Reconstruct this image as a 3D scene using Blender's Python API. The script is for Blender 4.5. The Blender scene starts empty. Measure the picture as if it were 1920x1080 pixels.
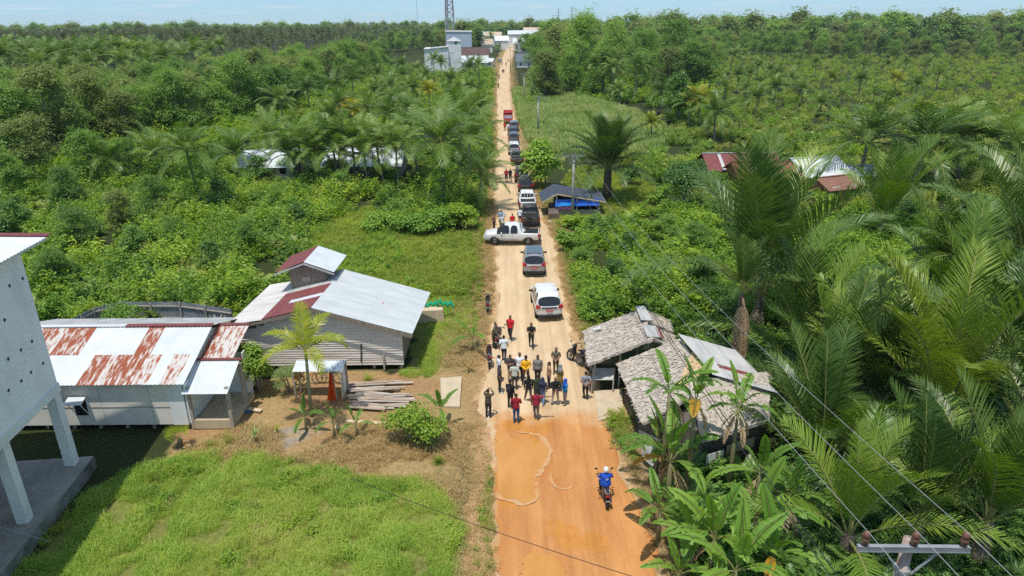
import bpy, bmesh, math, random
import numpy as np
from mathutils import Vector, Matrix, Euler

random.seed(11)
rng = np.random.default_rng(11)
C = bpy.context.scene.collection
R = math.radians
PI = math.pi

# ------------------------------------------------------------------ camera
CAM_H, FPX, PITCH, ROLL = 19.0, 1274.0, R(21.3), R(-0.5)
cd = bpy.data.cameras.new('camera')
cam = bpy.data.objects.new('camera', cd)
C.objects.link(cam)
cd.sensor_width = 36.0
cd.lens = 36.0 * FPX / 1920.0
cd.clip_start = 0.5
cd.clip_end = 20000
_sp, _cp = math.sin(PITCH), math.cos(PITCH)
_cr, _sr = math.cos(ROLL), math.sin(ROLL)
cam_m = Matrix(((1, 0, 0), (0, _sp, -_cp), (0, _cp, _sp))) @ Matrix(((_cr, -_sr, 0), (_sr, _cr, 0), (0, 0, 1)))
cam.matrix_world = Matrix.Translation((0, 0, CAM_H)) @ cam_m.to_4x4()
bpy.context.scene.camera = cam


def ray(px, py):
    x, y = px - 960.0, 540.0 - py
    x, y = (_cr * x - _sr * y) / FPX, (_sr * x + _cr * y) / FPX
    return (x, _cp + y * _sp, -_sp + y * _cp)


def G(px, py, z=0.0):
    """ground point (height z) under a measured point of the survey photo"""
    r = ray(px, py)
    t = (z - CAM_H) / r[2]
    return Vector((r[0] * t, r[1] * t, z))


def PY(px, py, Y):
    r = ray(px, py)
    t = Y / r[1]
    return Vector((r[0] * t, Y, CAM_H + r[2] * t))


def to_px(x, y, z=0.0):
    """numpy: world -> photo pixels"""
    x = np.asarray(x, float); y = np.asarray(y, float); z = np.asarray(z, float) - CAM_H
    cx, cy, cz = x, y * _sp + z * _cp, y * _cp - z * _sp
    cz = np.maximum(cz, 0.5)
    u, v = cx / cz * FPX, cy / cz * FPX
    u, v = _cr * u + _sr * v, -_sr * u + _cr * v
    return 960 + u, 540 - v


def inpoly(px, py, poly):
    px = np.asarray(px); py = np.asarray(py)
    r = np.zeros(px.shape, bool)
    n = len(poly)
    for i in range(n):
        x1, y1 = poly[i]; x2, y2 = poly[(i + 1) % n]
        if y1 == y2:
            continue
        c = ((y1 > py) != (y2 > py)) & (px < (x2 - x1) * (py - y1) / (y2 - y1) + x1)
        r ^= c
    return r


def vnoise(x, y, s, seed=0):
    """cheap smooth value noise on numpy arrays, 0..1"""
    x = np.asarray(x, float) / s; y = np.asarray(y, float) / s
    xi = np.floor(x).astype(np.int64); yi = np.floor(y).astype(np.int64)
    fx = x - xi; fy = y - yi
    fx = fx * fx * (3 - 2 * fx); fy = fy * fy * (3 - 2 * fy)

    def h(a, b):
        n = (a * 374761393 + b * 668265263 + seed * 1442695041) & 0x7fffffff
        n = ((n ^ (n >> 13)) * 1274126177) & 0x7fffffff
        return ((n ^ (n >> 16)) & 0xffff) / 65535.0
    return (h(xi, yi) * (1 - fx) * (1 - fy) + h(xi + 1, yi) * fx * (1 - fy)
            + h(xi, yi + 1) * (1 - fx) * fy + h(xi + 1, yi + 1) * fx * fy)


# ------------------------------------------------------------------ materials
def _nodes(name):
    m = bpy.data.materials.new(name)
    m.use_nodes = True
    nt = m.node_tree
    b = nt.nodes['Principled BSDF']
    return m, nt, b


def mat(name, col, col2=None, scale=3.0, rough=0.7, bump=0.0, bscale=None, metal=0.0, spec=0.3, stretch=(1, 1, 1),
        lo=0.35, hi=0.65, detail=6.0, coat=0.0):
    m, nt, b = _nodes(name)
    N, L = nt.nodes, nt.links
    b.inputs['Roughness'].default_value = rough
    b.inputs['Metallic'].default_value = metal
    b.inputs['Specular IOR Level'].default_value = spec
    b.inputs['Coat Weight'].default_value = coat
    b.inputs['Base Color'].default_value = (*col, 1)
    if col2 is None and bump == 0:
        return m
    tc = N.new('ShaderNodeTexCoord')
    mp = N.new('ShaderNodeMapping'); mp.inputs['Scale'].default_value = stretch
    L.new(tc.outputs['Object'], mp.inputs['Vector'])
    if col2 is not None:
        n = N.new('ShaderNodeTexNoise')
        n.inputs['Scale'].default_value = scale; n.inputs['Detail'].default_value = detail
        n.inputs['Roughness'].default_value = 0.62
        L.new(mp.outputs['Vector'], n.inputs['Vector'])
        r = N.new('ShaderNodeValToRGB')
        r.color_ramp.elements[0].position = lo; r.color_ramp.elements[0].color = (*col, 1)
        r.color_ramp.elements[1].position = hi; r.color_ramp.elements[1].color = (*col2, 1)
        L.new(n.outputs['Fac'], r.inputs['Fac'])
        L.new(r.outputs['Color'], b.inputs['Base Color'])
    if bump:
        n2 = N.new('ShaderNodeTexNoise')
        n2.inputs['Scale'].default_value = bscale or scale * 3; n2.inputs['Detail'].default_value = 5
        L.new(mp.outputs['Vector'], n2.inputs['Vector'])
        bp = N.new('ShaderNodeBump'); bp.inputs['Strength'].default_value = bump; bp.inputs['Distance'].default_value = 0.03
        L.new(n2.outputs['Fac'], bp.inputs['Height'])
        L.new(bp.outputs['Normal'], b.inputs['Normal'])
    return m


def leaf_mat(name, cols, trans=0.3, rough=0.45, objvar=0.5, spec=0.35):
    """leaves: colour differs leaf by leaf and plant by plant; light shines through"""
    m, nt, b = _nodes(name)
    N, L = nt.nodes, nt.links
    g = N.new('ShaderNodeNewGeometry'); oi = N.new('ShaderNodeObjectInfo')
    mx = N.new('ShaderNodeMath'); mx.operation = 'MULTIPLY_ADD'
    L.new(oi.outputs['Random'], mx.inputs[0]); mx.inputs[1].default_value = objvar
    m2 = N.new('ShaderNodeMath'); m2.operation = 'MULTIPLY'; m2.inputs[1].default_value = 1 - objvar
    L.new(g.outputs['Random Per Island'], m2.inputs[0])
    L.new(m2.outputs[0], mx.inputs[2])
    ln_ = N.new('ShaderNodeTexNoise'); ln_.inputs['Scale'].default_value = .17; ln_.inputs['Detail'].default_value = 3
    L.new(oi.outputs['Location'], ln_.inputs['Vector'])
    l2 = N.new('ShaderNodeMapRange'); l2.inputs['From Min'].default_value = .3; l2.inputs['From Max'].default_value = .7
    l2.inputs['To Min'].default_value = -.3; l2.inputs['To Max'].default_value = .3
    L.new(ln_.outputs['Fac'], l2.inputs['Value'])
    ad = N.new('ShaderNodeMath'); ad.operation = 'ADD'; ad.use_clamp = True
    L.new(mx.outputs[0], ad.inputs[0]); L.new(l2.outputs['Result'], ad.inputs[1])
    mx = ad
    r = N.new('ShaderNodeValToRGB')
    el = r.color_ramp.elements
    while len(el) < len(cols):
        el.new(0.5)
    for i, c in enumerate(cols):
        el[i].position = i / max(1, len(cols) - 1); el[i].color = (*c, 1)
    L.new(mx.outputs[0], r.inputs['Fac'])
    L.new(r.outputs['Color'], b.inputs['Base Color'])
    b.inputs['Roughness'].default_value = rough
    b.inputs['Specular IOR Level'].default_value = spec
    t = N.new('ShaderNodeBsdfTranslucent')
    hs = N.new('ShaderNodeHueSaturation'); hs.inputs['Saturation'].default_value = 1.15; hs.inputs['Value'].default_value = 1.5
    L.new(r.outputs['Color'], hs.inputs['Color']); L.new(hs.outputs['Color'], t.inputs['Color'])
    ms = N.new('ShaderNodeMixShader'); ms.inputs['Fac'].default_value = trans
    L.new(b.outputs[0], ms.inputs[1]); L.new(t.outputs[0], ms.inputs[2])
    L.new(ms.outputs[0], N['Material Output'].inputs['Surface'])
    return m


# ------------------------------------------------------------------ meshes and objects
class MB:
    """collects shapes and links them as ONE mesh object"""
    def __init__(s):
        s.v = []; s.f = []; s.m = []

    def add(s, verts, faces, mi=0):
        o = len(s.v)
        s.v.extend([tuple(p) for p in verts])
        for f in faces:
            s.f.append(tuple(i + o for i in f)); s.m.append(mi)

    def box(s, c, d, rz=0.0, mi=0, taper=1.0):
        x, y, z = (k / 2 for k in d)
        cs, sn = math.cos(rz), math.sin(rz)
        vs = []
        for dz in (-z, z):
            t = 1.0 if dz < 0 else taper
            for dx, dy in ((-x, -y), (x, -y), (x, y), (-x, y)):
                vs.append((c[0] + (dx * cs - dy * sn) * t, c[1] + (dx * sn + dy * cs) * t, c[2] + dz))
        s.add(vs, [(3, 2, 1, 0), (4, 5, 6, 7), (0, 1, 5, 4), (1, 2, 6, 5), (2, 3, 7, 6), (3, 0, 4, 7)], mi)

    def slab(s, quad, th, mi=0):
        """thick plate from 4 corner points (counter-clockwise from above), thickness downwards along its normal"""
        q = [Vector(p) for p in quad]
        n = (q[1] - q[0]).cross(q[3] - q[0]).normalized() * th
        vs = q + [p - n for p in q]
        s.add(vs, [(0, 1, 2, 3), (7, 6, 5, 4), (0, 4, 5, 1), (1, 5, 6, 2), (2, 6, 7, 3), (3, 7, 4, 0)], mi)

    def poly(s, pts, h0, h1, mi=0):
        """vertical prism over a plan outline"""
        n = len(pts)
        vs = [(p[0], p[1], h0) for p in pts] + [(p[0], p[1], h1) for p in pts]
        fs = [tuple(range(n - 1, -1, -1)), tuple(range(n, 2 * n))]
        fs += [(i, (i + 1) % n, (i + 1) % n + n, i + n) for i in range(n)]
        s.add(vs, fs, mi)

    def tube(s, pts, rad, n=8, mi=0, cap=True, squash=1.0):
        P = [Vector(p) for p in pts]
        if not hasattr(rad, '__len__'):
            rad = [rad] * len(P)
        rings = []
        up = Vector((0, 0, 1))
        ref = None
        for i, p in enumerate(P):
            t = (P[min(i + 1, len(P) - 1)] - P[max(i - 1, 0)])
            t = t.normalized() if t.length > 1e-9 else Vector((0, 0, 1))
            if ref is None:
                ref = Vector((1, 0, 0)) if abs(t.x) < 0.9 else Vector((0, 1, 0))
            a = (ref - t * ref.dot(t)).normalized(); b = t.cross(a)
            ref = a
            rx, ry = rad[i] if hasattr(rad[i], '__len__') else (rad[i], rad[i] * squash)
            rings.append([p + a * (rx * math.cos(2 * PI * k / n)) + b * (ry * math.sin(2 * PI * k / n)) for k in range(n)])
        vs = [q for r in rings for q in r]
        fs = []
        for i in range(len(P) - 1):
            for k in range(n):
                fs.append((i * n + k, i * n + (k + 1) % n, (i + 1) * n + (k + 1) % n, (i + 1) * n + k))
        if cap:
            fs.append(tuple(range(n - 1, -1, -1)))
            fs.append(tuple((len(P) - 1) * n + k for k in range(n)))
        s.add(vs, fs, mi)

    def bar(s, a, b, w, h=None, mi=0):
        """square bar between two points"""
        a = Vector(a); b = Vector(b); h = h or w
        t = (b - a).normalized()
        u = t.cross(Vector((0, 0, 1)))
        u = u.normalized() if u.length > 1e-4 else Vector((1, 0, 0))
        v = u.cross(t)
        vs = [p + u * (sx * w / 2) + v * (sy * h / 2) for p in (a, b) for sx, sy in ((-1, -1), (1, -1), (1, 1), (-1, 1))]
        s.add(vs, [(3, 2, 1, 0), (4, 5, 6, 7), (0, 1, 5, 4), (1, 2, 6, 5), (2, 3, 7, 6), (3, 0, 4, 7)], mi)

    def ell(s, c, r, n=10, k=6, mi=0):
        vs = [(c[0], c[1], c[2] - r[2])]
        for j in range(1, k):
            a = -PI / 2 + PI * j / k
            for i in range(n):
                b = 2 * PI * i / n
                vs.append((c[0] + r[0] * math.cos(a) * math.cos(b), c[1] + r[1] * math.cos(a) * math.sin(b), c[2] + r[2] * math.sin(a)))
        vs.append((c[0], c[1], c[2] + r[2]))
        fs = [(0, 1 + (i + 1) % n, 1 + i) for i in range(n)]
        for j in range(k - 2):
            for i in range(n):
                fs.append((1 + j * n + i, 1 + j * n + (i + 1) % n, 1 + (j + 1) * n + (i + 1) % n, 1 + (j + 1) * n + i))
        t = len(vs) - 1; o = 1 + (k - 2) * n
        fs += [(o + i, o + (i + 1) % n, t) for i in range(n)]
        s.add(vs, fs, mi)

    def disc(s, c, axis, r, w, n=20, mi=0):
        a = Vector(axis).normalized() * (w / 2)
        s.tube([Vector(c) - a, Vector(c) + a], r, n, mi)

    def mesh(s, name, mats, smooth=False):
        me = bpy.data.meshes.new(name)
        me.from_pydata(s.v, [], s.f)
        for m in mats:
            me.materials.append(m)
        if len(mats) > 1:
            me.polygons.foreach_set('material_index', np.array(s.m, np.int32))
        if smooth:
            me.polygons.foreach_set('use_smooth', np.ones(len(s.f), bool))
        me.update()
        return me

    def build(s, name, mats, parent=None, smooth=False, label=None):
        if not isinstance(mats, (list, tuple)):
            mats = [mats]
        return link(name, s.mesh(name, mats, smooth), parent, label)


def link(name, me, parent=None, label=None):
    o = bpy.data.objects.new(name, me)
    C.objects.link(o)
    if parent is not None:
        o.parent = parent
    if label:
        o['label'] = label
    return o


def tag(o, label, cat, group=None, kind=None):
    if label: o['label'] = label
    if cat: o['category'] = cat
    if group: o['group'] = group
    if kind: o['kind'] = kind
    return o


def thing(name, label, cat, loc=(0, 0, 0), rz=0.0, group=None, scale=1.0):
    o = bpy.data.objects.new(name, None)
    C.objects.link(o)
    o.empty_display_size = 0.3
    o.location = loc; o.rotation_euler = (0, 0, rz)
    if scale != 1.0:
        o.scale = (scale,) * 3
    return tag(o, label, cat, group)


def struct(o):
    o['kind'] = 'structure'
    return o


def copy_tree(o, parent=None):
    c = o.copy(); C.objects.link(c)
    if parent is not None:
        c.parent = parent
    for ch in o.children:
        copy_tree(ch, c)
    return c


def grid_mesh(name, V, F, mats, mi=None, smooth=True):
    """fast numpy mesh: V (n,3), F (m,4) or (m,3)"""
    me = bpy.data.meshes.new(name)
    V = np.asarray(V, np.float32); F = np.asarray(F, np.int32)
    k = F.shape[1]
    me.vertices.add(len(V)); me.vertices.foreach_set('co', V.ravel())
    me.loops.add(F.size); me.loops.foreach_set('vertex_index', F.ravel())
    me.polygons.add(len(F))
    me.polygons.foreach_set('loop_start', np.arange(0, F.size, k, dtype=np.int32))
    me.polygons.foreach_set('loop_total', np.full(len(F), k, np.int32))
    for m in mats:
        me.materials.append(m)
    if mi is not None:
        me.polygons.foreach_set('material_index', np.asarray(mi, np.int32))
    me.polygons.foreach_set('use_smooth', np.full(len(F), smooth, bool))
    me.update(calc_edges=True)
    me.validate()
    return me


def corrugated(mb, p0, pu, pv, pitch=0.17, amp=0.018, pick=None, rows=1, th=0.012):
    """corrugated sheet roof: corner p0, ridge-wise edge vector pu, down-slope edge vector pv; pick(u, v) gives the material index"""
    p0 = Vector(p0); pu = Vector(pu); pv = Vector(pv)
    n = pu.cross(pv).normalized()
    if n.z < 0:
        n = -n
    nu = max(2, int(pu.length / pitch)) * 4
    for r in range(rows):
        v0, v1 = r / rows, (r + 1) / rows + (0.012 if r < rows - 1 else 0)
        lift = n * (0.006 * (rows - r))
        vs = []
        for i in range(nu + 1):
            u = i / nu
            h = n * (amp * math.cos(i * PI / 2)) + lift
            vs += [p0 + pu * u + pv * v0 + h, p0 + pu * u + pv * v1 + h,
                   p0 + pu * u + pv * v0 + h - n * th, p0 + pu * u + pv * v1 + h - n * th]
        for i in range(nu):
            mi = pick((i + 0.5) / nu, (v0 + v1) / 2) if pick else 0
            a, b = 4 * i, 4 * i + 4
            o = len(mb.v)
        o = len(mb.v)
        mb.v.extend([tuple(p) for p in vs])
        for i in range(nu):
            mi = pick((i + 0.5) / nu, (r + 0.5) / rows) if pick else 0
            a, b = o + 4 * i, o + 4 * i + 4
            for f in ((a, a + 1, b + 1, b), (a + 2, b + 2, b + 3, a + 3), (a, b, b + 2, a + 2), (a + 1, a + 3, b + 3, b + 1)):
                mb.f.append(f); mb.m.append(mi)
# ------------------------------------------------------------------ sky, sun, exposure
SUN_EL = R(74.5); SUN_DIR = Vector((0.44 * math.cos(SUN_EL), 0.898 * math.cos(SUN_EL), -math.sin(SUN_EL)))   # light travels this way
w = bpy.data.worlds.new('World'); bpy.context.scene.world = w
w.use_nodes = True
nt = w.node_tree; N, L = nt.nodes, nt.links
bg = N['Background']
sk = N.new('ShaderNodeTexSky'); sk.sky_type = 'NISHITA'; sk.sun_disc = False
sk.sun_elevation = SUN_EL
to_sun = -SUN_DIR
sk.sun_rotation = math.atan2(to_sun.x, to_sun.y)
sk.altitude = 20; sk.air_density = 1.0; sk.dust_density = 0.35; sk.ozone_density = 3.5
tc = N.new('ShaderNodeTexCoord'); lift = N.new('ShaderNodeVectorMath'); lift.operation = 'ADD'; lift.inputs[1].default_value = (0, 0, 0.12)
L.new(tc.outputs['Generated'], lift.inputs[0]); L.new(lift.outputs[0], sk.inputs['Vector']); sx = N.new('ShaderNodeSeparateXYZ'); L.new(tc.outputs['Generated'], sx.inputs[0])
zc = N.new('ShaderNodeMath'); zc.operation = 'MAXIMUM'; zc.inputs[1].default_value = 0.004; L.new(sx.outputs['Z'], zc.inputs[0])
za = N.new('ShaderNodeMath'); za.operation = 'ADD'; za.inputs[1].default_value = 0.03; L.new(zc.outputs[0], za.inputs[0])
dv = N.new('ShaderNodeVectorMath'); dv.operation = 'DIVIDE'
cb = N.new('ShaderNodeCombineXYZ')
for i in range(3): L.new(za.outputs[0], cb.inputs[i])
L.new(tc.outputs['Generated'], dv.inputs[0]); L.new(cb.outputs[0], dv.inputs[1])
cn = N.new('ShaderNodeTexNoise'); cn.inputs['Scale'].default_value = 0.85; cn.inputs['Detail'].default_value = 9; cn.inputs['Roughness'].default_value = 0.6
L.new(dv.outputs[0], cn.inputs['Vector'])
cr = N.new('ShaderNodeValToRGB'); cr.color_ramp.elements[0].position = 0.53; cr.color_ramp.elements[1].position = 0.76
cr.color_ramp.elements[0].color = (0, 0, 0, 1); cr.color_ramp.elements[1].color = (0.8, 0.8, 0.8, 1)
L.new(cn.outputs['Fac'], cr.inputs['Fac'])
mx = N.new('ShaderNodeMix'); mx.data_type = 'RGBA'
L.new(cr.outputs['Color'], mx.inputs['Factor']); wb = N.new('ShaderNodeMix'); wb.data_type = 'RGBA'; wb.blend_type = 'MULTIPLY'; wb.inputs['Factor'].default_value = 1; L.new(sk.outputs['Color'], wb.inputs['A']); wb.inputs['B'].default_value = (1.04, 1.08, 0.93, 1); L.new(wb.outputs['Result'], mx.inputs['A']); mx.inputs['B'].default_value = (5.0, 5.2, 5.4, 1)
L.new(mx.outputs['Result'], bg.inputs['Color'])
bg.inputs['Strength'].default_value = 0.15

sl = bpy.data.lights.new('sun', 'SUN'); so = bpy.data.objects.new('sun', sl); C.objects.link(so)
sl.energy = 3.75; sl.angle = R(0.53); sl.color = (1.0, 0.945, 0.86)
so.rotation_euler = SUN_DIR.to_track_quat('-Z', 'Y').to_euler()
so.location = (-40, -40, 90)
vs = bpy.context.scene.view_settings
vs.view_transform = 'Standard'; vs.look = 'None'; vs.gamma = 1.0; vs.exposure = 0.12; vs.use_curve_mapping = False
cy = bpy.context.scene.cycles
cy.max_bounces = 8; cy.diffuse_bounces = 3; cy.glossy_bounces = 3; cy.transmission_bounces = 4; cy.transparent_max_bounces = 8; cy.volume_bounces = 0
cy.use_denoising = False; cy.use_adaptive_sampling = False; cy.sample_clamp_indirect = 4.0

# ------------------------------------------------------------------ measured outlines (photo survey, on the ground)
ROAD = [(1500, 935, 1380), (1300, 932, 1320), (1180, 930, 1280), (1080, 930, 1245), (1000, 925, 1215), (930, 925, 1195), (870, 922, 1170), (800, 908, 1140),
        (740, 900, 1118), (690, 905, 1088), (640, 915, 1076), (607, 922, 1068), (560, 928, 1060), (520, 930, 1048), (460, 928, 1040), (400, 929, 1012),
        (330, 930, 986), (280, 932, 974), (240, 933, 968), (200, 933, 959), (170, 932, 955), (140, 936, 955), (115, 940, 957),
        (100, 946, 962), (88, 952, 966), (76, 962, 972), (66, 968, 976)]
L_ED = [G(l, y) for y, l, r in ROAD]; R_ED = [G(r, y) for y, l, r in ROAD]


def edge_x(ed, Y):
    ys = np.array([p.y for p in ed]); xs = np.array([p.x for p in ed])
    return np.interp(Y, ys, xs)


LAWN = [(-400, 1400), (20, 1085), (170, 925), (225, 890), (310, 862), (420, 850), (560, 862), (680, 900), (790, 900), (850, 940), (872, 1000), (868, 1090), (860, 1400)]
YARD = [(330, 850), (330, 800), (430, 740), (560, 690), (660, 690), (760, 700), (830, 700), (905, 690), (905, 800), (860, 860), (800, 905), (690, 900), (560, 862), (420, 845)]
SIDE_GRASS = [(770, 560), (880, 555), (885, 600), (840, 660), (800, 720), (750, 710), (770, 640)]
FIELD_L = [(545, 560), (590, 430), (690, 390), (760, 440), (880, 440), (893, 500), (880, 556), (790, 560), (640, 560)]
REEDS = [(958, 165), (1010, 168), (1100, 185), (1190, 210), (1260, 250), (1230, 290), (1130, 290), (1010, 290), (985, 250), (968, 210)]
CLEAR_R = [(1040, 420), (1060, 330), (1090, 310), (1230, 345), (1235, 395), (1130, 425)]

# ------------------------------------------------------------------ ground sheet


def axis(a, b, step, lim0, lim1, grow):
    xs = list(np.arange(a, b, step))
    s = step
    lo = [xs[0]]
    while lo[-1] > lim0:
        s *= grow; lo.append(lo[-1] - s)
    s = step
    hi = [xs[-1]]
    while hi[-1] < lim1:
        s *= grow; hi.append(hi[-1] + s)
    return np.array(lo[:0:-1] + xs + hi[1:])


gx = axis(-24, 14, 0.25, -9000, 9000, 1.06)
gy = axis(12, 50, 0.25, -200, 14000, 1.03)
X, Y = np.meshgrid(gx, gy)
xr, yr = X.ravel(), Y.ravel()
Z = (vnoise(xr, yr, 2.3, 3) - 0.5) * 0.10 + (vnoise(xr, yr, 0.7, 4) - 0.5) * 0.04
exl, exr = edge_x(L_ED, yr), edge_x(R_ED, yr)
inroad = (xr > exl - 0.6) & (xr < exr + 0.6) & (yr < 900)
Z = np.where(inroad, -0.06, Z - 0.03)
px, py = to_px(xr, yr)
jx = px + (vnoise(xr, yr, 0.9, 5) - 0.5) * 40; jy = py + (vnoise(xr, yr, 0.8, 6) - 0.5) * 24
n1 = vnoise(xr, yr, 1.6, 8); n2 = vnoise(xr, yr, 0.5, 9); n3 = vnoise(xr, yr, 14, 10)
col = np.zeros((len(xr), 3))
forest = np.array([0.030, 0.040, 0.015]); scrub = np.array([0.050, 0.066, 0.020]); lawn = np.array([0.18, 0.21, 0.045])  # forest and scrub soil painted extra dark, standing in for shadow between bushes
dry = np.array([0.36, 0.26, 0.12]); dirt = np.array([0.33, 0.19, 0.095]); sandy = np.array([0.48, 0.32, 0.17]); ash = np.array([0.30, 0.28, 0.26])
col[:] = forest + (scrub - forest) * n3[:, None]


def paint(mask, c, k=None):
    k = np.ones(len(xr)) if k is None else np.clip(k, 0, 1)
    k = (k * mask)[:, None]
    col[:] = col * (1 - k) + c * k


vis = (yr > 8)
paint(inpoly(jx, jy, FIELD_L) & vis, lawn * 1.1)
paint(inpoly(jx, jy, SIDE_GRASS) & vis, lawn)
paint(inpoly(jx, jy, REEDS) & vis, np.array([0.17, 0.19, 0.06]))
paint(inpoly(jx, jy, CLEAR_R) & vis, lawn * 1.05)
dl = exl - xr; dr = xr - exr                       # metres outside the road
near = (yr < 600)
paint((dl > -0.5) & (dl < 3.0 + 1.5 * n1) & near & (yr > 28), dry, 0.95 - 0.12 * dl + 0.4 * (n2 - 0.5))
paint((dr > -0.5) & (dr < 1.7 + 1.2 * n1) & near & (yr > 36), dry, 0.95 - 0.3 * dr + 0.4 * (n2 - 0.5))
paint((dl > -0.5) & (dl < 0.55 * n1 + 0.1) & near, sandy); paint((dr > -0.5) & (dr < 0.45 * n1 + 0.1) & near, sandy)
paint(inpoly(jx, jy, YARD) & vis, dirt + (dry - dirt) * n1[:, None])
paint(inpoly(jx, jy, [(300, 890), (330, 838), (560, 845), (700, 850), (840, 850), (880, 900), (800, 930), (690, 905), (560, 872), (400, 850)]) & vis, dry * 0.95, 0.45 + 0.7 * n2)
paint(inpoly(jx, jy, [(420, 830), (560, 800), (690, 800), (700, 845), (560, 855)]) & vis, ash, 1.6 * (n1 - 0.35) + (n2 - 0.5))
paint(inpoly(jx, jy, LAWN) & vis, lawn + (np.array([0.17, 0.17, 0.05]) - lawn) * (n1 * n2)[:, None] * 1.6)
paint(inpoly(jx, jy, [(868, 1200), (872, 1000), (885, 870), (905, 800), (945, 800), (925, 900), (925, 1200)]) & vis, dry * 1.05, 0.6 + 0.5 * n2)
paint(inpoly(jx, jy, [(1140, 800), (1190, 900), (1240, 1050), (1290, 1200), (1420, 1200), (1300, 900), (1180, 760)]) & vis, np.array([0.30, 0.21, 0.12]), 0.5 + n2)
paint(inpoly(jx, jy, [(1100, 745), (1180, 720), (1200, 780), (1140, 800)]) & vis, sandy)
me = bpy.data.meshes.new('ground')
nx, ny = len(gx), len(gy)
idx = (np.arange(ny - 1)[:, None] * nx + np.arange(nx - 1)[None]).ravel()
F = np.stack([idx, idx + 1, idx + nx + 1, idx + nx], 1)


def ground_mat():
    m, nt, b = _nodes('ground_soil')
    N, L = nt.nodes, nt.links
    a = N.new('ShaderNodeAttribute'); a.attribute_name = 'soil'
    tc = N.new('ShaderNodeTexCoord')
    n = N.new('ShaderNodeTexNoise'); n.inputs['Scale'].default_value = 5; n.inputs['Detail'].default_value = 8; n.inputs['Roughness'].default_value = 0.7
    L.new(tc.outputs['Object'], n.inputs['Vector'])
    mr = N.new('ShaderNodeMapRange'); mr.inputs['From Min'].default_value = 0.3; mr.inputs['From Max'].default_value = 0.7
    mr.inputs['To Min'].default_value = 0.62; mr.inputs['To Max'].default_value = 1.3
    L.new(n.outputs['Fac'], mr.inputs['Value'])
    mm = N.new('ShaderNodeMix'); mm.data_type = 'RGBA'; mm.blend_type = 'MULTIPLY'; mm.inputs['Factor'].default_value = 1
    L.new(a.outputs['Color'], mm.inputs['A']); L.new(mr.outputs['Result'], mm.inputs['B'])
    L.new(mm.outputs['Result'], b.inputs['Base Color'])
    b.inputs['Roughness'].default_value = 0.95; b.inputs['Specular IOR Level'].default_value = 0.1
    bp = N.new('ShaderNodeBump'); bp.inputs['Strength'].default_value = 0.7; bp.inputs['Distance'].default_value = 0.06
    L.new(n.outputs['Fac'], bp.inputs['Height']); L.new(bp.outputs['Normal'], b.inputs['Normal'])
    return m


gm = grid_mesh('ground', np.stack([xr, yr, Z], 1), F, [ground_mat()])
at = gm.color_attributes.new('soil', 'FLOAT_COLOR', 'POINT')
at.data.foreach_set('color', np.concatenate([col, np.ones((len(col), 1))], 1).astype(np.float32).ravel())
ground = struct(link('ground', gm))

# ------------------------------------------------------------------ dirt road
rows = []
Yc = 14.0
ys = []
while Yc < 640:
    ys.append(Yc); Yc += max(0.35, Yc * 0.006)
ys = np.array(ys)
NX = 61
el = edge_x(L_ED, ys) + (vnoise(ys, ys * 0, 1.3, 21) - 0.5) * 0.9 + (vnoise(ys, ys * 0, 0.5, 22) - 0.5) * 0.35
er = edge_x(R_ED, ys) + (vnoise(ys, ys * 0, 1.5, 23) - 0.5) * 0.8 + (vnoise(ys, ys * 0, 0.5, 24) - 0.5) * 0.3
t = np.linspace(0, 1, NX)
RX = el[:, None] + (er - el)[:, None] * t[None]
RY = np.repeat(ys[:, None], NX, 1)
dip = np.minimum(t, 1 - t)[None] * 2
RZ = 0.012 + 0.035 * np.minimum(dip * 4, 1) + (vnoise(RX, RY, 1.1, 25) - 0.5) * 0.03
for c_, w_, d_ in ((.30, .035, .03), (.47, .04, .025), (.62, .035, .03), (.78, .04, .02)):   # worn wheel ruts
    cc = c_ + .05 * (vnoise(ys, ys * 0, 6.0, int(c_ * 100)) - .5)
    RZ -= d_ * np.exp(-((t[None] - cc[:, None]) / w_) ** 2) * np.where(ys[:, None] < 60, .7 + .5 * vnoise(ys, ys * 0, 3.0, 29)[:, None], .4)
RZ[:, 0] = -0.05; RZ[:, -1] = -0.05
idx = (np.arange(len(ys) - 1)[:, None] * NX + np.arange(NX - 1)[None]).ravel()


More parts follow.
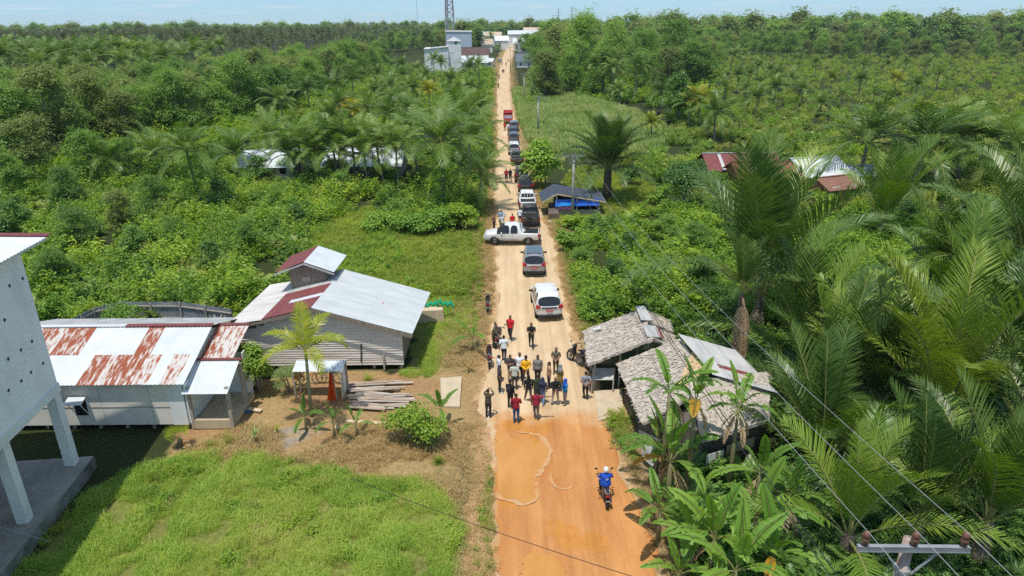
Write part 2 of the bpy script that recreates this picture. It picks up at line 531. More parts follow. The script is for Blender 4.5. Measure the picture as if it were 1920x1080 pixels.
def road_mat():
    m, nt, b = _nodes('laterite_road')
    N, L = nt.nodes, nt.links
    tc = N.new('ShaderNodeTexCoord'); sp = N.new('ShaderNodeSeparateXYZ'); L.new(tc.outputs['Object'], sp.inputs[0])

    def noise(scale, stretch=(1, 1, 1), detail=6, rough=0.6):
        mp = N.new('ShaderNodeMapping'); mp.inputs['Scale'].default_value = stretch
        L.new(tc.outputs['Object'], mp.inputs['Vector'])
        n = N.new('ShaderNodeTexNoise'); n.inputs['Scale'].default_value = scale; n.inputs['Detail'].default_value = detail; n.inputs['Roughness'].default_value = rough
        L.new(mp.outputs['Vector'], n.inputs['Vector'])
        return n.outputs['Fac']

    def ramp(fac, p0, c0, p1, c1):
        r = N.new('ShaderNodeValToRGB'); r.color_ramp.elements[0].position = p0; r.color_ramp.elements[0].color = (*c0, 1)
        r.color_ramp.elements[1].position = p1; r.color_ramp.elements[1].color = (*c1, 1)
        L.new(fac, r.inputs['Fac'])
        return r.outputs['Color']

    def mix(f, a, b_, mode='MIX'):
        x = N.new('ShaderNodeMix'); x.data_type = 'RGBA'; x.blend_type = mode
        if isinstance(f, float): x.inputs['Factor'].default_value = f
        else: L.new(f, x.inputs['Factor'])
        L.new(a, x.inputs['A']); L.new(b_, x.inputs['B'])
        return x.outputs['Result']
    tan = ramp(noise(0.55, (1, 0.45, 1)), 0.3, (0.55, 0.40, 0.24), 0.72, (0.70, 0.535, 0.345))
    pale = ramp(noise(1.6, (1, 0.6, 1)), 0.42, (0.62, 0.48, 0.32), 0.62, (0.50, 0.36, 0.21))
    clay = ramp(noise(0.7, (1.2, 0.35, 1)), 0.3, (0.47, 0.200, 0.066), 0.7, (0.60, 0.295, 0.112))
    damp = ramp(noise(0.33, (1, 0.8, 1), 3), 0.56, (0, 0, 0), 0.62, (1, 1, 1))
    dampc = ramp(noise(3), 0.3, (0.50, 0.215, 0.048), 0.7, (0.58, 0.26, 0.07))
    # tan beyond about 29 m, wet orange clay this side, ragged limit
    ad = N.new('ShaderNodeMath'); ad.operation = 'MULTIPLY_ADD'; L.new(noise(0.55, (1, 1, 1), 7, 0.65), ad.inputs[0]); ad.inputs[1].default_value = 5.0
    L.new(sp.outputs['Y'], ad.inputs[2])
    mr = N.new('ShaderNodeMapRange'); mr.inputs['From Min'].default_value = 31.9; mr.inputs['From Max'].default_value = 33.7
    L.new(ad.outputs[0], mr.inputs['Value'])
    left = N.new('ShaderNodeMath'); left.operation = 'MULTIPLY_ADD'; L.new(noise(0.9, (1, 0.6, 1), 7), left.inputs[0]); left.inputs[1].default_value = 2.4
    L.new(sp.outputs['X'], left.inputs[2])
    ml = N.new('ShaderNodeMapRange'); ml.inputs['From Min'].default_value = 0.5; ml.inputs['From Max'].default_value = -0.1
    L.new(left.outputs[0], ml.inputs['Value'])
    clay2 = mix(damp, clay, dampc)
    blot = ramp(noise(0.8, (1, 1, 1), 8, 0.7), 0.68, (0, 0, 0), 0.80, (0.45, 0.45, 0.45))
    clay3 = mix(blot, clay2, pale)
    nearc = mix(ml.outputs['Result'], clay3, pale)
    base = mix(mr.outputs['Result'], nearc, tan)
    # wheel tracks along the road
    tr = ramp(noise(2.2, (1, 0.035, 1), 4), 0.35, (0.86, 0.84, 0.82), 0.65, (1.07, 1.07, 1.07))
    base = mix(1.0, base, tr, 'MULTIPLY')
    fine = ramp(noise(11, (1, 0.8, 1), 8, 0.75), 0.3, (0.84, 0.83, 0.82), 0.7, (1.10, 1.10, 1.09))
    base = mix(1.0, base, fine, 'MULTIPLY')
    L.new(base, b.inputs['Base Color'])
    b.inputs['Specular IOR Level'].default_value = 0.12
    b.inputs['Roughness'].default_value = 0.9
    bp = N.new('ShaderNodeBump'); bp.inputs['Strength'].default_value = 0.5; bp.inputs['Distance'].default_value = 0.03
    L.new(noise(7, (1, 0.5, 1), 8, 0.7), bp.inputs['Height']); L.new(bp.outputs['Normal'], b.inputs['Normal'])
    return m


rm = grid_mesh('dirt_road', np.stack([RX.ravel(), RY.ravel(), RZ.ravel()], 1), np.stack([idx, idx + 1, idx + NX + 1, idx + NX], 1), [road_mat()])
road = struct(link('dirt_road', rm))

# footpath left of the road
pp = [(880, 1400), (884, 1200), (888, 1080), (893, 1020), (897, 960), (900, 900), (905, 840), (909, 800)]
P = [G(*p) for p in pp]
pys = np.arange(15, 29.6, 0.3)
pxs = np.interp(pys, [p.y for p in P], [p.x for p in P]) + (vnoise(pys, pys * 0, 1.5, 31) - .5) * .25
hw = 0.36 + 0.3 * (vnoise(pys, pys * 0, 0.8, 32) - .3)
V = []
for i in range(len(pys)):
    for k, z in ((-1, -0.05), (-0.6, 0.03), (0, 0.04), (0.6, 0.03), (1, -0.05)):
        V.append((pxs[i] + k * hw[i] * 1.25, pys[i], z + 0.012))
idx = (np.arange(len(pys) - 1)[:, None] * 5 + np.arange(4)[None]).ravel()
struct(link('footpath', grid_mesh('footpath', V, np.stack([idx, idx + 1, idx + 6, idx + 5], 1),
                                  [mat('path_clay', (0.40, 0.235, 0.125), (0.50, 0.32, 0.185), 3, 0.95, 0.5, 12)])))

# puddles with gravel rims


def blob(pts, n=96, jit=0.05, z=0.07, seed=0):
    P = [G(*p) for p in pts]
    out = []
    m = len(P)
    for i in range(n):
        u = i / n * m; k = int(u); f = u - k
        a, b, c, d = P[(k - 1) % m], P[k % m], P[(k + 1) % m], P[(k + 2) % m]
        q = 0.5 * ((2 * b) + (c - a) * f + (2 * a - 5 * b + 4 * c - d) * f * f + (3 * b - a - 3 * c + d) * f ** 3)
        out.append(Vector((q.x + (float(vnoise(q.x * 3, q.y * 3, 0.6, 41 + seed)) - .5) * jit * 4, q.y + (float(vnoise(q.x * 3, q.y * 3, 0.6, 51 + seed)) - .5) * jit * 4, z)))
    return out


def flat(name, ring, m):
    mb = MB(); mb.add(ring, [tuple(range(len(ring)))])
    return struct(mb.build(name, m))


muddy = mat('muddy_water', (0.50, 0.225, 0.05), (0.59, 0.285, 0.08), 0.9, 0.10, spec=0.5, stretch=(1, .4, 1))
gravel = mat('gravel_rim', (0.585, 0.29, 0.11), (0.54, 0.35, 0.19), 6, 0.95, 0.8, 30)
POND = [(930, 815), (934, 860), (936, 925), (960, 938), (985, 944), (1000, 936), (1003, 912), (1004, 892), (1020, 872), (1028, 848), (1018, 832), (998, 826), (975, 830), (958, 822), (945, 812)]
p1 = blob(POND, z=0.075)
flat('puddle', p1, muddy)
# ragged gravel bands left by the water


def band(pts, w0, w1, seed):
    P = [G(*p) for p in pts]
    Q = []
    for i in range(len(P) - 1):
        for k in range(9):
            f = k / 9
            a_, b_, c_, d_ = P[max(0, i - 1)], P[i], P[i + 1], P[min(len(P) - 1, i + 2)]
            Q.append(0.5 * ((2 * b_) + (c_ - a_) * f + (2 * a_ - 5 * b_ + 4 * c_ - d_) * f * f + (3 * b_ - a_ - 3 * c_ + d_) * f ** 3))
    V = []
    for i, q in enumerate(Q):
        t_ = (Q[min(i + 1, len(Q) - 1)] - Q[max(i - 1, 0)]).normalized(); nn = Vector((-t_.y, t_.x, 0))
        e = min(1.0, min(i, len(Q) - 1 - i) / 7 + .05)
        wa = (w0 + (w1 - w0) * float(vnoise(q.x * 2, q.y * 2, .5, seed))) * e + random.uniform(-.02, .02); wb_ = (w0 + (w1 - w0) * float(vnoise(q.x * 2, q.y * 2, .5, seed + 1))) * e + random.uniform(-.02, .02)
        V += [tuple(q - nn * max(.01, wa) + Vector((0, 0, .064))), tuple(q + nn * max(.01, wb_) + Vector((0, 0, .064)))]
    mb = MB(); mb.add(V, [(2 * i, 2 * i + 1, 2 * i + 3, 2 * i + 2) for i in range(len(Q) - 1)])
    struct(mb.build('gravel_rim', gravel))


band([(968, 812), (996, 814), (1020, 826), (1031, 848), (1020, 874), (1005, 893), (1001, 915), (1003, 932), (985, 946), (960, 941), (936, 931), (912, 928)], .0, .24, 61)
band([(1034, 888), (1034, 905), (1046, 917), (1064, 918), (1077, 910)], .02, .10, 71)
p4 = blob([(975, 1090), (985, 1050), (1010, 1040), (1040, 1050), (1062, 1090), (1060, 1160), (980, 1160)], 48, 0.08, 0.074, 12)
flat('puddle', p4, muddy)

# pale concrete slabs at the yard entrances
conc = mat('pale_concrete', (0.48, 0.385, 0.26), (0.57, 0.475, 0.34), 2.5, 0.9, 0.3, 25)
mb = MB(); mb.poly([G(827, 765), G(862, 766), G(866, 709), G(826, 712)], -0.1, 0.12); tag(mb.build('entry_slab', conc), 'pale concrete slab leading from the left yard to the road', 'slab')
mb = MB(); mb.poly([G(1113, 736), G(1122, 792), G(1168, 775), G(1166, 732)], -0.1, 0.10)
mb.poly([G(1116, 744), G(1121, 787), G(1160, 772), G(1160, 742)], 0.10, 0.13)
tag(mb.build('forecourt_slab', conc), 'cream concrete pad with a raised edge in front of the thatched huts', 'slab')
# ------------------------------------------------------------------ materials
M = {}
M['zinc'] = mat('white_zinc', (0.60, 0.64, 0.66), (0.70, 0.73, 0.745), 1.2, 0.45, metal=0.15)
M['zinc_old'] = mat('stained_zinc', (0.36, 0.37, 0.37), (0.58, 0.58, 0.565), 1.6, 0.6, stretch=(1, 0.25, 1), metal=0.1)
M['rust'] = mat('rusty_zinc', (0.30, 0.085, 0.040), (0.58, 0.55, 0.52), 3.0, 0.75, stretch=(2.6, 0.5, 0.5), lo=0.50, hi=0.60, detail=8)
M['rust_lr'] = mat('rusty_zinc_light', (0.58, 0.55, 0.52), (0.33, 0.095, 0.045), 3.2, 0.75, stretch=(2.4, 0.5, 0.5), lo=0.50, hi=0.58, detail=8)
M['maroon'] = mat('maroon_zinc', (0.17, 0.045, 0.048), (0.23, 0.075, 0.07), 2.5, 0.55)
M['grey_wall'] = mat('grey_board', (0.70, 0.65, 0.57), (0.80, 0.75, 0.67), 1.1, 0.85)
M['white_wall'] = mat('white_render', (0.84, 0.85, 0.85), (0.70, 0.72, 0.72), 0.6, 0.8)
M['stain_wall'] = mat('stained_render', (0.88, 0.90, 0.91), (0.64, 0.68, 0.71), 0.7, 0.85, lo=0.48, hi=0.82, detail=9, stretch=(1, 1, .55))
M['plank'] = mat('weathered_plank', (0.58, 0.51, 0.46), (0.82, 0.76, 0.70), 5, 0.85, 0.4, 20, stretch=(0.15, 1, 3))
M['plank_dark'] = mat('dark_plank', (0.20, 0.165, 0.13), (0.32, 0.27, 0.22), 5, 0.85, 0.4, 20, stretch=(3, 1, 0.2))
M['timber'] = mat('grey_timber', (0.34, 0.29, 0.24), (0.46, 0.41, 0.35), 4, 0.85)
M['dark'] = mat('dark_inside', (0.02, 0.018, 0.016))
M['concrete'] = mat('worn_concrete', (0.36, 0.33, 0.29), (0.25, 0.235, 0.21), 0.9, 0.9, 0.3, 12)
M['mossy'] = mat('mossy_concrete', (0.30, 0.29, 0.25), (0.09, 0.095, 0.08), 1.3, 0.9, 0.3, 12)
M['thatch'] = mat('palm_thatch', (0.40, 0.35, 0.29), (0.55, 0.49, 0.42), 5, 0.95, 0.4, 18, stretch=(1, 1.4, 1))
M['thatch_gold'] = mat('golden_straw', (0.52, 0.36, 0.19), (0.60, 0.46, 0.28), 6, 0.95, 0.8, 18)  # golden straw tone, yellower than the rest of the thatch
M['blue_tarp'] = mat('blue_tarp', (0.012, 0.085, 0.48), (0.02, 0.13, 0.60), 1.5, 0.4)
M['blue_light'] = mat('light_blue_tarp', (0.03, 0.30, 0.75))
M['black_net'] = mat('black_shade_cloth', (0.05, 0.062, 0.085), (0.075, 0.09, 0.12), 2, 0.6)
M['orange'] = mat('orange_tarp', (0.80, 0.10, 0.015), (0.62, 0.06, 0.01), 2, 0.5)
M['fence'] = mat('fence_zinc', (0.22, 0.24, 0.27), (0.38, 0.40, 0.43), 1.8, 0.6, metal=0.2)
M['wood_pale'] = mat('pale_wood', (0.55, 0.43, 0.29), (0.66, 0.54, 0.39), 5, 0.85)

# ------------------------------------------------------------------ white block house on columns (left edge)
fA = G(128, 872, .6); fB = G(40, 978, .6)
ax = (fB - fA); ax.z = 0; ax.normalize()                 # along the face, towards the camera
nx_ = Vector((-ax.y, ax.x, 0)) * 1.0                     # out towards the road
if nx_.x < 0: nx_ = -nx_
cor = Vector((-19.78, 26.05, 0))                         # outer far corner of the face at ground


def wh(a, n, z):
    q = cor + ax * a + nx_ * n
    return (q.x, q.y, z)


def wbox(mb, a0, a1, n0, n1, z0, z1, mi=0):
    pts = [wh(a0, n0, 0), wh(a0, n1, 0), wh(a1, n1, 0), wh(a1, n0, 0)]
    pts = [Vector(p) for p in pts]
    # orient counter-clockwise
    if (pts[1] - pts[0]).cross(pts[2] - pts[0]).z < 0: pts.reverse()
    mb.poly(pts, z0, z1, mi)


house = thing('block_house', 'tall white windowless block house on square columns at the left edge', 'building', wh(4, -3, 0))
inv = Matrix.Translation(-house.location)


def hb(mb, name, m, parent, **k):
    mb.v = [tuple(inv @ Vector(p)) for p in mb.v]
    return mb.build(name, m, parent, **k)


mb = MB(); wbox(mb, 0, 14, -8, 0, 4.35, 10.9)
for k in range(60):                                        # weathered scars on the render
    a = random.gauss(1.9, 0.8); z = 7.3 - a * 0.45 + random.gauss(0, 0.18)
    if a < 0.15: continue
    s = random.uniform(0.008, 0.04)
    p = Vector(wh(a, 0.003, z)); q = Vector(wh(a + s * 1.3, 0.003, z)); u = Vector((0, 0, s * random.uniform(.4, 1.6)))
    mb.add([p, q, q + u * .8, p + u], [(0, 1, 2, 3)], 1)
hb(mb, 'wall', [M['stain_wall'], mat('grey_scar', (0.40, 0.41, 0.42), (0.7, 0.72, 0.73), 6)], house)
mb = MB(); wbox(mb, -0.04, 14.04, -0.3, 0.05, 4.2, 4.62); hb(mb, 'edge_beam', M['white_wall'], house)
for a, n in ((0.2, -0.2), (4.0, -0.2), (7.9, -0.2), (0.2, -4.1), (4.0, -4.1), (0.2, -7.8)):
    mb = MB(); wbox(mb, a - .2, a + .22, n - .22, n + .2, 0.6, 4.2); hb(mb, 'column', M['white_wall'], house)
mb = MB(); wbox(mb, 1.6, 12, -7.5, -3.2, 0.6, 4.34); hb(mb, 'inner_wall', M['white_wall'], house)
mb = MB(); wbox(mb, -0.3, 14, -8, 0.5, -0.1, 0.55, 1); wbox(mb, -0.28, 14, -8, 0.48, 0.55, 0.6, 0); hb(mb, 'platform', [M['concrete'], M['mossy']], house)
for (qx, qy) in ((42, 522), (18, 536), (60, 640), (38, 656), (15, 673), (80, 681), (58, 698), (39, 714), (16, 732), (9, 600)):
    # holes lie in the face plane
    best = min((abs(PY(qx, qy, wh(a, 0, 0)[1]).x - wh(a, 0, 0)[0]), a) for a in np.arange(0.3, 9, 0.05))
    a = best[1]; z = PY(qx, qy, wh(a, 0, 0)[1]).z
    ca, cb = Vector(wh(a, 0.012, z)), Vector(wh(a, -0.1, z))
    mb = MB(); mb.tube([cb, ca], 0.075, 14, 0); mb.tube([cb, ca + nx_ * 0.004], 0.055, 14, 1)
    hb(mb, 'vent_hole', [M['concrete'], M['dark']], house)
mb = MB()
c0 = Vector(wh(-0.75, 0.8, 10.98)); pu = ax * 15.5; pv = -nx_ * 9.5 + Vector((0, 0, 0.45))
corrugated(mb, c0, pu, pv, 0.22, 0.02)
roof = hb(mb, 'roof', M['zinc'], house)
ridge_pts = [Vector(wh(-0.8, 0.82, 11.03)), Vector(wh(-0.8, -8.6, 11.47))]
mb = MB(); mb.bar(ridge_pts[0], ridge_pts[1], 0.34, 0.05); hb(mb, 'roof_cap', M['maroon'], roof)
mb = MB(); mb.bar(Vector(wh(-0.7, 0.7, 10.9)), Vector(wh(14.5, 0.7, 10.9)), 0.05, 0.12); hb(mb, 'fascia', M['zinc'], roof)
# ------------------------------------------------------------------ low house with the rust patched roof
Yf = 29.4
low = thing('low_house', 'low grey board house on short stilts under a white zinc roof with red rust patches', 'house', (-20, 31, 0))
lo_inv = Matrix.Translation(-low.location)


def lb(mb, name, m, parent=None, inv_=None, **k):
    iv = lo_inv if inv_ is None else inv_
    mb.v = [tuple(iv @ Vector(p)) for p in mb.v]
    return mb.build(name, m, parent or low, **k)


xl, xr_ = -26.5, -16.3
mb = MB()
mb.poly([Vector((xl, Yf, 0)), Vector((xr_ - .75, Yf, 0)), Vector((xr_ - .75, 36.4, 0)), Vector((xl, 36.4, 0))], 0.34, 2.75, 0)
mb.poly([Vector((xr_ - .75, Yf, 0)), Vector((xr_, Yf, 0)), Vector((xr_, 36.4, 0)), Vector((xr_ - .75, 36.4, 0))], 0.30, 2.75, 1)
for x in (xl, xr_):                                       # gable triangles
    mb.add([(x, Yf, 2.75), (x, 36.4, 2.75), (x, 32.9, 3.95)], [(0, 1, 2)], 1)
mb.bar((xl, Yf - .012, 1.38), (xr_ - .76, Yf - .012, 1.36), 0.02, 0.035, 2)
for x in np.arange(xl + 1.2, xr_ - 1, 2.44): mb.bar((x, Yf - .003, 0.36), (x, Yf - .003, 2.7), 0.012, 0.006, 2)
lb(mb, 'wall', [M['grey_wall'], M['white_wall'], M['concrete']])
for x in np.arange(xl + .2, xr_, 1.35):
    mb = MB(); mb.box((x, Yf + .25, 0.15), (0.12, 0.12, 0.42)); lb(mb, 'stilt', M['timber'])
patch = {(0, 0): 1, (1, 0): 1}


def low_pick(u, v):
    X_ = u * 11.4 - 27.3 + 0.2                             # metres along
    up = v < 0.5
    if up:
        if -24.9 < X_ < -24.0 or -23.55 < X_ < -22.0: return 1
        if -24.0 < X_ < -23.55: return 2
        if -19.1 < X_ < -18.25: return 1
        return 0
    if -21.1 < X_ < -20.2 or -19.9 < X_ < -18.35: return 1
    if -20.2 < X_ < -19.9 or -18.35 < X_ < -17.55: return 2
    if -17.0 < X_ < -16.1: return 2
    return 0


mb = MB()
corrugated(mb, (-27.1, 33.15, 4.08), Vector((11.1, 0, 0)), Vector((0, -4.03, -1.32)), 0.2, 0.016, low_pick, rows=2)
roof = lb(mb, 'roof', [M['zinc'], M['rust'], M['rust_lr']])
mb = MB(); corrugated(mb, (-27.1, 33.15, 4.08), Vector((11.1, 0, 0)), Vector((0, 4.0, -1.3)), 0.2, 0.016); lb(mb, 'rear_slope', M['zinc_old'], None)
mb = MB(); mb.bar((-27.1, 33.15, 4.12), (-20.6, 33.15, 4.12), 0.28, 0.04, 0); mb.bar((-20.6, 33.15, 4.125), (-16.0, 33.15, 4.125), 0.32, 0.05, 1); lb(mb, 'ridge_cap', [M['zinc'], M['maroon']])
# window with a propped awning flap
wx = PY(155, 770, Yf).x; 
win = MB(); win.box((wx, Yf - .02, 1.35), (0.74, 0.06, 0.98), 0, 0); win.box((wx, Yf - .045, 1.37), (0.6, 0.05, 0.84), 0, 1)
wo = lb(win, 'window', [M['white_wall'], M['dark']])
mb = MB(); mb.slab([(wx - .48, Yf - .55, 1.82), (wx + .38, Yf - .55, 1.82), (wx + .38, Yf - .04, 2.02), (wx - .48, Yf - .04, 2.02)], 0.03)
mb.bar((wx + .3, Yf - .5, 1.8), (wx + .3, Yf - .05, 1.0), 0.03); mb.bar((wx - .3, Yf - .5, 1.8), (wx - .3, Yf - .05, 1.0), 0.03)
o = lb(mb, 'awning', M['zinc'], None); o.parent = wo

# side annex and porch of the low house
ann = thing('porch_annex', 'small open porch with rusted upper roof at the right end of the low house', 'annex', (-15.2, 31, 0))
ai = Matrix.Translation(-ann.location)
mb = MB(); corrugated(mb, (-16.25, 31.15, 3.0), Vector((2.25, 0, 0)), Vector((0.02, -2.0, -0.8)), 0.15, 0.014); lb(mb, 'porch_roof', M['zinc'], ann, ai)
mb = MB(); mb.bar((-16.3, 31.2, 3.06), (-13.9, 31.2, 3.06), 0.2, 0.05); lb(mb, 'porch_ridge_cap', M['maroon'], ann, ai)
mb = MB(); corrugated(mb, (-16.15, 34.0, 3.72), Vector((1.75, 0, 0)), Vector((0, -2.75, -0.72)), 0.15, 0.014, lambda u, v: 1 if u < .35 else 2); lb(mb, 'rusted_roof', [M['zinc'], M['rust'], M['rust_lr']], ann, ai)
mb = MB(); mb.bar((-16.15, 34.02, 3.76), (-14.4, 34.02, 3.76), 0.25, 0.05); lb(mb, 'rusted_roof_cap', M['maroon'], ann, ai)
mb = MB(); mb.box((-15.15, 29.55, 0.3), (2.1, 0.25, 0.5), 0, 0); mb.box((-15.15, 31, 0.2), (2.1, 2.9, 0.3), 0, 0); lb(mb, 'floor_plinth', conc, ann, ai)
mb = MB(); mb.box((-15.2, 32.6, 1.5), (2.0, 0.1, 2.5), 0, 0); mb.box((-16.18, 31, 1.5), (0.08, 3.2, 2.2), 0, 0); lb(mb, 'back_wall', M['white_wall'], ann, ai)
for x, y in ((-16.1, 29.5), (-14.15, 29.5), (-14.15, 31.4), (-14.2, 33.7)):
    mb = MB(); mb.box((x, y, 1.25), (0.17, 0.17, 2.3 if y < 30 else 2.9)); lb(mb, 'post', M['timber'], ann, ai)
mb = MB(); mb.box((-14.3, 32.9, 1.7), (0.06, 1.4, 2.4)); lb(mb, 'side_wall', M['grey_wall'], ann, ai)

# ------------------------------------------------------------------ wooden house with the roof lantern
wd = thing('wooden_house', 'weathered plank house with a patched zinc and maroon gable roof and a small roof lantern', 'house', (-11, 38.5, 0))
wi = Matrix.Translation(-wd.location)
Y0, Y1 = 35.75, 41.4
mb = MB()
mb.poly([Vector((-15.9, Y0, 0)), Vector((-6.45, Y0, 0)), Vector((-6.45, Y1, 0)), Vector((-15.9, Y1, 0))], 0.32, 2.35, 1)
mb.add([(-15.9, Y0, 2.35), (-6.45, Y0, 2.35), (-11.34, Y0, 3.98), (-15.9, Y1, 2.35), (-6.45, Y1, 2.35), (-11.34, Y1, 3.98)],
       [(0, 1, 2), (5, 4, 3), (0, 2, 5, 3), (1, 4, 5, 2)], 1)
z = 0.3
while z < 3.8:                                             # lapped boards, slightly crooked
    h = random.uniform(0.13, 0.19)
    zt = z + h * .5
    x0 = -15.95 if zt < 2.35 else -15.95 + (zt - 2.35) / (3.98 - 2.35) * 4.5
    x1 = -6.4 if zt < 2.35 else -6.4 - (zt - 2.35) / (3.98 - 2.35) * 4.85
    x = x0
    while x < x1:
        ln = random.uniform(2.2, 4.5); e = min(x + ln, x1)
        t0, t1 = random.uniform(-.016, .016), random.uniform(-.016, .016)
        mb.slab([(x, Y0 - .055 - random.uniform(0, .02), z + t0), (e - .012, Y0 - .055, z + t1), (e - .012, Y0 - .022, z + h + t1), (x, Y0 - .022, z + h + t0)], 0.018, 0)
        x = e
    z += h * random.uniform(.95, 1.05)
o = lb(mb, 'wall', [M['plank'], M['plank_dark']], wd, wi)
for x in (-15.6, -13, -10.4, -8.2, -6.6):
    mb = MB(); mb.box((x, Y0 + .2, 0.14), (0.16, 0.16, 0.45)); lb(mb, 'stilt', M['timber'], wd, wi)
mb = MB(); mb.bar((-7.55, Y0 - .1, 0.02), (-7.55, Y0 - .1, 0.95), 0.09, 0.22); lb(mb, 'prop', M['timber'], wd, wi)
mb = MB(); mb.bar((-8.9, Y0 - .09, 0.5), (-8.8, Y0 - .09, 1.7), 0.05, 0.06); lb(mb, 'drain_pipe', M['dark'], wd, wi)
RF = Vector((-11.34, 35.25, 4.15)); RB = Vector((-11.0, 41.7, 4.15))
mb = MB(); corrugated(mb, RF, RB - RF, Vector((5.6, 0.1, -1.72)), 0.25, 0.01, rows=2); rr = lb(mb, 'right_roof_slope', mat('pale_zinc', (0.50, 0.535, 0.54), (0.62, 0.645, 0.645), 1.1, 0.5, metal=.1, stretch=(.5, 1.6, 1), detail=9), wd, wi)
mb = MB()
Lr = RB - RF
# left slope in sheets: maroon, white strip, grey patch


def left_pick(u, v):
    if v > 0.57: return 2
    if u < 0.28: return 1
    if 0.28 <= u < 0.36 and v < 0.42: return 0
    if u < 0.62: return 1
    if u < .8: return 3
    return 1 if v > .45 else 3


corrugated(mb, RB, -Lr, Vector((-2.9, 0, -0.70)), 0.25, 0.01, lambda u, v: left_pick(1 - u, v * .58), rows=3)
corrugated(mb, RB + Vector((-2.85, 0, -0.72)), -Lr, Vector((-2.15, 0.25, -0.42)), 0.25, 0.01, lambda u, v: 2)
lb(mb, 'left_roof_slope', [M['zinc'], M['maroon'], mat('chalky_zinc', (0.50, 0.47, 0.45), (0.66, 0.63, 0.61), 1.4, 0.6, stretch=(.4, 1.5, 1)), M['zinc_old']], wd, wi)
mb = MB()
mb.bar((-5.72, 35.22, 2.33), (-11.3, 35.22, 4.02), 0.03, 0.20); mb.bar((-11.3, 35.22, 4.02), (-14.3, 35.22, 3.3), 0.03, 0.2); mb.bar((-14.3, 35.22, 3.28), (-16.35, 35.25, 2.88), 0.03, 0.14)
lb(mb, 'bargeboard', M['plank_dark'], wd, wi)
mb = MB()
mb.bar((-8.0, 38.2, 3.16), (-7.6, 38.0, 3.04), 0.5, 0.006)
lb(mb, 'rust_spot', M['rust_lr'], rr, Matrix.Identity(4)); 
for v in rr.children: 
    for q in v.data.vertices: q.co = wi @ q.co
lan = MB()
lan.poly([Vector((-13.9, 40.0, 0)), Vector((-11.62, 40.0, 0)), Vector((-11.62, 42.4, 0)), Vector((-13.9, 42.4, 0))], 3.2, 4.82, 0)
lan.add([(-13.9, 40, 4.82), (-11.62, 40, 4.82), (-12.8, 40, 5.25), (-13.9, 42.4, 4.82), (-11.62, 42.4, 4.82), (-12.8, 42.4, 5.25)], [(0, 1, 2), (5, 4, 3), (0, 2, 5, 3), (1, 4, 5, 2)])
x = -13.88
while x < -11.7:
    ww = random.uniform(.11, .17); lan.box((x + ww / 2, 39.98, 4.1 + random.uniform(-.02, .02)), (ww - .012, 0.03 + random.uniform(0, .015), 1.7)); x += ww
ln = lb(lan, 'lantern_wall', M['plank_dark'], wd, wi)
mb = MB(); mb.box((-12.9, 39.94, 4.15), (0.5, 0.04, 0.32)); o = lb(mb, 'hatch', M['timber'], wd, wi); o.parent = ln
mb = MB(); corrugated(mb, (-12.8, 39.5, 5.42), Vector((0.05, 3.3, 0)), Vector((1.8, 0, -0.68)), 0.25, 0.01, None); mb2 = MB()
corrugated(mb2, (-12.8, 39.5, 5.42), Vector((0.05, 3.3, 0)), Vector((-1.9, 0, -0.7)), 0.25, 0.01)
lb(mb, 'lantern_roof', M['zinc'], wd, wi); lb(mb2, 'lantern_roof', M['maroon'], wd, wi, label='maroon slope of the small lantern roof')
mb = MB(); mb.bar((-11.0, 39.46, 4.62), (-12.8, 39.46, 5.32), .03, .1); mb.bar((-12.8, 39.46, 5.32), (-14.7, 39.46, 4.62), .03, .1); lb(mb, 'lantern_bargeboard', M['zinc_old'], wd, wi)
# green and tan tarps bundled behind the house
mb = MB()
for k in range(7):
    a = Vector((-6.5 + k * .34, 43.0 + random.uniform(-.1, .1), 0.9 + random.uniform(0, .25)))
    mb.tube([a, a + Vector((.2, .1, .2)), a + Vector((.45, 0, -.1))], [.05, .16, .06], 6)
tag(mb.build('tarp', mat('green_tarp', (0.01, 0.42, 0.23))), 'crumpled bright green tarp heaped behind the wooden house', 'tarp')
mb = MB(); mb.box((-5.6, 42.7, 0.45), (1.9, .8, .9), .1, 0, .9); tag(mb.build('crate_stack', M['wood_pale']), 'tan covered heap under the green tarp behind the wooden house', 'crate')

# ------------------------------------------------------------------ lean-to with bicycles
lt = thing('lean_to', 'low zinc lean-to sheltering bicycles in front of the wooden house', 'shed', (-10.5, 33.9, 0))
li = Matrix.Translation(-lt.location)
q = [G(548, 697, 1.65), G(640, 698, 1.65), G(648, 676, 1.9), G(556, 676, 1.9)]
mb = MB(); corrugated(mb, q[3], q[2] - q[3], q[0] - q[3], 0.2, 0.012); lb(mb, 'roof', M['zinc'], lt, li)
mb = MB()
xr2 = q[1].x - .05
mb.box((xr2, (q[1].y + q[2].y) / 2, 0.9), (0.05, abs(q[2].y - q[1].y) + .1, 1.5)); lb(mb, 'side_panel', M['grey_wall'], lt, li)
for p in (q[0], q[1], q[3], q[2]):
    mb = MB(); mb.box((p.x * .985 - .16, p.y, p.z / 2), (0.08, 0.08, p.z)); lb(mb, 'post', M['timber'], lt, li)

steel = mat('rusty_steel', (0.25, 0.10, 0.06), (0.35, 0.2, 0.14), 8, 0.5, metal=.4)
rub = mat('black_rubber', (0.02, 0.02, 0.021), rough=0.8)


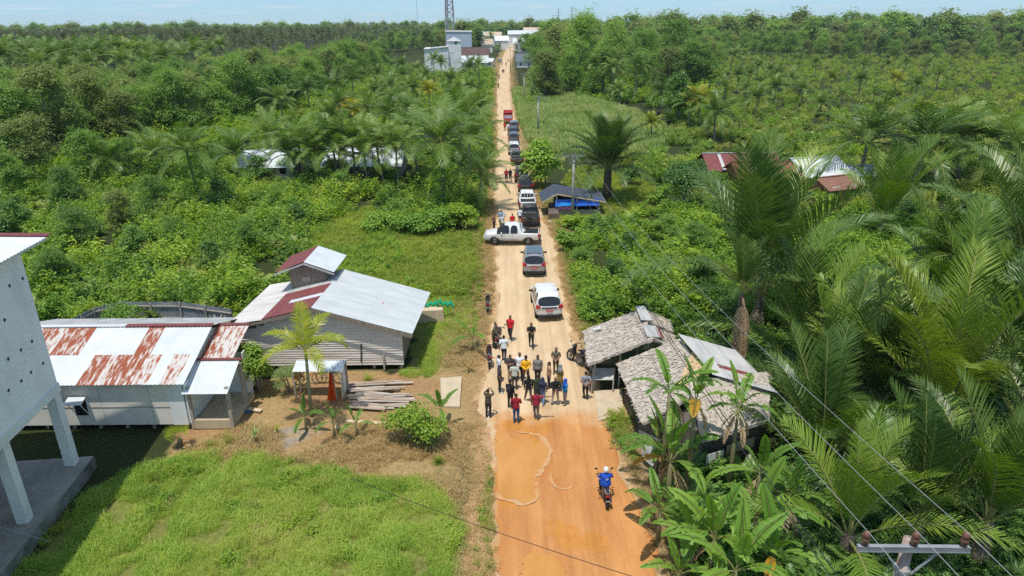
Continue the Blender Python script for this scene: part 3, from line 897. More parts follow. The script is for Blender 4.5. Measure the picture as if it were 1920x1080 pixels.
def bicycle(x, y, rz, lab, colr):
    t = thing('bicycle', lab, 'bicycle', (x, y, 0), rz, 'bicycles under the lean-to')
    fm = mat('bicycle_paint', colr, rough=.35)
    for s in (-.52, .52):
        mb = MB()
        pts = [(s + .3 * math.cos(a), 0, .33 + .3 * math.sin(a)) for a in np.linspace(0, 2 * PI, 25)]
        mb.tube(pts, .022, 6, 0, cap=False)
        for a in np.linspace(0, PI, 7)[:-1]:
            mb.bar((s + .29 * math.cos(a), 0, .33 + .29 * math.sin(a)), (s - .29 * math.cos(a), 0, .33 - .29 * math.sin(a)), .006, mi=1)
        mb.build('wheel', [rub, steel], t)
    mb = MB()
    for a, b in (((-.52, 0, .33), (-.15, 0, .32)), ((-.52, 0, .33), (-.22, 0, .78)), ((-.15, 0, .32), (-.22, 0, .8)), ((-.15, 0, .32), (.36, 0, .72)), ((-.2, 0, .74), (.34, 0, .8)), ((.34, 0, .86), (.52, 0, .33))):
        mb.tube([a, b], .018, 6)
    mb.build('frame', fm, t)
    mb = MB(); mb.tube([(.25, -.28, .98), (.36, -.2, .97), (.34, 0, .9), (.36, .2, .97), (.25, .28, .98)], .014, 6); mb.build('handlebar', steel, t)
    mb = MB(); mb.ell((-.24, 0, .85), (.14, .08, .04)); mb.build('saddle', rub, t)


bicycle(-11.6, 34.0, .15, 'red bicycle, left of the two parked under the zinc lean-to', (0.35, 0.03, 0.03))
bicycle(-10.35, 34.05, -.1, 'dark bicycle, right of the two parked under the zinc lean-to', (0.08, 0.09, 0.1))
mb = MB(); p = G(557, 705, .9); mb.ell((p.x, p.y, .95), (.28, .12, .3)); tag(mb.build('cloth_bundle', mat('red_cloth', (.5, .05, .02))), 'red cloth hung at the left post of the bicycle lean-to', 'cloth')
# orange tarp hung from a pole
p = G(622, 752)
mb = MB()
zs = np.linspace(0.05, 1.75, 12)
rows_ = []
for i, z_ in enumerate(zs):
    wdt = 0.21 * (1 - (z_ / 1.85)) + 0.05
    rows_.append([(p.x + .12 * z_ / 1.7 + u * wdt, p.y + .09 * math.sin(u * 6 + z_ * 2.2), z_) for u in np.linspace(-1, 1, 11)])
vsx = [q_ for r_ in rows_ for q_ in r_]
mb.add(vsx, [(i * 11 + k, i * 11 + k + 1, (i + 1) * 11 + k + 1, (i + 1) * 11 + k) for i in range(11) for k in range(10)])
mb.add([(a, b + .02, c) for a, b, c in vsx], [(i * 11 + k, (i + 1) * 11 + k, (i + 1) * 11 + k + 1, i * 11 + k + 1) for i in range(11) for k in range(10)])
tag(mb.build('orange_tarp', M['orange'], smooth=True), 'bright orange tarp hanging from a pole beside the plank pile', 'tarp')
mb = MB(); mb.tube([(p.x + .28, p.y + .06, 0), (p.x + .2, p.y + .06, 1.8)], .03, 6); tag(mb.build('pole', M['timber']), 'short wooden pole holding the orange tarp', 'pole')

# ------------------------------------------------------------------ plank pile: each board a thing of its own
bm_ = [mat('old_board', (0.40, 0.34, 0.29), (0.58, 0.52, 0.46), 4, .9, stretch=(.3, 2, 2)), mat('brown_board', (0.30, 0.22, 0.16), (0.45, 0.36, 0.28), 4, .9, stretch=(.3, 2, 2))]
for k in range(30):
    f = k / 29
    a = G(650 + random.uniform(-6, 26), 722 + f * 46); b = G(742 + random.uniform(-30, 46), 720 + f * 48 + random.uniform(-4, 6))
    zz = 0.08 + random.choice((0, .05, .11, .16)) * (1 - abs(f - .4))
    a.z = zz + random.uniform(0, .03); b.z = zz + random.uniform(0, .03)
    mb = MB(); mb.bar(a, b, random.uniform(.09, .2), .035)
    tag(mb.build('plank', bm_[k % 2]), 'weathered grey plank lying in the loose timber pile in front of the wooden house', 'plank', 'planks in the timber pile')
for (a, b, lb_) in (((628, 800), (655, 806), 'short sawn board lying alone on the bare yard'), ((650, 789), (725, 794), 'long fresh sawn board on the yard soil left of the green bush')):
    mb = MB(); A, B_ = G(*a, .06), G(*b, .06); mb.bar(A, B_, .22, .04); tag(mb.build('board', M['wood_pale']), lb_, 'board')
mb = MB(); mb.tube([G(441, 762, .25), G(452, 769, .15), G(470, 773, .1)], [.05, .07, .05], 6); tag(mb.build('hose', mat('blue_hose', (.02, .12, .4))), 'blue pipe lying beside the porch annex', 'pipe')
mb = MB(); mb.bar(G(466, 766, .1), G(490, 770, .1), .25, .05); tag(mb.build('board', M['wood_pale']), 'pale board lying beside the blue pipe and the porch', 'board')
mb = MB(); p = G(461, 730); mb.tube([(p.x, p.y, 0), (p.x, p.y, .85)], [.27, .29], 16); mb.tube([(p.x, p.y, .84), (p.x, p.y, .9)], .31, 16); tag(mb.build('barrel', mat('blue_plastic', (.02, .03, .25), rough=.4)), 'dark blue plastic barrel beside the porch annex', 'barrel')

# ------------------------------------------------------------------ corrugated fence behind the low house
fn = thing('zinc_fence', 'grey corrugated zinc fence bent round the back yard of the low house', 'fence', (-20, 40, 0))
fi = Matrix.Translation(-fn.location)
fp = [G(140, 640), G(186, 615), G(236, 603), G(345, 604), G(440, 618)]
fp = [Vector((p.x, p.y, 0)) for p in fp]
for k in range(len(fp) - 1):
    mb = MB(); corrugated(mb, fp[k] + Vector((0, 0, 1.5)), fp[k + 1] - fp[k], Vector((0, 0.02, -1.45)), 0.2, 0.02); lb(mb, 'panel', M['fence'], fn, fi)
    mb = MB(); d = Vector((0, -.06, 0)); mb.bar(fp[k] + d + Vector((0, 0, 1.2)), fp[k + 1] + d + Vector((0, 0, 1.2)), .07); mb.bar(fp[k] + d + Vector((0, 0, .35)), fp[k + 1] + d + Vector((0, 0, .35)), .07); lb(mb, 'rail', M['timber'], fn, fi)
    n_ = max(2, int((fp[k + 1] - fp[k]).length / 2))
    for j in range(n_):
        p = fp[k].lerp(fp[k + 1], j / n_)
        mb = MB(); mb.box((p.x, p.y - .12, .72), (.09, .09, random.uniform(1.4, 1.75))); lb(mb, 'post', M['timber'], fn, fi)
for k in range(6):
    a = G(405 + k * 5, 622, .1); b = G(415 + random.uniform(-25, 22), 590, 1.0)
    mb = MB(); mb.tube([a, b], .04, 6); tag(mb.build('branch', M['timber']), 'bare grey branch leaning in the brush heap by the zinc fence', 'branch', 'branches by the fence')

# ------------------------------------------------------------------ thatched huts (right)


def thatch(mb, a, b, c, d, nu=40, nv=14, jit=.03, mi=0, seed=0, th=.14):
    """thatched slope a-b eave (left to right), c above b, d above a; thick, ragged, with laid leaf courses"""
    a, b, c, d = map(Vector, (a, b, c, d))
    n = (b - a).cross(d - a).normalized()
    if n.z < 0: n = -n
    g = {}
    vs = []
    for j in range(nv + 1):
        for i in range(nu + 1):
            u, v = i / nu, j / nv
            p = (a * (1 - u) + b * u) * (1 - v) + (d * (1 - u) + c * u) * v
            r = random.uniform(-jit, jit)
            sag = -.05 * math.sin(PI * u) * math.sin(PI * v)
            p = p + n * (r + sag)
            if j == 0: p += (a - d).normalized() * random.uniform(-.02, .12)
            if i in (0, nu): p += (b - a).normalized() * random.uniform(-.05, .05)
            vs.append(p)
    m_ = len(vs)
    vs += [p - n * th for p in vs]
    fs = []
    for j in range(nv):
        for i in range(nu):
            q = j * (nu + 1) + i
            fs.append((q, q + 1, q + nu + 2, q + nu + 1)); fs.append((q + m_, q + nu + 1 + m_, q + nu + 2 + m_, q + 1 + m_))
    for i in range(nu):
        fs.append((i, i + m_, i + 1 + m_, i + 1)); q = nv * (nu + 1) + i; fs.append((q, q + 1, q + 1 + m_, q + m_))
    for j in range(nv):
        q = j * (nu + 1); fs.append((q, q + nu + 1, q + nu + 1 + m_, q + m_)); q += nu; fs.append((q, q + m_, q + nu + 1 + m_, q + nu + 1))
    mb.add(vs, fs, mi)
    area = (b - a).length * (d - a).length
    for k in range(int(area * 48)):
        u, v = random.random(), random.random() ** 1.1
        p = (a * (1 - u) + b * u) * (1 - v) + (d * (1 - u) + c * u) * v + n * random.uniform(.0, .035)
        dn = ((a - d).normalized() + (b - a).normalized() * random.uniform(-.5, .5) + n * random.uniform(-.05, .12)).normalized() * random.uniform(.10, .22)
        sd = (b - a).normalized() * random.uniform(.02, .045)
        mb.add([p - sd, p + sd, p + dn + sd * .6, p + dn - sd * .6], [(0, 1, 2, 3)], mi)


h1 = thing('thatched_hut', 'open thatched shelter by the road with a white patched ridge, farther of the two huts', 'hut', (6.5, 34.5, 0))
i1 = Matrix.Translation(-h1.location)
EF, EB = Vector((4.05, 32.35, 1.98)), Vector((4.25, 36.7, 1.98))
RF1, RB1 = Vector((7.55, 33.05, 3.12)), Vector((7.75, 37.2, 3.12))
XF, XB = Vector((9.05, 34.3, 2.25)), Vector((9.45, 37.4, 2.3))
mb = MB(); thatch(mb, EB, EF, RF1, RB1, 34, 26); lb(mb, 'thatch_roof', M['thatch'], h1, i1)
mb = MB(); thatch(mb, Vector((8.9, 33.7, 2.2)), Vector((9.3, 35.3, 2.25)), Vector((7.7, 35.0, 3.05)), RF1, 18, 10); thatch(mb, Vector((9.2, 35.5, 2.35)), XB, RB1, Vector((7.7, 35.2, 3.22)), 18, 12); lb(mb, 'thatch_roof', M['thatch'], h1, i1)
mb = MB()
mb.slab([(7.3, 35.2, 3.28), (7.95, 35.3, 3.2), (7.9, 37.3, 3.24), (7.35, 37.3, 3.24)], .03)
mb.slab([(7.25, 33.2, 3.18), (8.1, 33.5, 2.98), (8.1, 34.9, 3.02), (7.35, 34.7, 3.2)], .03)
lb(mb, 'ridge_sheet', M['zinc_old'], h1, i1)
mb = MB(); mb.slab([(8.0, 33.5, 3.02), (8.3, 33.6, 2.88), (8.3, 34.7, 2.9), (8.02, 34.6, 3.04)], .02); lb(mb, 'ridge_sheet', M['maroon'], h1, i1, label='small maroon sheet at the ridge')
mb = MB(); p0 = PY(1110, 627, 35.9); mb.add([(4.7, 35.9, 2.36), (5.15, 35.75, 2.52), (5.1, 35.95, 2.5), (5.25, 36.15, 2.55), (4.95, 36.05, 2.44), (4.75, 36.1, 2.38)], [(0, 1, 2, 3, 4, 5)]); lb(mb, 'patch', M['zinc'], h1, i1)
for x, y, zt in ((4.5, 33.0, 1.85), (4.6, 36.4, 1.9), (5.9, 33.3, 2.35), (7.5, 33.7, 2.9), (8.9, 34.6, 2.1), (9.2, 37.1, 2.2), (7.6, 36.9, 2.9)):
    mb = MB(); mb.tube([(x, y, 0), (x + random.uniform(-.04, .04), y, zt)], .055, 7); lb(mb, 'post', M['timber'], h1, i1)
mb = MB(); mb.bar((4.2, 32.75, 1.82), (7.55, 33.4, 2.85), .07); mb.bar((4.3, 36.5, 1.85), (7.6, 36.9, 2.9), .07); mb.bar((5.9, 33.3, 1.5), (8.9, 34.5, 1.6), .06); lb(mb, 'beam', M['timber'], h1, i1)
# stall counter with a pale top under the eave
st = thing('stall_table', 'pale topped display stall under the front eave of the farther thatched hut', 'stall', (4.95, 32.55, 0))
mb = MB(); a, b, c_, d_ = G(1110, 712, .85), G(1150, 712, .85), G(1152, 690, 1.15), G(1112, 690, 1.15)
mb.slab([a, b, c_, d_], .05)
mb.v = [tuple(Vector(v) - st.location) for v in mb.v]; mb.build('table_top', mat('grey_sheet', (.55, .56, .53), (.36, .36, .34), 2.2, .4), st)
for p in (a, b, c_, d_):
    mb = MB(); mb.bar(Vector((p.x, p.y, 0)) - st.location, p - st.location, .07); mb.build('leg', M['timber'], st)

h2 = thing('thatched_house', 'larger thatched house with a raised zinc roof half and a campaign poster', 'house', (9, 29.5, 0))
i2 = Matrix.Translation(-h2.location)
mb = MB(); thatch(mb, (5.66, 32.75, 1.82), (5.95, 26.8, 1.82), (9.35, 27.75, 3.3), (8.95, 32.85, 3.22), 44, 26, .028); lb(mb, 'thatch_roof', M['thatch'], h2, i2)
mb = MB(); thatch(mb, (7.85, 28.6, 2.72), (8.2, 28.35, 2.86), (9.2, 28.8, 3.36), (9.15, 31.0, 3.36), 14, 12, .03); lb(mb, 'thatch_roof', M['thatch_gold'], h2, i2, label='patch of golden straw on the thatch')
mb = MB(); corrugated(mb, (8.75, 32.5, 3.62), Vector((0.6, -4.5, 0)), Vector((3.0, -0.45, -0.75)), .22, .014, lambda u, v: 1 if (u > .62 and .3 < v < .9 and u < .74) else 0, rows=4); lb(mb, 'zinc_roof', [M['zinc_old'], M['maroon']], h2, i2)
mb = MB(); thatch(mb, (8.2, 24.95, 2.15), (11.6, 26.45, 2.2), (12.3, 28.9, 3.32), (8.15, 27.7, 3.52), 30, 18, .03); lb(mb, 'front_thatch', M['thatch'], h2, i2)
mb = MB(); mb.bar((8.15, 24.86, 2.13), (11.35, 26.28, 2.18), .05, .17); lb(mb, 'fascia', mat('grey_fascia', (.42, .40, .37)), h2, i2)
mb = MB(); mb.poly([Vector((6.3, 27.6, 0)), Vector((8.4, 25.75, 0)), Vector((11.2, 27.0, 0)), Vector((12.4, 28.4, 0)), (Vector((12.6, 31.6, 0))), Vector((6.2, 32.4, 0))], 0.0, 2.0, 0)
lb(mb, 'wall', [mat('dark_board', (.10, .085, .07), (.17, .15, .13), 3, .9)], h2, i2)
d2 = Vector((2.8, 1.25, 0)).normalized(); n2_ = Vector((d2.y, -d2.x, 0))
mb = MB(); a = Vector((9.7, 26.25, 0)) + n2_ * .05; b = Vector((11.2, 26.92, 0)) + n2_ * .05
mb.add([a + Vector((0, 0, .45)), b + Vector((0, 0, .45)), b + Vector((0, 0, 1.0)), a + Vector((0, 0, 1.0))], [(0, 1, 2, 3)]); lb(mb, 'lower_panel', mat('beige_panel', (.45, .38, .28)), h2, i2)
mb = MB(); mb.slab([(5.75, 26.6, 1.6), (6.6, 25.9, 1.55), (6.3, 25.6, .3), (5.95, 26.2, .35)], .02); lb(mb, 'side_sheet', M['zinc_old'], h2, i2)
mb = MB(); mb.poly([G(1368, 930), G(1440, 930), G(1445, 905, 0), G(1372, 902, 0)], -.05, .45); tag(mb.build('concrete_tank', M['concrete']), 'low grey concrete water trough below the poster wall of the thatched house', 'trough')
# campaign poster: number two above two portrait heads
pt = thing('poster', 'white campaign poster with a number two above two portrait heads, hung under the front eave', 'poster', Vector((8.85, 25.5, .72)) + n2_ * .2)
pt.rotation_euler = (0, 0, math.atan2(d2.y, d2.x))
mb = MB(); mb.box((0, 0, 0), (.95, .02, 1.05), 0, 0)
mb.box((.1, -.012, -.42), (.72, .006, .16), 0, 1); mb.box((0, -.011, -.25), (.9, .004, .14), 0, 2)
mb.build('sheet', [mat('poster_white', (.68, .68, .64)), mat('poster_teal', (.12, .38, .36)), mat('poster_red', (.5, .18, .14))], pt)
mb = MB()
for s in (-1, 1):
    mb.tube([(.1 + s * .16, -.013, .02), (.1 + s * .16, -.02, .02)], .145, 18, 0); mb.tube([(.1 + s * .16, -.021, .0), (.1 + s * .16, -.025, .0)], [.1, .1], 14, 1, squash=1)
    mb.box((.1 + s * .16, -.023, .09), (.16, .006, .06), 0, 0)
mb.build('portrait', [mat('poster_dark', (.05, .045, .045)), mat('poster_skin', (.42, .27, .2))], pt)
fc = bpy.data.curves.new('numeral', 'FONT'); fc.body = '2'; fc.size = .42; fc.align_x = 'CENTER'; fc.align_y = 'CENTER'; fc.extrude = .004
o = bpy.data.objects.new('numeral', fc); dg_ = None
C.objects.link(o); bpy.context.view_layer.update()
nm = bpy.data.meshes.new_from_object(o.evaluated_get(bpy.context.evaluated_depsgraph_get())); bpy.data.objects.remove(o)
nm.materials.clear(); nm.materials.append(mat('poster_maroon', (.22, .03, .04)))
o = link('numeral', nm, pt); o.location = (.1, -.016, .34); o.rotation_euler = (PI / 2, 0, 0)
pt2 = MB(); pt2.box((0, 0, 0), (.55, .02, .95)); pt2.box((0, -.012, .32), (.45, .005, .14), 0, 1)
pt2.box((0, -.012, -.15), (.4, .005, .45), 0, 2)
o = pt2.build('poster', [mat('poster_grey', (.35, .34, .30)), mat('poster_green', (.22, .34, .12)), mat('poster_brown', (.12, .09, .07))])
tag(o, 'worn darker poster hanging just left of the number two poster', 'poster'); o.location = Vector((8.02, 25.55, .75)) + n2_ * .16; o.rotation_euler = pt.rotation_euler

# ------------------------------------------------------------------ black roofed kiosk with blue tarp
kk = thing('kiosk', 'roadside kiosk with a black shade cloth roof and a blue tarp front', 'kiosk', (6.8, 71, 0))
ki = Matrix.Translation(-kk.location)
mb = MB()
A, B_ = Vector((4.75, 69.6, 2.42)), Vector((4.55, 72.7, 2.72))
corrugated(mb, A, B_ - A, Vector((5.2, .15, -.95)), .25, .012); corrugated(mb, A, B_ - A, Vector((-1.55, 0, -.95)), .25, .012); lb(mb, 'roof', M['black_net'], kk, ki)
mb = MB(); mb.bar((4.75, 69.55, 2.33), (9.95, 69.7, 1.4), .06, .13); mb.bar((4.75, 69.55, 2.33), (3.2, 69.55, 1.42), .06, .13); lb(mb, 'bargeboard', M['wood_pale'], kk, ki)
mb = MB()
mb.slab([(4.6, 69.5, 1.02), (9.2, 69.6, 1.08), (9.2, 69.95, 1.75), (4.6, 69.85, 1.72)], .02, 0)
mb.add([(4.62, 69.47, 1.04), (7.2, 69.5, 1.16), (5.3, 69.6, 1.45)], [(0, 1, 2)], 1)
lb(mb, 'tarp_front', [M['blue_tarp'], M['blue_light']], kk, ki)
for x, y, h_ in ((4.75, 69.75, 2.3), (9.3, 69.9, 1.5), (4.65, 72.4, 2.6), (9.3, 72.4, 1.7), (6.9, 69.8, 1.9)):
    mb = MB(); mb.box((x, y, h_ / 2), (.12, .12, h_)); lb(mb, 'post', M['timber'], kk, ki)
mb = MB(); mb.box((7, 69.9, .3), (4.7, .12, .6)); mb.box((9.3, 71, .3), (.12, 2.3, .6)); lb(mb, 'low_wall', M['concrete'], kk, ki)
mb = MB(); mb.box((7, 72.3, .8), (4.6, .08, 1.6)); lb(mb, 'back_wall', M['dark'], kk, ki)
mb = MB(); mb.box((5.65, 69.66, .83), (1.5, .03, .34), 0, 0)
for k in range(8): mb.box((5.0 + k * .18, 69.63, .83 + .07 * math.sin(k * 1.7)), (.13, .01, .06), 0, 1)
lb(mb, 'banner', [mat('pink_cloth', (.65, .12, .38)), mat('white_cloth', (.75, .72, .75))], kk, ki)
mb = MB(); mb.poly([G(1028, 414), G(1048, 414), G(1045, 392), G(1028, 392)], 0, .75); tag(mb.build('low_wall', mat('brown_wall', (.12, .09, .075), (.18, .14, .11), 2)), 'dark brown low wall beside the kiosk at the road edge', 'wall')
mb = MB(); mb.poly([G(1026, 418), G(1056, 418), G(1050, 412), G(1030, 412)], 0, .1); tag(mb.build('step_slab', conc), 'pale step slab in front of the brown wall by the kiosk', 'slab')

# ------------------------------------------------------------------ farther houses


def gable(name, label, loc, rz, w_, d_, he, hr, wall_m, roof_m, over=.5, group=None, cat='house', door=True, ridge_along='x', picks=None):
    """gabled house, ridge along local x; parts wall, roof slopes, door, windows"""
    t = thing(name, label, cat, loc, rz, group)
    mb = MB()
    mb.poly([Vector((-w_ / 2, -d_ / 2, 0)), Vector((w_ / 2, -d_ / 2, 0)), Vector((w_ / 2, d_ / 2, 0)), Vector((-w_ / 2, d_ / 2, 0))], 0, he)
    for s in (-1, 1):
        x = s * w_ / 2
        mb.add([(x, -d_ / 2, he), (x, d_ / 2, he), (x, 0, hr - .08)], [(0, 1, 2)])
    mb.build('wall', wall_m, t)
    sl = (hr - he) / (d_ / 2)
    for s in (-1, 1):
        mb = MB(); corrugated(mb, (-w_ / 2 - over, 0, hr), Vector((w_ + 2 * over, 0, 0)), Vector((0, s * (d_ / 2 + over), -sl * (d_ / 2 + over))), max(.3, w_ / 40), .015, picks)
        mb.build('roof', roof_m, t)
    mb = MB(); mb.bar((-w_ / 2 - over, 0, hr + .04), (w_ / 2 + over, 0, hr + .04), .3, .05); mb.build('ridge_cap', roof_m[-1] if isinstance(roof_m, list) else roof_m, t)
    if door:
        mb = MB(); mb.box((w_ * .12, -d_ / 2 - .03, 1.0), (.9, .05, 2.0)); mb.build('door', M['plank_dark'], t)
        for k in (-.3, .33):
            mb = MB(); mb.box((w_ * k, -d_ / 2 - .03, 1.45), (1.0, .06, 1.0), 0, 0); mb.box((w_ * k, -d_ / 2 - .05, 1.45), (.84, .05, .84), 0, 1); mb.build('window', [M['white_wall'], M['dark']], t)
    return t


gable('zinc_house', 'white zinc roofed house among palms on the left, farther from the road', (-31.8, 91.5, 0), 0, 7.0, 8.0, 2.1, 3.5, M['grey_wall'], [M['zinc']])
gable('zinc_house', 'white zinc roofed house half hidden by palms on the left, nearer the road', (-19.5, 92.2, 0), 0, 9.6, 7.6, 2.0, 3.5, M['plank_dark'], [M['zinc']])
gable('red_house', 'red walled house with a maroon and white striped zinc roof right of the road', (29, 86.5, 0), .03, 8.6, 5.4, 2.0, 3.4, mat('brick_red', (.36, .13, .08)), [M['maroon'], M['zinc_old']],
      picks=lambda u, v: 1 if (v > .9 or abs(u - .22) < .02 or abs(u - .5) < .012 or abs(u - .72) < .015) else 0)
gable('red_house', 'maroon roofed wing standing in front of the striped roof house', (30.2, 80.6, 0), .03, 7.2, 5.0, 2.3, 3.4, mat('brick_red2', (.34, .14, .09)), [M['maroon']])
gable('zinc_house', 'white zinc roofed house right of the maroon roofed wing', (36.4, 81.6, 0), .25, 5.6, 5.6, 2.3, 3.7, M['plank_dark'], [M['zinc']])
gable('zinc_house', 'small low white zinc roofed hut farthest right in the house cluster', (43.5, 82, 0), -.1, 4.4, 3.6, 1.9, 2.6, M['plank_dark'], [M['zinc']])
gable('red_house', 'brick hut with a reddish lean roof in front of the white zinc house', (36.2, 75.5, 0), .35, 4.2, 3.6, 1.9, 2.7, mat('brick_red3', (.40, .17, .09)), [mat('clay_roof', (.26, .13, .09), (.2, .10, .07), 2)])
mb = MB(); p = G(1490, 372, 1.0); mb.tube([(p.x, p.y, 0), (p.x, p.y, 1.5), (p.x, p.y, 1.7)], [.9, .9, .3], 18); tag(mb.build('water_tank', mat('tank_blue', (.05, .25, .55), rough=.4)), 'light blue water tank in front of the brick hut', 'tank')

# ---- village at the end of the road
sw = thing('block_house', 'tall white windowless block house with a raised end tower left of the far road', 'building', (-27.5, 296, 0), R(4))
mb = MB(); mb.box((-2.6, 0, 5), (9.6, 14, 9.6), 0, 0); mb.box((4.6, 0, 6.2), (5.6, 8, 12.4), 0, 0); mb.build('wall', M['white_wall'], sw)
mb = MB(); mb.slab([(-7.7, -7.4, 9.6), (2.2, -7.4, 10.4), (2.2, 7.4, 10.4), (-7.7, 7.4, 9.6)], .25)
mb.add([(1.5, -4.3, 12.4), (7.7, -4.3, 12.4), (7.7, 4.3, 12.4), (1.5, 4.3, 12.4), (4.6, 0, 14)], [(0, 1, 4), (1, 2, 4), (2, 3, 4), (3, 0, 4)]); mb.build('roof', M['zinc_old'], sw)
mb = MB(); mb.box((5.4, -4.05, 11.7), (.9, .1, .7)); mb.build('window', M['dark'], sw)
mb = MB(); mb.box((-1, -7.03, 7), (.4, .06, 3)); mb.box((3.6, -4.03, 8.3), (2.4, .06, .25)); mb.build('weather_stain', M['stain_wall'], sw)
bl = thing('block_house', 'pale blue grey block building with a blue side behind the white tower house', 'building', (-28.2, 402, 0), R(3))
mb = MB(); mb.box((0, 0, 7.4), (14, 12, 14.8), 0, 0); mb.box((7.02, 0, 7.4), (.08, 11.9, 14.7), 0, 1); mb.build('wall', [mat('pale_blue_wall', (.47, .56, .66)), mat('blue_wall', (.16, .26, .46))], bl)
mb = MB(); mb.slab([(-7.3, -6.3, 15.0), (7.3, -6.3, 14.8), (7.3, 6.3, 15.3), (-7.3, 6.3, 15.5)], .25); mb.build('roof', M['zinc_old'], bl)
gable('zinc_house', 'long low house with a pale zinc roof beside the white tower house', (-16.2, 322, 0), R(2), 12, 9, 3.0, 5.6, M['grey_wall'], [M['zinc']], group=None)
gable('zinc_house', 'open fronted shop with a white zinc roof at the far road edge', (-10.6, 334, 0), R(-15), 6, 6, 2.6, 3.9, M['grey_wall'], [M['zinc']])
gable('brown_roof_house', 'wide house with a dark brown roof behind the low zinc houses', (-21, 372, 0), 0, 20, 12, 4, 7.6, M['grey_wall'], [mat('brown_tile', (.085, .05, .045), (.13, .08, .07), 1)])
gable('grey_roof_house', 'small house with a slate blue roof right of the far road', (7.6, 330, 0), 0, 9, 7, 3, 6.0, M['white_wall'], [mat('slate_roof', (.12, .15, .20))])
gable('grey_roof_house', 'grey roofed house farther behind the slate blue roof house', (9.5, 420, 0), 0, 9, 7, 4, 8.5, M['grey_wall'], [mat('slate_roof2', (.16, .17, .20))])
vill = [(925, 68, 640, 14, 9, 'blocky'), (900, 64, 760, 22, 8, 'pale'), (985, 62, 640, 30, 10, 'cream'), (1003, 56, 700, 22, 12, 'white'), (940, 72, 560, 10, 7, 'grey'), (975, 78, 520, 9, 6, 'white'), (912, 80, 500, 8, 6, 'white')]
for k, (qx, qy, D, w_, h_, kind) in enumerate(vill):
    p = PY(qx, qy, D)
    gable('village_house', '%s far village house, %s' % (kind, ['just left of the road vanishing point', 'farthest left of them', 'widest of them right of the road', 'tallest one rightmost', 'small one beside the dark palms left of the road', 'nearest one right of the road', 'nearest one left of the road'][k]),
          (p.x, D, 0), random.uniform(-.2, .2), w_, w_ * .6, h_, h_ + 3, [M['white_wall'], M['grey_wall']][k % 2], [M['zinc'] if k % 3 else mat('cream_roof', (.55, .45, .33))], group='houses of the far village', door=False)
far_h = [(1165, 51, 900), (1186, 53, 860), (1222, 49, 950), (1232, 46, 980), (1290, 52, 900), (1303, 47, 930), (1450, 50, 1100), (1170, 48, 1000)]
for k, (qx, qy, D) in enumerate(far_h):
    p = PY(qx, qy, D); w_ = random.uniform(9, 15)
    gable('village_house', 'small pale house showing above the trees far right of the road', (p.x, D, 0), random.uniform(-.4, .4), w_, w_ * .7, p.z - 2, p.z + 1.5, [M['white_wall'], M['grey_wall']][k % 2], [M['zinc']], group='pale houses far beyond the right trees', door=False)
# ------------------------------------------------------------------ power line
pole_conc = mat('pole_concrete', (0.36, 0.34, 0.31), (0.45, 0.43, 0.40), 3, .85)
pole_rust = mat('pole_rust', (0.33, 0.20, 0.15), (0.42, 0.38, 0.35), 5, .8, stretch=(1, 1, .4))
galv = mat('galvanised_steel', (0.27, 0.285, 0.30), (0.36, 0.375, 0.39), 4, .5, metal=.3)
insul = mat('brown_porcelain', (0.17, 0.075, 0.05), rough=.25, coat=.4)


def pole(label, x, y, h, arm=2.05, m=pole_conc, ins=True, rz=0.0, brace=True, r=.13):
    t = thing('utility_pole', label, 'utility pole', (x, y, 0), rz, 'utility poles along the road')
    mb = MB(); mb.tube([(0, 0, 0), (0, 0, h)], [r * 1.25, r * .8], 12); mb.build('mast', m, t, smooth=True)
    mb = MB(); mb.box((0, -.16, h - .08), (arm, .09, .11)); mb.box((0, -.2, h - .025), (arm, .02, .02)); mb.box((0, -.2, h - .135), (arm, .02, .02)); mb.build('crossarm', galv, t)
    if brace:
        mb = MB()
        for s in (-1, 1): mb.bar((s * .55, -.15, h - .1), (s * .1, -.13, h - .72), .05, .02)
        mb.tube([(0, 0, h - .76), (0, 0, h - .68)], r * 1.15, 12)
        mb.build('brace', galv, t)
    if ins:
        for s in (-1, 0, 1):
            mb = MB(); X_ = s * (arm / 2 - .12)
            mb.tube([(X_, -.16, h - .04), (X_, -.16, h + .06), (X_, -.16, h + .065), (X_, -.16, h + .16), (X_, -.16, h + .17), (X_, -.16, h + .175), (X_, -.16, h + .24), (X_, -.16, h + .275), (X_, -.16, h + .30)],
                    [.05, .045, .075, .07, .05, .075, .065, .05, .022], 14); mb.build('insulator', insul, t, smooth=True)
    return t


NP = (7.42, 10.15)
hN = 9.92
pole('rust streaked utility pole nearest the camera, lower right, with three brown insulators', NP[0], NP[1], hN, m=pole_rust, rz=R(-1.5))
kp = PY(1076, 290, 68.8)
pole('slim grey utility pole standing at the kiosk', kp.x, 68.8, kp.z, rz=R(3))
far_p = [(1009, 181, 252), (983, 138, 190), (957, 88, 138), (962, 95, 126), (965, 78, 112)]
tops = [(kp.x, 68.8, kp.z)]
labs = ['grey utility pole in the tall pale grass beyond the kiosk', 'utility pole at the grass edge beside the big trees', 'utility pole by the bend where the far road narrows', 'thin utility pole at the far road edge, nearer the village', 'smallest utility pole at the far end of the road']
for (qx, qt, qb), lb_ in zip(far_p, labs):
    b = G(qx, qb); tz = PY(qx, qt, b.y)
    pole(lb_, b.x, b.y, tz.z, rz=R(3), ins=b.y < 200, r=.14)
    tops.append((b.x, b.y, tz.z))
cable_al = mat('aluminium_cable', (0.42, 0.43, 0.45), rough=.4, metal=.3)
cable_bk = mat('black_cable', (0.03, 0.03, 0.032), rough=.6)


def span(a, b, sag, n=28):
    a = Vector(a); b = Vector(b)
    return [a.lerp(b, i / n) - Vector((0, 0, 4 * sag * (i / n) * (1 - i / n))) for i in range(n + 1)]


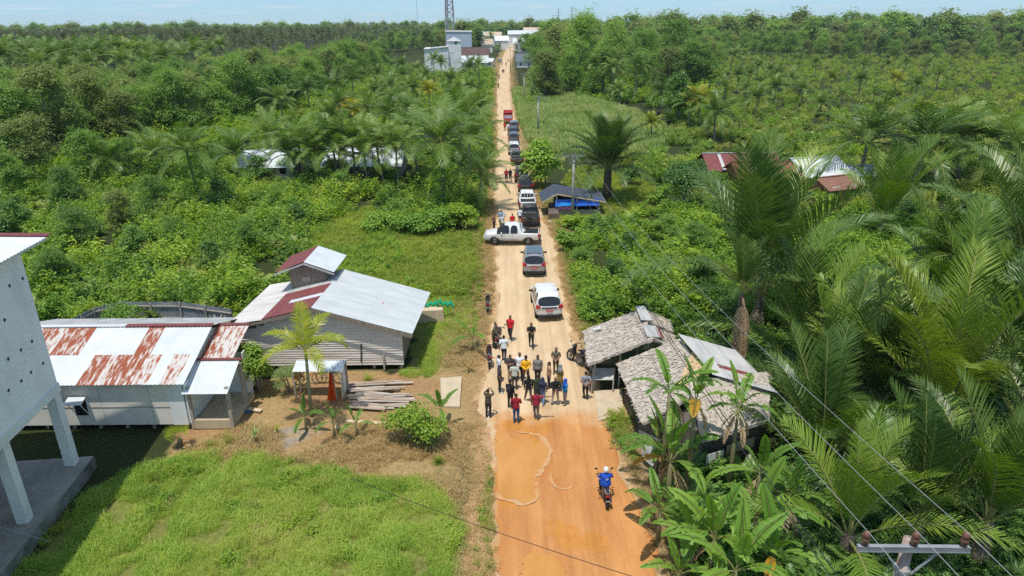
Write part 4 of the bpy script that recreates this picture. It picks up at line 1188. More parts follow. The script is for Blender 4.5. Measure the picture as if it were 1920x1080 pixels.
for s in (-1, 0, 1):
    pts = span((NP[0] + s * .9 + 2.6, NP[1] - 17, hN + .4), (NP[0] + s * .9, NP[1] - .16, hN + .3), .35, 10)
    pts += span((NP[0] + s * .9, NP[1] - .16, hN + .3), (tops[0][0] + s * .9, tops[0][1] - .16, tops[0][2] + .3), 1.1)[1:]
    for k in (0, 1, 3):
        a, b = tops[k], tops[k + 1 if k < 3 else 5]
        if k == 1: b = tops[2]
        pts += span((a[0] + s * .9, a[1], a[2] + .3), (b[0] + s * .9, b[1], b[2] + .3), .9, 10)[1:]
        if k == 1: break
    mb = MB(); mb.tube(pts, [.0065 + .00004 * max(0, p.y - 20) for p in pts], 5, cap=False)
    tag(mb.build('power_cable', cable_al), 'bare power cable strung on the %s insulators of the nearest pole' % {-1: 'road side', 0: 'middle', 1: 'outer side'}[s], 'cable')
for j, (o1, z1, z2) in enumerate(((-.15, 7.6, 5.0), (.0, 7.15, 4.6))):
    pts = span((NP[0] + 2.4, NP[1] - 17, z1), (NP[0] + o1, NP[1] - .1, z1), .3, 8) + span((NP[0] + o1, NP[1] - .1, z1), (tops[0][0] + o1, tops[0][1], z2), 1.0)[1:]
    mb = MB(); mb.tube(pts, [.014 + .00006 * max(0, p.y - 20) for p in pts], 5, cap=False)
    tag(mb.build('service_cable', cable_bk), '%s dark insulated cable strung below the crossarms over the thatched roofs' % ('upper' if j == 0 else 'lower'), 'cable')
a, b = G(915, 980, 5.2), G(1260, 1092, 6.4)
d_ = (b - a)
mb = MB(); mb.tube(span(a - d_ * 1.1, b + d_ * .75, .25), .010, 5, cap=False); tag(mb.build('house_cable', cable_bk), 'single thin dark cable crossing low over the orange road', 'cable')
a, b = G(0, 987, 1.2), G(93, 1016, .3)
mb = MB(); mb.tube([a + (a - b), a, b], .008, 5); tag(mb.build('guy_wire', cable_al), 'pale thin wire slanting from the block house platform into the grass', 'wire')

# ------------------------------------------------------------------ lattice towers


def lattice(t, base, top, h, n, r, mats, mi_fn=None):
    legs = MB(); br = MB()
    def cr(z):
        w_ = base + (top - base) * z / h
        return [Vector((sx * w_ / 2, sy * w_ / 2, z)) for sx, sy in ((-1, -1), (1, -1), (1, 1), (-1, 1))]
    for k in range(n):
        c0, c1 = cr(h * k / n), cr(h * (k + 1) / n)
        mi = mi_fn(k) if mi_fn else 0
        for i in range(4):
            legs.bar(c0[i], c1[i], r * 1.6, mi=mi)
            br.bar(c0[i], c1[(i + 1) % 4], r, mi=mi); br.bar(c0[(i + 1) % 4], c1[i], r, mi=mi); br.bar(c1[i], c1[(i + 1) % 4], r, mi=mi)
    legs.build('leg_set', mats, t); br.build('lattice', mats, t)


D = 420.0
b0 = PY(844, 60, D)
tw = thing('telecom_tower', 'tall red and white banded telecom lattice tower rising behind the blue grey block building', 'tower', (b0.x, D, 0))
lattice(tw, 5.6, 2.6, 58, 15, .2, [mat('tower_white', (.42, .45, .50)), mat('tower_red', (.34, .22, .25))], lambda k: (k // 2) % 2)
mb = MB()
for z in (44, 50, 54):
    for s in (-1, 1): mb.box((s * 1.9, -1.6, z), (.35, .2, 2.2))
mb.tube([(-1.2, 1, 0), (-1.0, 1, 57)], .35, 6); mb.build('antenna', mat('tower_grey', (.42, .43, .46)), tw)
q = PY(783, 42, 700); mb = MB(); mb.tube([(q.x, 700, 0), (q.x, 700, 62)], .14, 5)
for z in range(8, 60, 9): mb.bar((q.x - .3, 700, z), (q.x + .3, 700, z + 3), .1)
tag(mb.build('radio_mast', galv), 'very thin radio mast left of the telecom tower', 'mast')
pyl = None
steel_far = mat('pylon_steel', (.34, .37, .42))
for k, (qx, qt, D) in enumerate(((1047, 14, 1700), (1073, 10, 1600), (1219, 21, 1900), (1285, 23, 2400), (1329, 27, 2700), (1371, 26, 2600), (1412, 25, 2600), (1139, 28, 2700))):
    top = PY(qx, qt, D)
    t = thing('transmission_pylon', 'steel lattice transmission pylon on the horizon right of the road', 'pylon', (top.x, D, 0), random.uniform(-.3, .3), 'transmission pylons on the horizon')
    h = top.z
    mb = MB()
    for sx in (-1, 1):
        for sy in (-1, 1):
            mb.bar((sx * 5, sy * 5, 0), (sx * 1.1, sy * 1.1, h * .62), .5); mb.bar((sx * 1.1, sy * 1.1, h * .62), (0, 0, h), .42)
    for j in range(8):
        z0, z1 = h * .62 * j / 8, h * .62 * (j + 1) / 8
        w0, w1 = 5 - 3.9 * j / 8, 5 - 3.9 * (j + 1) / 8
        mb.bar((-w0, -w0, z0), (w1, -w1, z1), .3); mb.bar((w0, -w0, z0), (-w1, -w1, z1), .3)
    mb.build('lattice', steel_far, t)
    mb = MB()
    for z, wv in ((.66, 7), (.78, 6), (.89, 5)):
        mb.bar((-wv, 0, h * z), (wv, 0, h * z), .45); mb.bar((-wv, 0, h * z), (0, 0, h * (z + .05)), .3); mb.bar((wv, 0, h * z), (0, 0, h * (z + .05)), .3)
    mb.build('crossarm', steel_far, t)

# ------------------------------------------------------------------ cars
glass = mat('car_glass', (0.018, 0.02, 0.024), rough=.06, spec=.7)
tyre_m = mat('tyre', (0.022, 0.022, 0.022), rough=.85)
rim_m = mat('alloy', (0.30, 0.30, 0.31), rough=.35, metal=.6)
red_l = mat('tail_lamp', (0.42, 0.012, 0.02), rough=.15, coat=.6)
head_l = mat('head_lamp', (0.55, 0.57, 0.60), rough=.1, coat=.6)
trim = mat('black_trim', (0.025, 0.025, 0.027), rough=.5)
chrome = mat('chrome', (0.6, 0.6, 0.62), rough=.15, metal=.9)
plate_r = mat('red_plate', (0.50, 0.02, 0.03), rough=.5)
plate_w = mat('plate_white', (0.75, 0.72, 0.72), rough=.5)
plate_k = mat('black_plate', (0.03, 0.03, 0.03), rough=.5)
_paint = {}


def paint_m(c, metal=0.0):
    k = (c, metal)
    if k not in _paint:
        _paint[k] = mat('car_paint', c, tuple(x * .78 + d * .16 for x, d in zip(c, (.55, .42, .28))), 1.6, rough=.32 if metal else .36, metal=metal * .7, coat=.4, spec=.5, lo=.38, hi=.72)
    return _paint[k]


# stations: y, sill z, half width sill, belt z, half width belt, top z, half width top, kind (p paint / g glass on the upper band, topglass)
MPV = [(0.00, .50, .70, .92, .80, .97, .72, 'p', 'p'), (.05, .36, .84, 1.02, .89, 1.08, .85, 'p', 'g'), (.40, .30, .86, 1.05, .905, 1.68, .75, 'p', 'p'), (.58, .30, .87, 1.05, .91, 1.755, .69, 'g', 'p'),
       (1.45, .28, .88, 1.05, .915, 1.80, .70, 'p', 'p'), (1.55, .28, .88, 1.05, .915, 1.80, .70, 'g', 'p'), (2.45, .28, .88, 1.04, .915, 1.79, .70, 'p', 'p'), (2.54, .28, .88, 1.04, .915, 1.785, .70, 'g', 'p'),
       (2.95, .28, .88, 1.03, .915, 1.72, .68, 'g', 'g'), (3.62, .28, .88, 1.02, .905, 1.12, .78, 'p', 'p'), (4.25, .30, .86, .90, .87, .98, .70, 'p', 'p'), (4.6, .36, .76, .68, .78, .74, .62, 'p', 'p'), (4.7, .45, .62, .60, .66, .63, .5, 'p', 'p')]
SUVC = MPV
PICK = [(0.00, .52, .80, .98, .86, 1.04, .84, 'p', 'p'), (.06, .40, .86, 1.04, .90, 1.08, .87, 'p', 'p'), (1.60, .38, .88, 1.04, .91, 1.09, .87, 'p', 'p'), (1.66, .36, .88, 1.05, .92, 1.16, .80, 'p', 'g'),
        (1.86, .34, .89, 1.06, .92, 1.66, .68, 'p', 'p'), (2.02, .34, .89, 1.06, .92, 1.78, .66, 'g', 'p'), (2.72, .33, .89, 1.05, .92, 1.80, .67, 'p', 'p'), (2.80, .33, .89, 1.05, .92, 1.80, .67, 'g', 'p'),
        (3.28, .33, .89, 1.04, .92, 1.72, .66, 'g', 'g'), (4.0, .34, .89, 1.03, .91, 1.16, .80, 'p', 'p'), (4.85, .36, .87, .98, .88, 1.06, .74, 'p', 'p'), (5.2, .42, .80, .76, .82, .84, .66, 'p', 'p'), (5.3, .5, .66, .66, .7, .70, .55, 'p', 'p')]


def car_mesh(st, mats):
    n = len(st)
    vs = []; fs = []; mi = []
    for (y, zs, ws, zb, wb, zt, wt, _, _) in st:
        zm = zs + (zb - zs) * .5
        ring = [(-ws * .96, zs), (-max(ws, wb) - .012, zm), (-wb, zb), (-wt, zt), (0, zt + .03), (wt, zt), (wb, zb), (max(ws, wb) + .012, zm), (ws * .96, zs), (0, zs)]
        vs += [(x, y, z) for x, z in ring]
    k = 10
    for i in range(n - 1):
        kind, tk = st[i][7], st[i][8]
        for j in range(k):
            f = (i * k + j, i * k + (j + 1) % k, (i + 1) * k + (j + 1) % k, (i + 1) * k + j)
            m_ = 0
            if j in (2, 5) and kind == 'g': m_ = 1
            if j in (3, 4) and tk == 'g': m_ = 1
            fs.append(f); mi.append(m_)
    fs.append(tuple(range(k - 1, -1, -1))); mi.append(0)
    fs.append(tuple((n - 1) * k + j for j in range(k))); mi.append(0)
    me = bpy.data.meshes.new('cage'); me.from_pydata(vs, [], fs)
    for m_ in mats: me.materials.append(m_)
    me.polygons.foreach_set('material_index', np.array(mi, np.int32))
    o = bpy.data.objects.new('cage', me); C.objects.link(o)
    bm = bmesh.new(); bm.from_mesh(me)
    cl = bm.edges.layers.float.new('crease_edge')
    for e in bm.edges:
        ms = {f.material_index for f in e.link_faces}
        if len(ms) > 1: e[cl] = .85
        a, b = e.verts
        if abs(a.co.y - b.co.y) < 1e-6: continue
        ja, jb = a.index % k, b.index % k
        if ja == jb and ja in (2, 6): e[cl] = .5
    bm.normal_update(); bmesh.ops.recalc_face_normals(bm, faces=bm.faces[:])
    bm.to_mesh(me); bm.free()
    md = o.modifiers.new('s', 'SUBSURF'); md.levels = 2; md.render_levels = 2
    bpy.context.view_layer.update()
    em = bpy.data.meshes.new_from_object(o.evaluated_get(bpy.context.evaluated_depsgraph_get()))
    bpy.data.objects.remove(o)
    out = []
    for idx in range(2):
        bm = bmesh.new(); bm.from_mesh(em)
        bmesh.ops.delete(bm, geom=[f for f in bm.faces if f.material_index != idx], context='FACES')
        if idx == 1:                                        # split the glazing into its panes
            pass
        r_ = bpy.data.meshes.new('body' if idx == 0 else 'glazing')
        for f in bm.faces: f.material_index = 0; f.smooth = True
        bm.to_mesh(r_); bm.free(); r_.materials.append(mats[idx]); out.append(r_)
    return out


def split_islands(me, name, m):
    bm = bmesh.new(); bm.from_mesh(me)
    seen = set(); res = []
    bm.faces.ensure_lookup_table()
    for f in bm.faces:
        if f.index in seen: continue
        st = [f]; comp = []
        seen.add(f.index)
        while st:
            g = st.pop(); comp.append(g)
            for e in g.edges:
                for h in e.link_faces:
                    if h.index not in seen: seen.add(h.index); st.append(h)
        mp = {}; V = []; Fs = []
        for g in comp:
            for v in g.verts:
                if v.index not in mp: mp[v.index] = len(V); V.append(v.co.copy())
            Fs.append(tuple(mp[v.index] for v in g.verts))
        r_ = bpy.data.meshes.new(name); r_.from_pydata(V, [], Fs); r_.materials.append(m)
        r_.polygons.foreach_set('use_smooth', np.ones(len(Fs), bool)); res.append(r_)
    bm.free()
    return res


_cars = {}
wheel_rim = None


def wheels(t, ys, hw, r):
    key = round(r, 3)
    if ('w', key) not in _cars:
        mb = MB()
        pr = [(r * .62, -.1), (r * .92, -.115), (r, -.085), (r, .085), (r * .92, .115), (r * .62, .1)]
        vs = [(x, rr * math.cos(2 * PI * i / 28), rr * math.sin(2 * PI * i / 28)) for rr, x in pr for i in range(28)]
        mb.add(vs, [(j * 28 + i, j * 28 + (i + 1) % 28, (j + 1) * 28 + (i + 1) % 28, (j + 1) * 28 + i) for j in range(5) for i in range(28)])
        tm = mb.mesh('tyre', [tyre_m], True)
        mb = MB(); mb.disc((0, 0, 0), (1, 0, 0), r * .2, .2); mb.disc((0, 0, 0), (1, 0, 0), r * .62, .06, 24, 1)
        for k in range(6):
            a = k * PI / 3
            for s in (-1, 1): mb.bar((s * .085, 0, 0), (s * .095, r * .6 * math.cos(a), r * .6 * math.sin(a)), .06, .04)
        mb.tube([(-.1, 0, 0), (-.1, 0, 0)], .01, 3)
        _cars[('w', key)] = (tm, mb.mesh('rim', [rim_m, trim]))
    tm, rmh = _cars[('w', key)]
    for y in ys:
        for s in (-1, 1):
            o = link('wheel', rmh, t); o.location = (s * hw, y, r)
            link('tyre', tm, o)
    mb = MB()
    for y in ys:
        for s in (-1, 1):
            pts = [(s * (hw + .045), y + (r + .05) * math.cos(a), r + (r + .05) * math.sin(a)) for a in np.linspace(-.2, PI + .2, 16)]
            mb.tube(pts, .05, 6)
    mb.build('wheel_arch', trim, t)


def car(kind, label, loc, rz, colr, metal=0.0, plate=None, roofc=None, group=None, cat='car', name='parked_car', detail=True, glassroof=False):
    t = thing(name, label, cat, loc, rz, group)
    st = MPV if kind == 'mpv' else PICK
    pm = paint_m(colr, metal)
    key = (kind, colr, metal)
    if key not in _cars:
        b, g = car_mesh(st, [pm, glass])
        _cars[key] = (b, split_islands(g, 'window', glass))
    b, gs = _cars[key]
    link('body', b, t)
    for g in gs: link('window', g, t)
    if kind == 'mpv':
        wheels(t, (.85, 3.72), .80, .335); hw = .92
        for s in (-1, 1):
            mb = MB(); mb.slab([(s * .90, .12, 1.02), (s * .60, .005, .96), (s * .60, .02, 1.14), (s * .86, .2, 1.24)] if s > 0 else [(-.60, .005, .96), (-.90, .12, 1.02), (-.86, .2, 1.24), (-.60, .02, 1.14)], .05)
            mb.box((s * .82, .045, 1.08), (.2, .16, .19)); mb.build('tail_light', red_l, t)
            mb = MB(); mb.box((s * .66, 4.47, .80), (.3, .2, .12)); mb.build('headlight', head_l, t)
            mb = MB(); mb.ell((s * 1.0, 3.2, 1.08), (.12, .07, .09)); mb.bar((s * .88, 3.2, 1.03), (s * 1.0, 3.2, 1.06), .04); mb.build('mirror', trim if detail else pm, t)
        mb = MB(); mb.box((0, .01, 1.02), (1.1, .1, .07)); mb.build('tailgate_trim', chrome if colr[0] < .5 else trim, t)
        mb = MB(); mb.box((0, -.01, .42), (1.5, .14, .16)); mb.build('bumper', trim, t)
        if plate is not None:
            mb = MB(); mb.box((0, -.05, .83), (.44, .03, .15), 0, 0)
            for k in range(5): mb.box((-.14 + k * .07, -.068, .835), (.035, .006, .06), 0, 1)
            mb.build('license_plate', [plate, plate_w], t)
        if roofc is not None:
            mb = MB(); mb.slab([(-.6, .75, 1.822), (.6, .75, 1.822), (.6, 2.75, 1.832), (-.6, 2.75, 1.832)], .02); mb.build('roof_panel', roofc, t)
    else:
        wheels(t, (1.05, 4.2), .82, .385)
        mb = MB(); mb.slab([(-.76, .12, 1.118), (.76, .12, 1.118), (.76, 1.52, 1.118), (-.76, 1.52, 1.118)], .03, 0)
        for k in range(6): mb.box((-.6 + k * .24, .82, 1.125), (.04, 1.36, .02), 0, 0)
        mb.build('bed_cover', trim, t)
        for s in (-1, 1):
            mb = MB(); mb.box((s * .86, .05, .9), (.12, .16, .32)); mb.build('tail_light', red_l, t)
            mb = MB(); mb.box((s * .7, 5.02, .88), (.28, .24, .14)); mb.build('headlight', head_l, t)
            mb = MB(); mb.ell((s * 1.02, 3.55, 1.12), (.13, .08, .11)); mb.bar((s * .88, 3.55, 1.06), (s * 1.02, 3.55, 1.1), .04); mb.build('mirror', pm, t)
        mb = MB(); mb.box((0, -.06, .46), (1.66, .16, .14)); mb.build('bumper', trim, t)
        mb = MB()
        mb.bar((-.72, 1.6, 1.1), (-.62, 1.72, 1.62), .07); mb.bar((.72, 1.6, 1.1), (.62, 1.72, 1.62), .07); mb.bar((-.62, 1.72, 1.62), (.62, 1.72, 1.62), .07)
        for k in (-.32, 0, .32): mb.bar((k, 1.63, 1.12), (k, 1.72, 1.6), .05)
        mb.build('roll_bar', pm if colr[0] > .3 else trim, t)
        for s in (-1, 1):
            mb = MB(); mb.box((s * .95, 2.9, .40), (.1, 1.9, .05)); mb.build('side_step', trim, t)
            mb = MB(); mb.box((s * .935, 2.55, .93), (.03, .16, .03)); mb.box((s * .935, 3.35, .93), (.03, .16, .03)); mb.build('door_handle', chrome, t)
        if plate is not None:
            mb = MB(); mb.box((0, -.03, .72), (.44, .03, .13), 0, 0); mb.build('license_plate', [plate], t)
    return t


def at_px(qx, qy):
    p = G(qx, qy); return (p.x, p.y, 0.03)


WHITE, SILVER, BLACK = (.72, .73, .74), (.33, .34, .36), (.02, .021, .024)
car('mpv', 'white people carrier with red plate, parked nearest the crowd', at_px(1030, 604), R(4), WHITE, plate=plate_r)
car('mpv', 'silver grey people carrier with red plate, parked behind the turned white pickup', at_px(1001.5, 521), R(-1), SILVER, .5, plate=plate_r, roofc=mat('tinted_roof', (.10, .135, .165), rough=.2, coat=.5))
p = Vector(at_px(1012, 461)); sp_ = car('pickup', 'white double cab pickup turned sideways across the road', (p.x, p.y + .75, .03), R(90 - 3), WHITE, plate=None, name='pickup_truck', cat='pickup'); sp_.scale = (1.0, .97, 1.08)
car('pickup', 'black double cab pickup with a covered bed, just behind the sideways white pickup', at_px(995.5, 428), R(1), BLACK, .3, plate=plate_k, name='pickup_truck', cat='pickup')
car('pickup', 'white pickup parked in front of the black pickup in the roadside queue', at_px(990, 398), R(1), WHITE, name='pickup_truck', cat='pickup')
car('mpv', 'black car parked beyond the white pickup in the roadside queue', at_px(986, 365), R(1), BLACK, .3)
car('mpv', 'dark brown off-roader beside the leafy roadside tree', at_px(978.5, 344), R(1), (.06, .035, .02), .2)
car('pickup', 'dark pickup bed half hidden by the roadside tree leaves', at_px(970.5, 312), R(1), (.03, .03, .028), name='pickup_truck', cat='pickup')
car('mpv', 'white van just visible left of the roadside tree', at_px(964, 292), R(1), WHITE)
car('mpv', 'blue grey car with red tail lights beyond the white van', at_px(963.5, 271), R(1), (.10, .13, .17), .4)
car('mpv', 'dark blue car, third from the far end of the roadside queue', at_px(962, 260), R(1), (.03, .045, .07), .4)
car('mpv', 'grey car with a dark roof next to the red truck', at_px(964, 247), R(1), (.22, .24, .27), .4)
# red truck at the head of the queue
tk = thing('truck', 'red cargo truck facing the camera at the far end of the queue', 'truck', at_px(953, 234), R(1))
rp = paint_m((.52, .035, .045))
mb = MB(); mb.box((0, .9, 1.35), (2.0, 1.7, 1.7), 0, 0, .94); mb.build('cab', rp, tk)
mb = MB(); mb.box((0, .035, 1.72), (1.7, .05, .62)); mb.build('windscreen', mat('pale_glass', (.42, .47, .55), rough=.15), tk)
mb = MB(); mb.box((0, 4.0, 1.0), (2.1, 4.4, .2)); mb.box((0, 1.85, 2.1), (2.1, .1, 1.9)); mb.box((-1.03, 4, 1.55), (.06, 4.4, 1.0)); mb.box((1.03, 4, 1.55), (.06, 4.4, 1.0)); mb.box((0, 1.2, 2.62), (2.1, 1.2, .12)); mb.build('cargo_bed', rp, tk)
mb = MB(); mb.box((0, .02, .62), (2.0, .12, .3)); mb.build('bumper', trim, tk)
wheels(tk, (1.0, 4.8), .9, .42); tk.scale = (.88, .88, .88)
car('mpv', 'tiny white car parked outside the far shop', at_px(938.5, 117), R(10), WHITE)

# ------------------------------------------------------------------ motorbikes
seat_m = mat('bike_seat', (0.018, 0.018, 0.02), rough=.6)
engine_m = mat('engine_grey', (0.16, 0.16, 0.17), rough=.4, metal=.5)


def motorbike(label, loc, rz, colr, lean=R(7), name='motorbike', group='motorbikes on the road', accent=(.5, .5, .52)):
    """scooter; travels along local +y, rear wheel at the origin end"""
    t = thing(name, label, 'motorbike', loc, rz, group)
    t.rotation_euler = (0, lean, rz)
    pm = paint_m(colr); am = paint_m(accent, .4)
    for y in (-.62, .62):
        mb = MB(); pts = [(0, y + .235 * math.cos(a), .285 + .235 * math.sin(a)) for a in np.linspace(0, 2 * PI, 21)]
        mb.tube(pts, .05, 8, 0, cap=False); tm = mb.mesh('tyre', [tyre_m], True)
        mb = MB(); mb.disc((0, y, .285), (1, 0, 0), .06, .12, 10)
        for k in range(5):
            a = k * 2 * PI / 5; mb.bar((0, y, .285), (0, y + .19 * math.cos(a), .285 + .19 * math.sin(a)), .03, .05)
        mb.tube([(0, y + .195 * math.cos(a), .285 + .195 * math.sin(a)) for a in np.linspace(0, 2 * PI, 21)], .022, 6, cap=False)
        o = mb.build('wheel', rim_m, t); link('tyre', tm, o)
    mb = MB(); mb.tube([(0, -.78, .80), (0, -.55, .70), (0, -.15, .60), (0, .12, .46), (0, .32, .42)], [(.05, .04), (.12, .10), (.15, .14), (.13, .12), (.10, .08)], 10)
    mb.tube([(0, .30, .40), (0, .42, .62), (0, .40, .86), (0, .36, .98)], [(.14, .05), (.19, .07), (.15, .08), (.10, .07)], 10); mb.build('body', pm, t, smooth=True)
    mb = MB(); mb.tube([(0, .62, .56), (0, .66, .62), (0, .70, .58)], [.05, .085, .05], 8); mb.tube([(0, .40, .25 + .28), (0, .55, .57), (0, .80, .52)], [.05, .09, .05], 8); mb.build('mudguard', pm, t, smooth=True)
    mb = MB(); mb.tube([(0, -.74, .84), (0, -.45, .82), (0, -.12, .78), (0, .10, .76)], [(.08, .03), (.13, .05), (.14, .05), (.09, .04)], 10); mb.build('seat', seat_m, t, smooth=True)
    mb = MB(); mb.tube([(-.34, .30, 1.02), (-.14, .38, 1.0), (0, .39, .99), (.14, .38, 1.0), (.34, .30, 1.02)], .017, 6); mb.tube([(-.36, .29, 1.02), (-.24, .34, 1.015)], .024, 6); mb.tube([(.36, .29, 1.02), (.24, .34, 1.015)], .024, 6); mb.build('handlebar', seat_m, t)
    for s in (-1, 1):
        mb = MB(); mb.tube([(s * .2, .37, 1.0), (s * .32, .40, 1.2)], .01, 5); mb.ell((s * .34, .40, 1.23), (.07, .025, .045)); mb.build('mirror', seat_m, t)
        mb = MB(); mb.tube([(s * .07, .62, .285), (s * .08, .46, .62), (s * .05, .40, .9)], .025, 6); mb.build('fork', engine_m, t)
    mb = MB(); mb.ell((0, .47, .90), (.10, .06, .07)); mb.build('headlight', head_l, t)
    mb = MB(); mb.box((0, -.82, .72), (.16, .05, .08)); mb.build('tail_light', red_l, t)
    mb = MB(); mb.box((0, -.88, .52), (.24, .015, .10), 0, 0); mb.box((0, -.89, .52), (.16, .006, .04), 0, 1); mb.build('license_plate', [plate_k, plate_w], t)
    mb = MB(); mb.box((0, -.05, .34), (.2, .5, .24), 0, 0, .8); mb.build('engine', engine_m, t)
    mb = MB(); mb.tube([(.12, .05, .25), (.16, -.3, .27), (.17, -.78, .36)], [.03, .06, .055], 8); mb.build('exhaust', chrome, t)
    mb = MB(); mb.tube([(-.14, -.05, .22), (-.26, -.08, .02)], .014, 5); mb.build('stand', engine_m, t)
    mb = MB(); mb.tube([(-.09, -.5, .86), (-.08, -.82, .87), (.08, -.82, .87), (.09, -.5, .86)], .015, 5); mb.build('grab_rail', am, t)
    return t


bike_spots = [
    ('black motorbike parked alone on the dry left verge', (913, 581), 2, (.02, .02, .025)),
    ('black and grey motorbike with a man leaning on it on the left verge', (932, 645), -8, (.06, .06, .065)),
    ('dark maroon motorbike with a silver tail, parked left of the crowd', (915.5, 680), 5, (.06, .02, .025)),
    ('large black motorbike parked slanted beside the thatched hut', (1085, 684), 42, (.016, .016, .02)),
    ('second black motorbike tucked under the eave of the thatched hut', (1099, 690), 20, (.02, .02, .02)),
]
for lb_, q_, a, c_ in bike_spots:
    b = motorbike(lb_, at_px(*q_), R(a), c_)
    if 'large' in lb_: b.scale = (1.15, 1.15, 1.15)
rb = motorbike('grey motorbike ridden by the person in the blue jacket on the orange clay', at_px(1133, 935), R(1), (.05, .06, .06), lean=0.0)
wb = motorbike('white scooter stopped beyond the sideways pickup', at_px(940.7, 424), R(180 + 8), (.7, .71, .72), lean=0.0)
far_bikes = [((934.4, 165), 'motorbike nearest the camera among those riding on the far road'), ((936, 148.5), 'second nearest motorbike on the far road, in the middle of it'), ((931, 144), 'motorbike hugging the left edge of the far road'),
             ((941, 123), 'dark motorbike beside the far white car'), ((949, 123.5), 'motorbike in mid road beyond the white car'), ((952.6, 117), 'farthest motorbike, at the right edge of the far road')]
FB = []
for q_, lb_ in far_bikes:
    c = copy_tree(rb); c.location = at_px(*q_); c['label'] = lb_; c.rotation_euler = (0, 0, R(random.choice((0, 180)))); FB.append(c)
# ------------------------------------------------------------------ people
SK = [mat('skin_tan', (.30, .165, .10), rough=.55), mat('skin_brown', (.21, .11, .065), rough=.55)]
HAIR = mat('black_hair', (.012, .011, .011), rough=.55)
EYE = mat('eye_dark', (.015, .012, .012), rough=.3)
LIP = mat('lip', (.26, .10, .08))
_cl = {}


def cloth(c, c2=None, scale=14):
    k = (c, c2)
    if k not in _cl:
        _cl[k] = mat('cloth', c, c2 or tuple(min(1, x * 1.18 + .004) for x in c), scale if c2 else 7, .9, .35, 16, lo=.42, hi=.58)
    return _cl[k]


ARMS = {  # elbow, wrist, knuckle direction for the right-hand side (x > 0); mirrored for the other
    'down': ((.235, .03, 1.10), (.235, -.03, .87)),
    'back': ((.265, .10, 1.13), (.05, .165, .97)),
    'front': ((.25, -.02, 1.12), (.045, -.185, .97)),
    'crossed': ((.25, -.06, 1.14), (-.06, -.215, 1.17)),
    'point': ((.42, -.06, 1.33), (.64, -.13, 1.36)),
    'photo': ((.24, -.19, 1.34), (.075, -.25, 1.53)),
    'phone': ((.245, -.03, 1.13), (.07, -.25, 1.15)),
    'swing_f': ((.225, -.05, 1.11), (.22, -.20, .92)),
    'swing_b': ((.23, .10, 1.12), (.235, .16, .89)),
    'hip': ((.34, .06, 1.16), (.19, -.02, 1.0)),
    'lean': ((.24, -.16, 1.14), (.20, -.38, 1.02)),
    'ride': ((.30, -.10, 1.16), (.30, -.36, 1.06)),
}
LEGS = {
    'stand': (((.095, -.01, .47), (.105, .02, .085)), ((.095, -.01, .47), (.105, .02, .085))),
    'wide': (((.13, -.01, .47), (.18, .02, .085)), ((.13, -.01, .47), (.18, .02, .085))),
    'walk': (((.09, -.17, .48), (.09, -.20, .085)), ((.09, .03, .46), (.09, .27, .14))),
    'stride': (((.11, -.13, .48), (.16, -.26, .085)), ((.11, .06, .46), (.16, .26, .10))),
    'cross': (((.09, -.03, .47), (.04, -.06, .085)), ((.09, .0, .47), (.10, .04, .085))),
    'ride': (((.20, -.40, .82), (.17, -.32, .42)), ((.20, -.40, .82), (.17, -.32, .42))),
}


def seg_tube(mb, a, b, ra, rb, n=10):
    a = Vector(a); b = Vector(b); d = (b - a)
    mb.tube([a - d.normalized() * ra * .55, a, a.lerp(b, .35), a.lerp(b, .7), b, b + d.normalized() * rb * .55],
            [ra * .55, ra, ra * .97 + rb * .03, (ra + rb) * .5, rb, rb * .55], n)


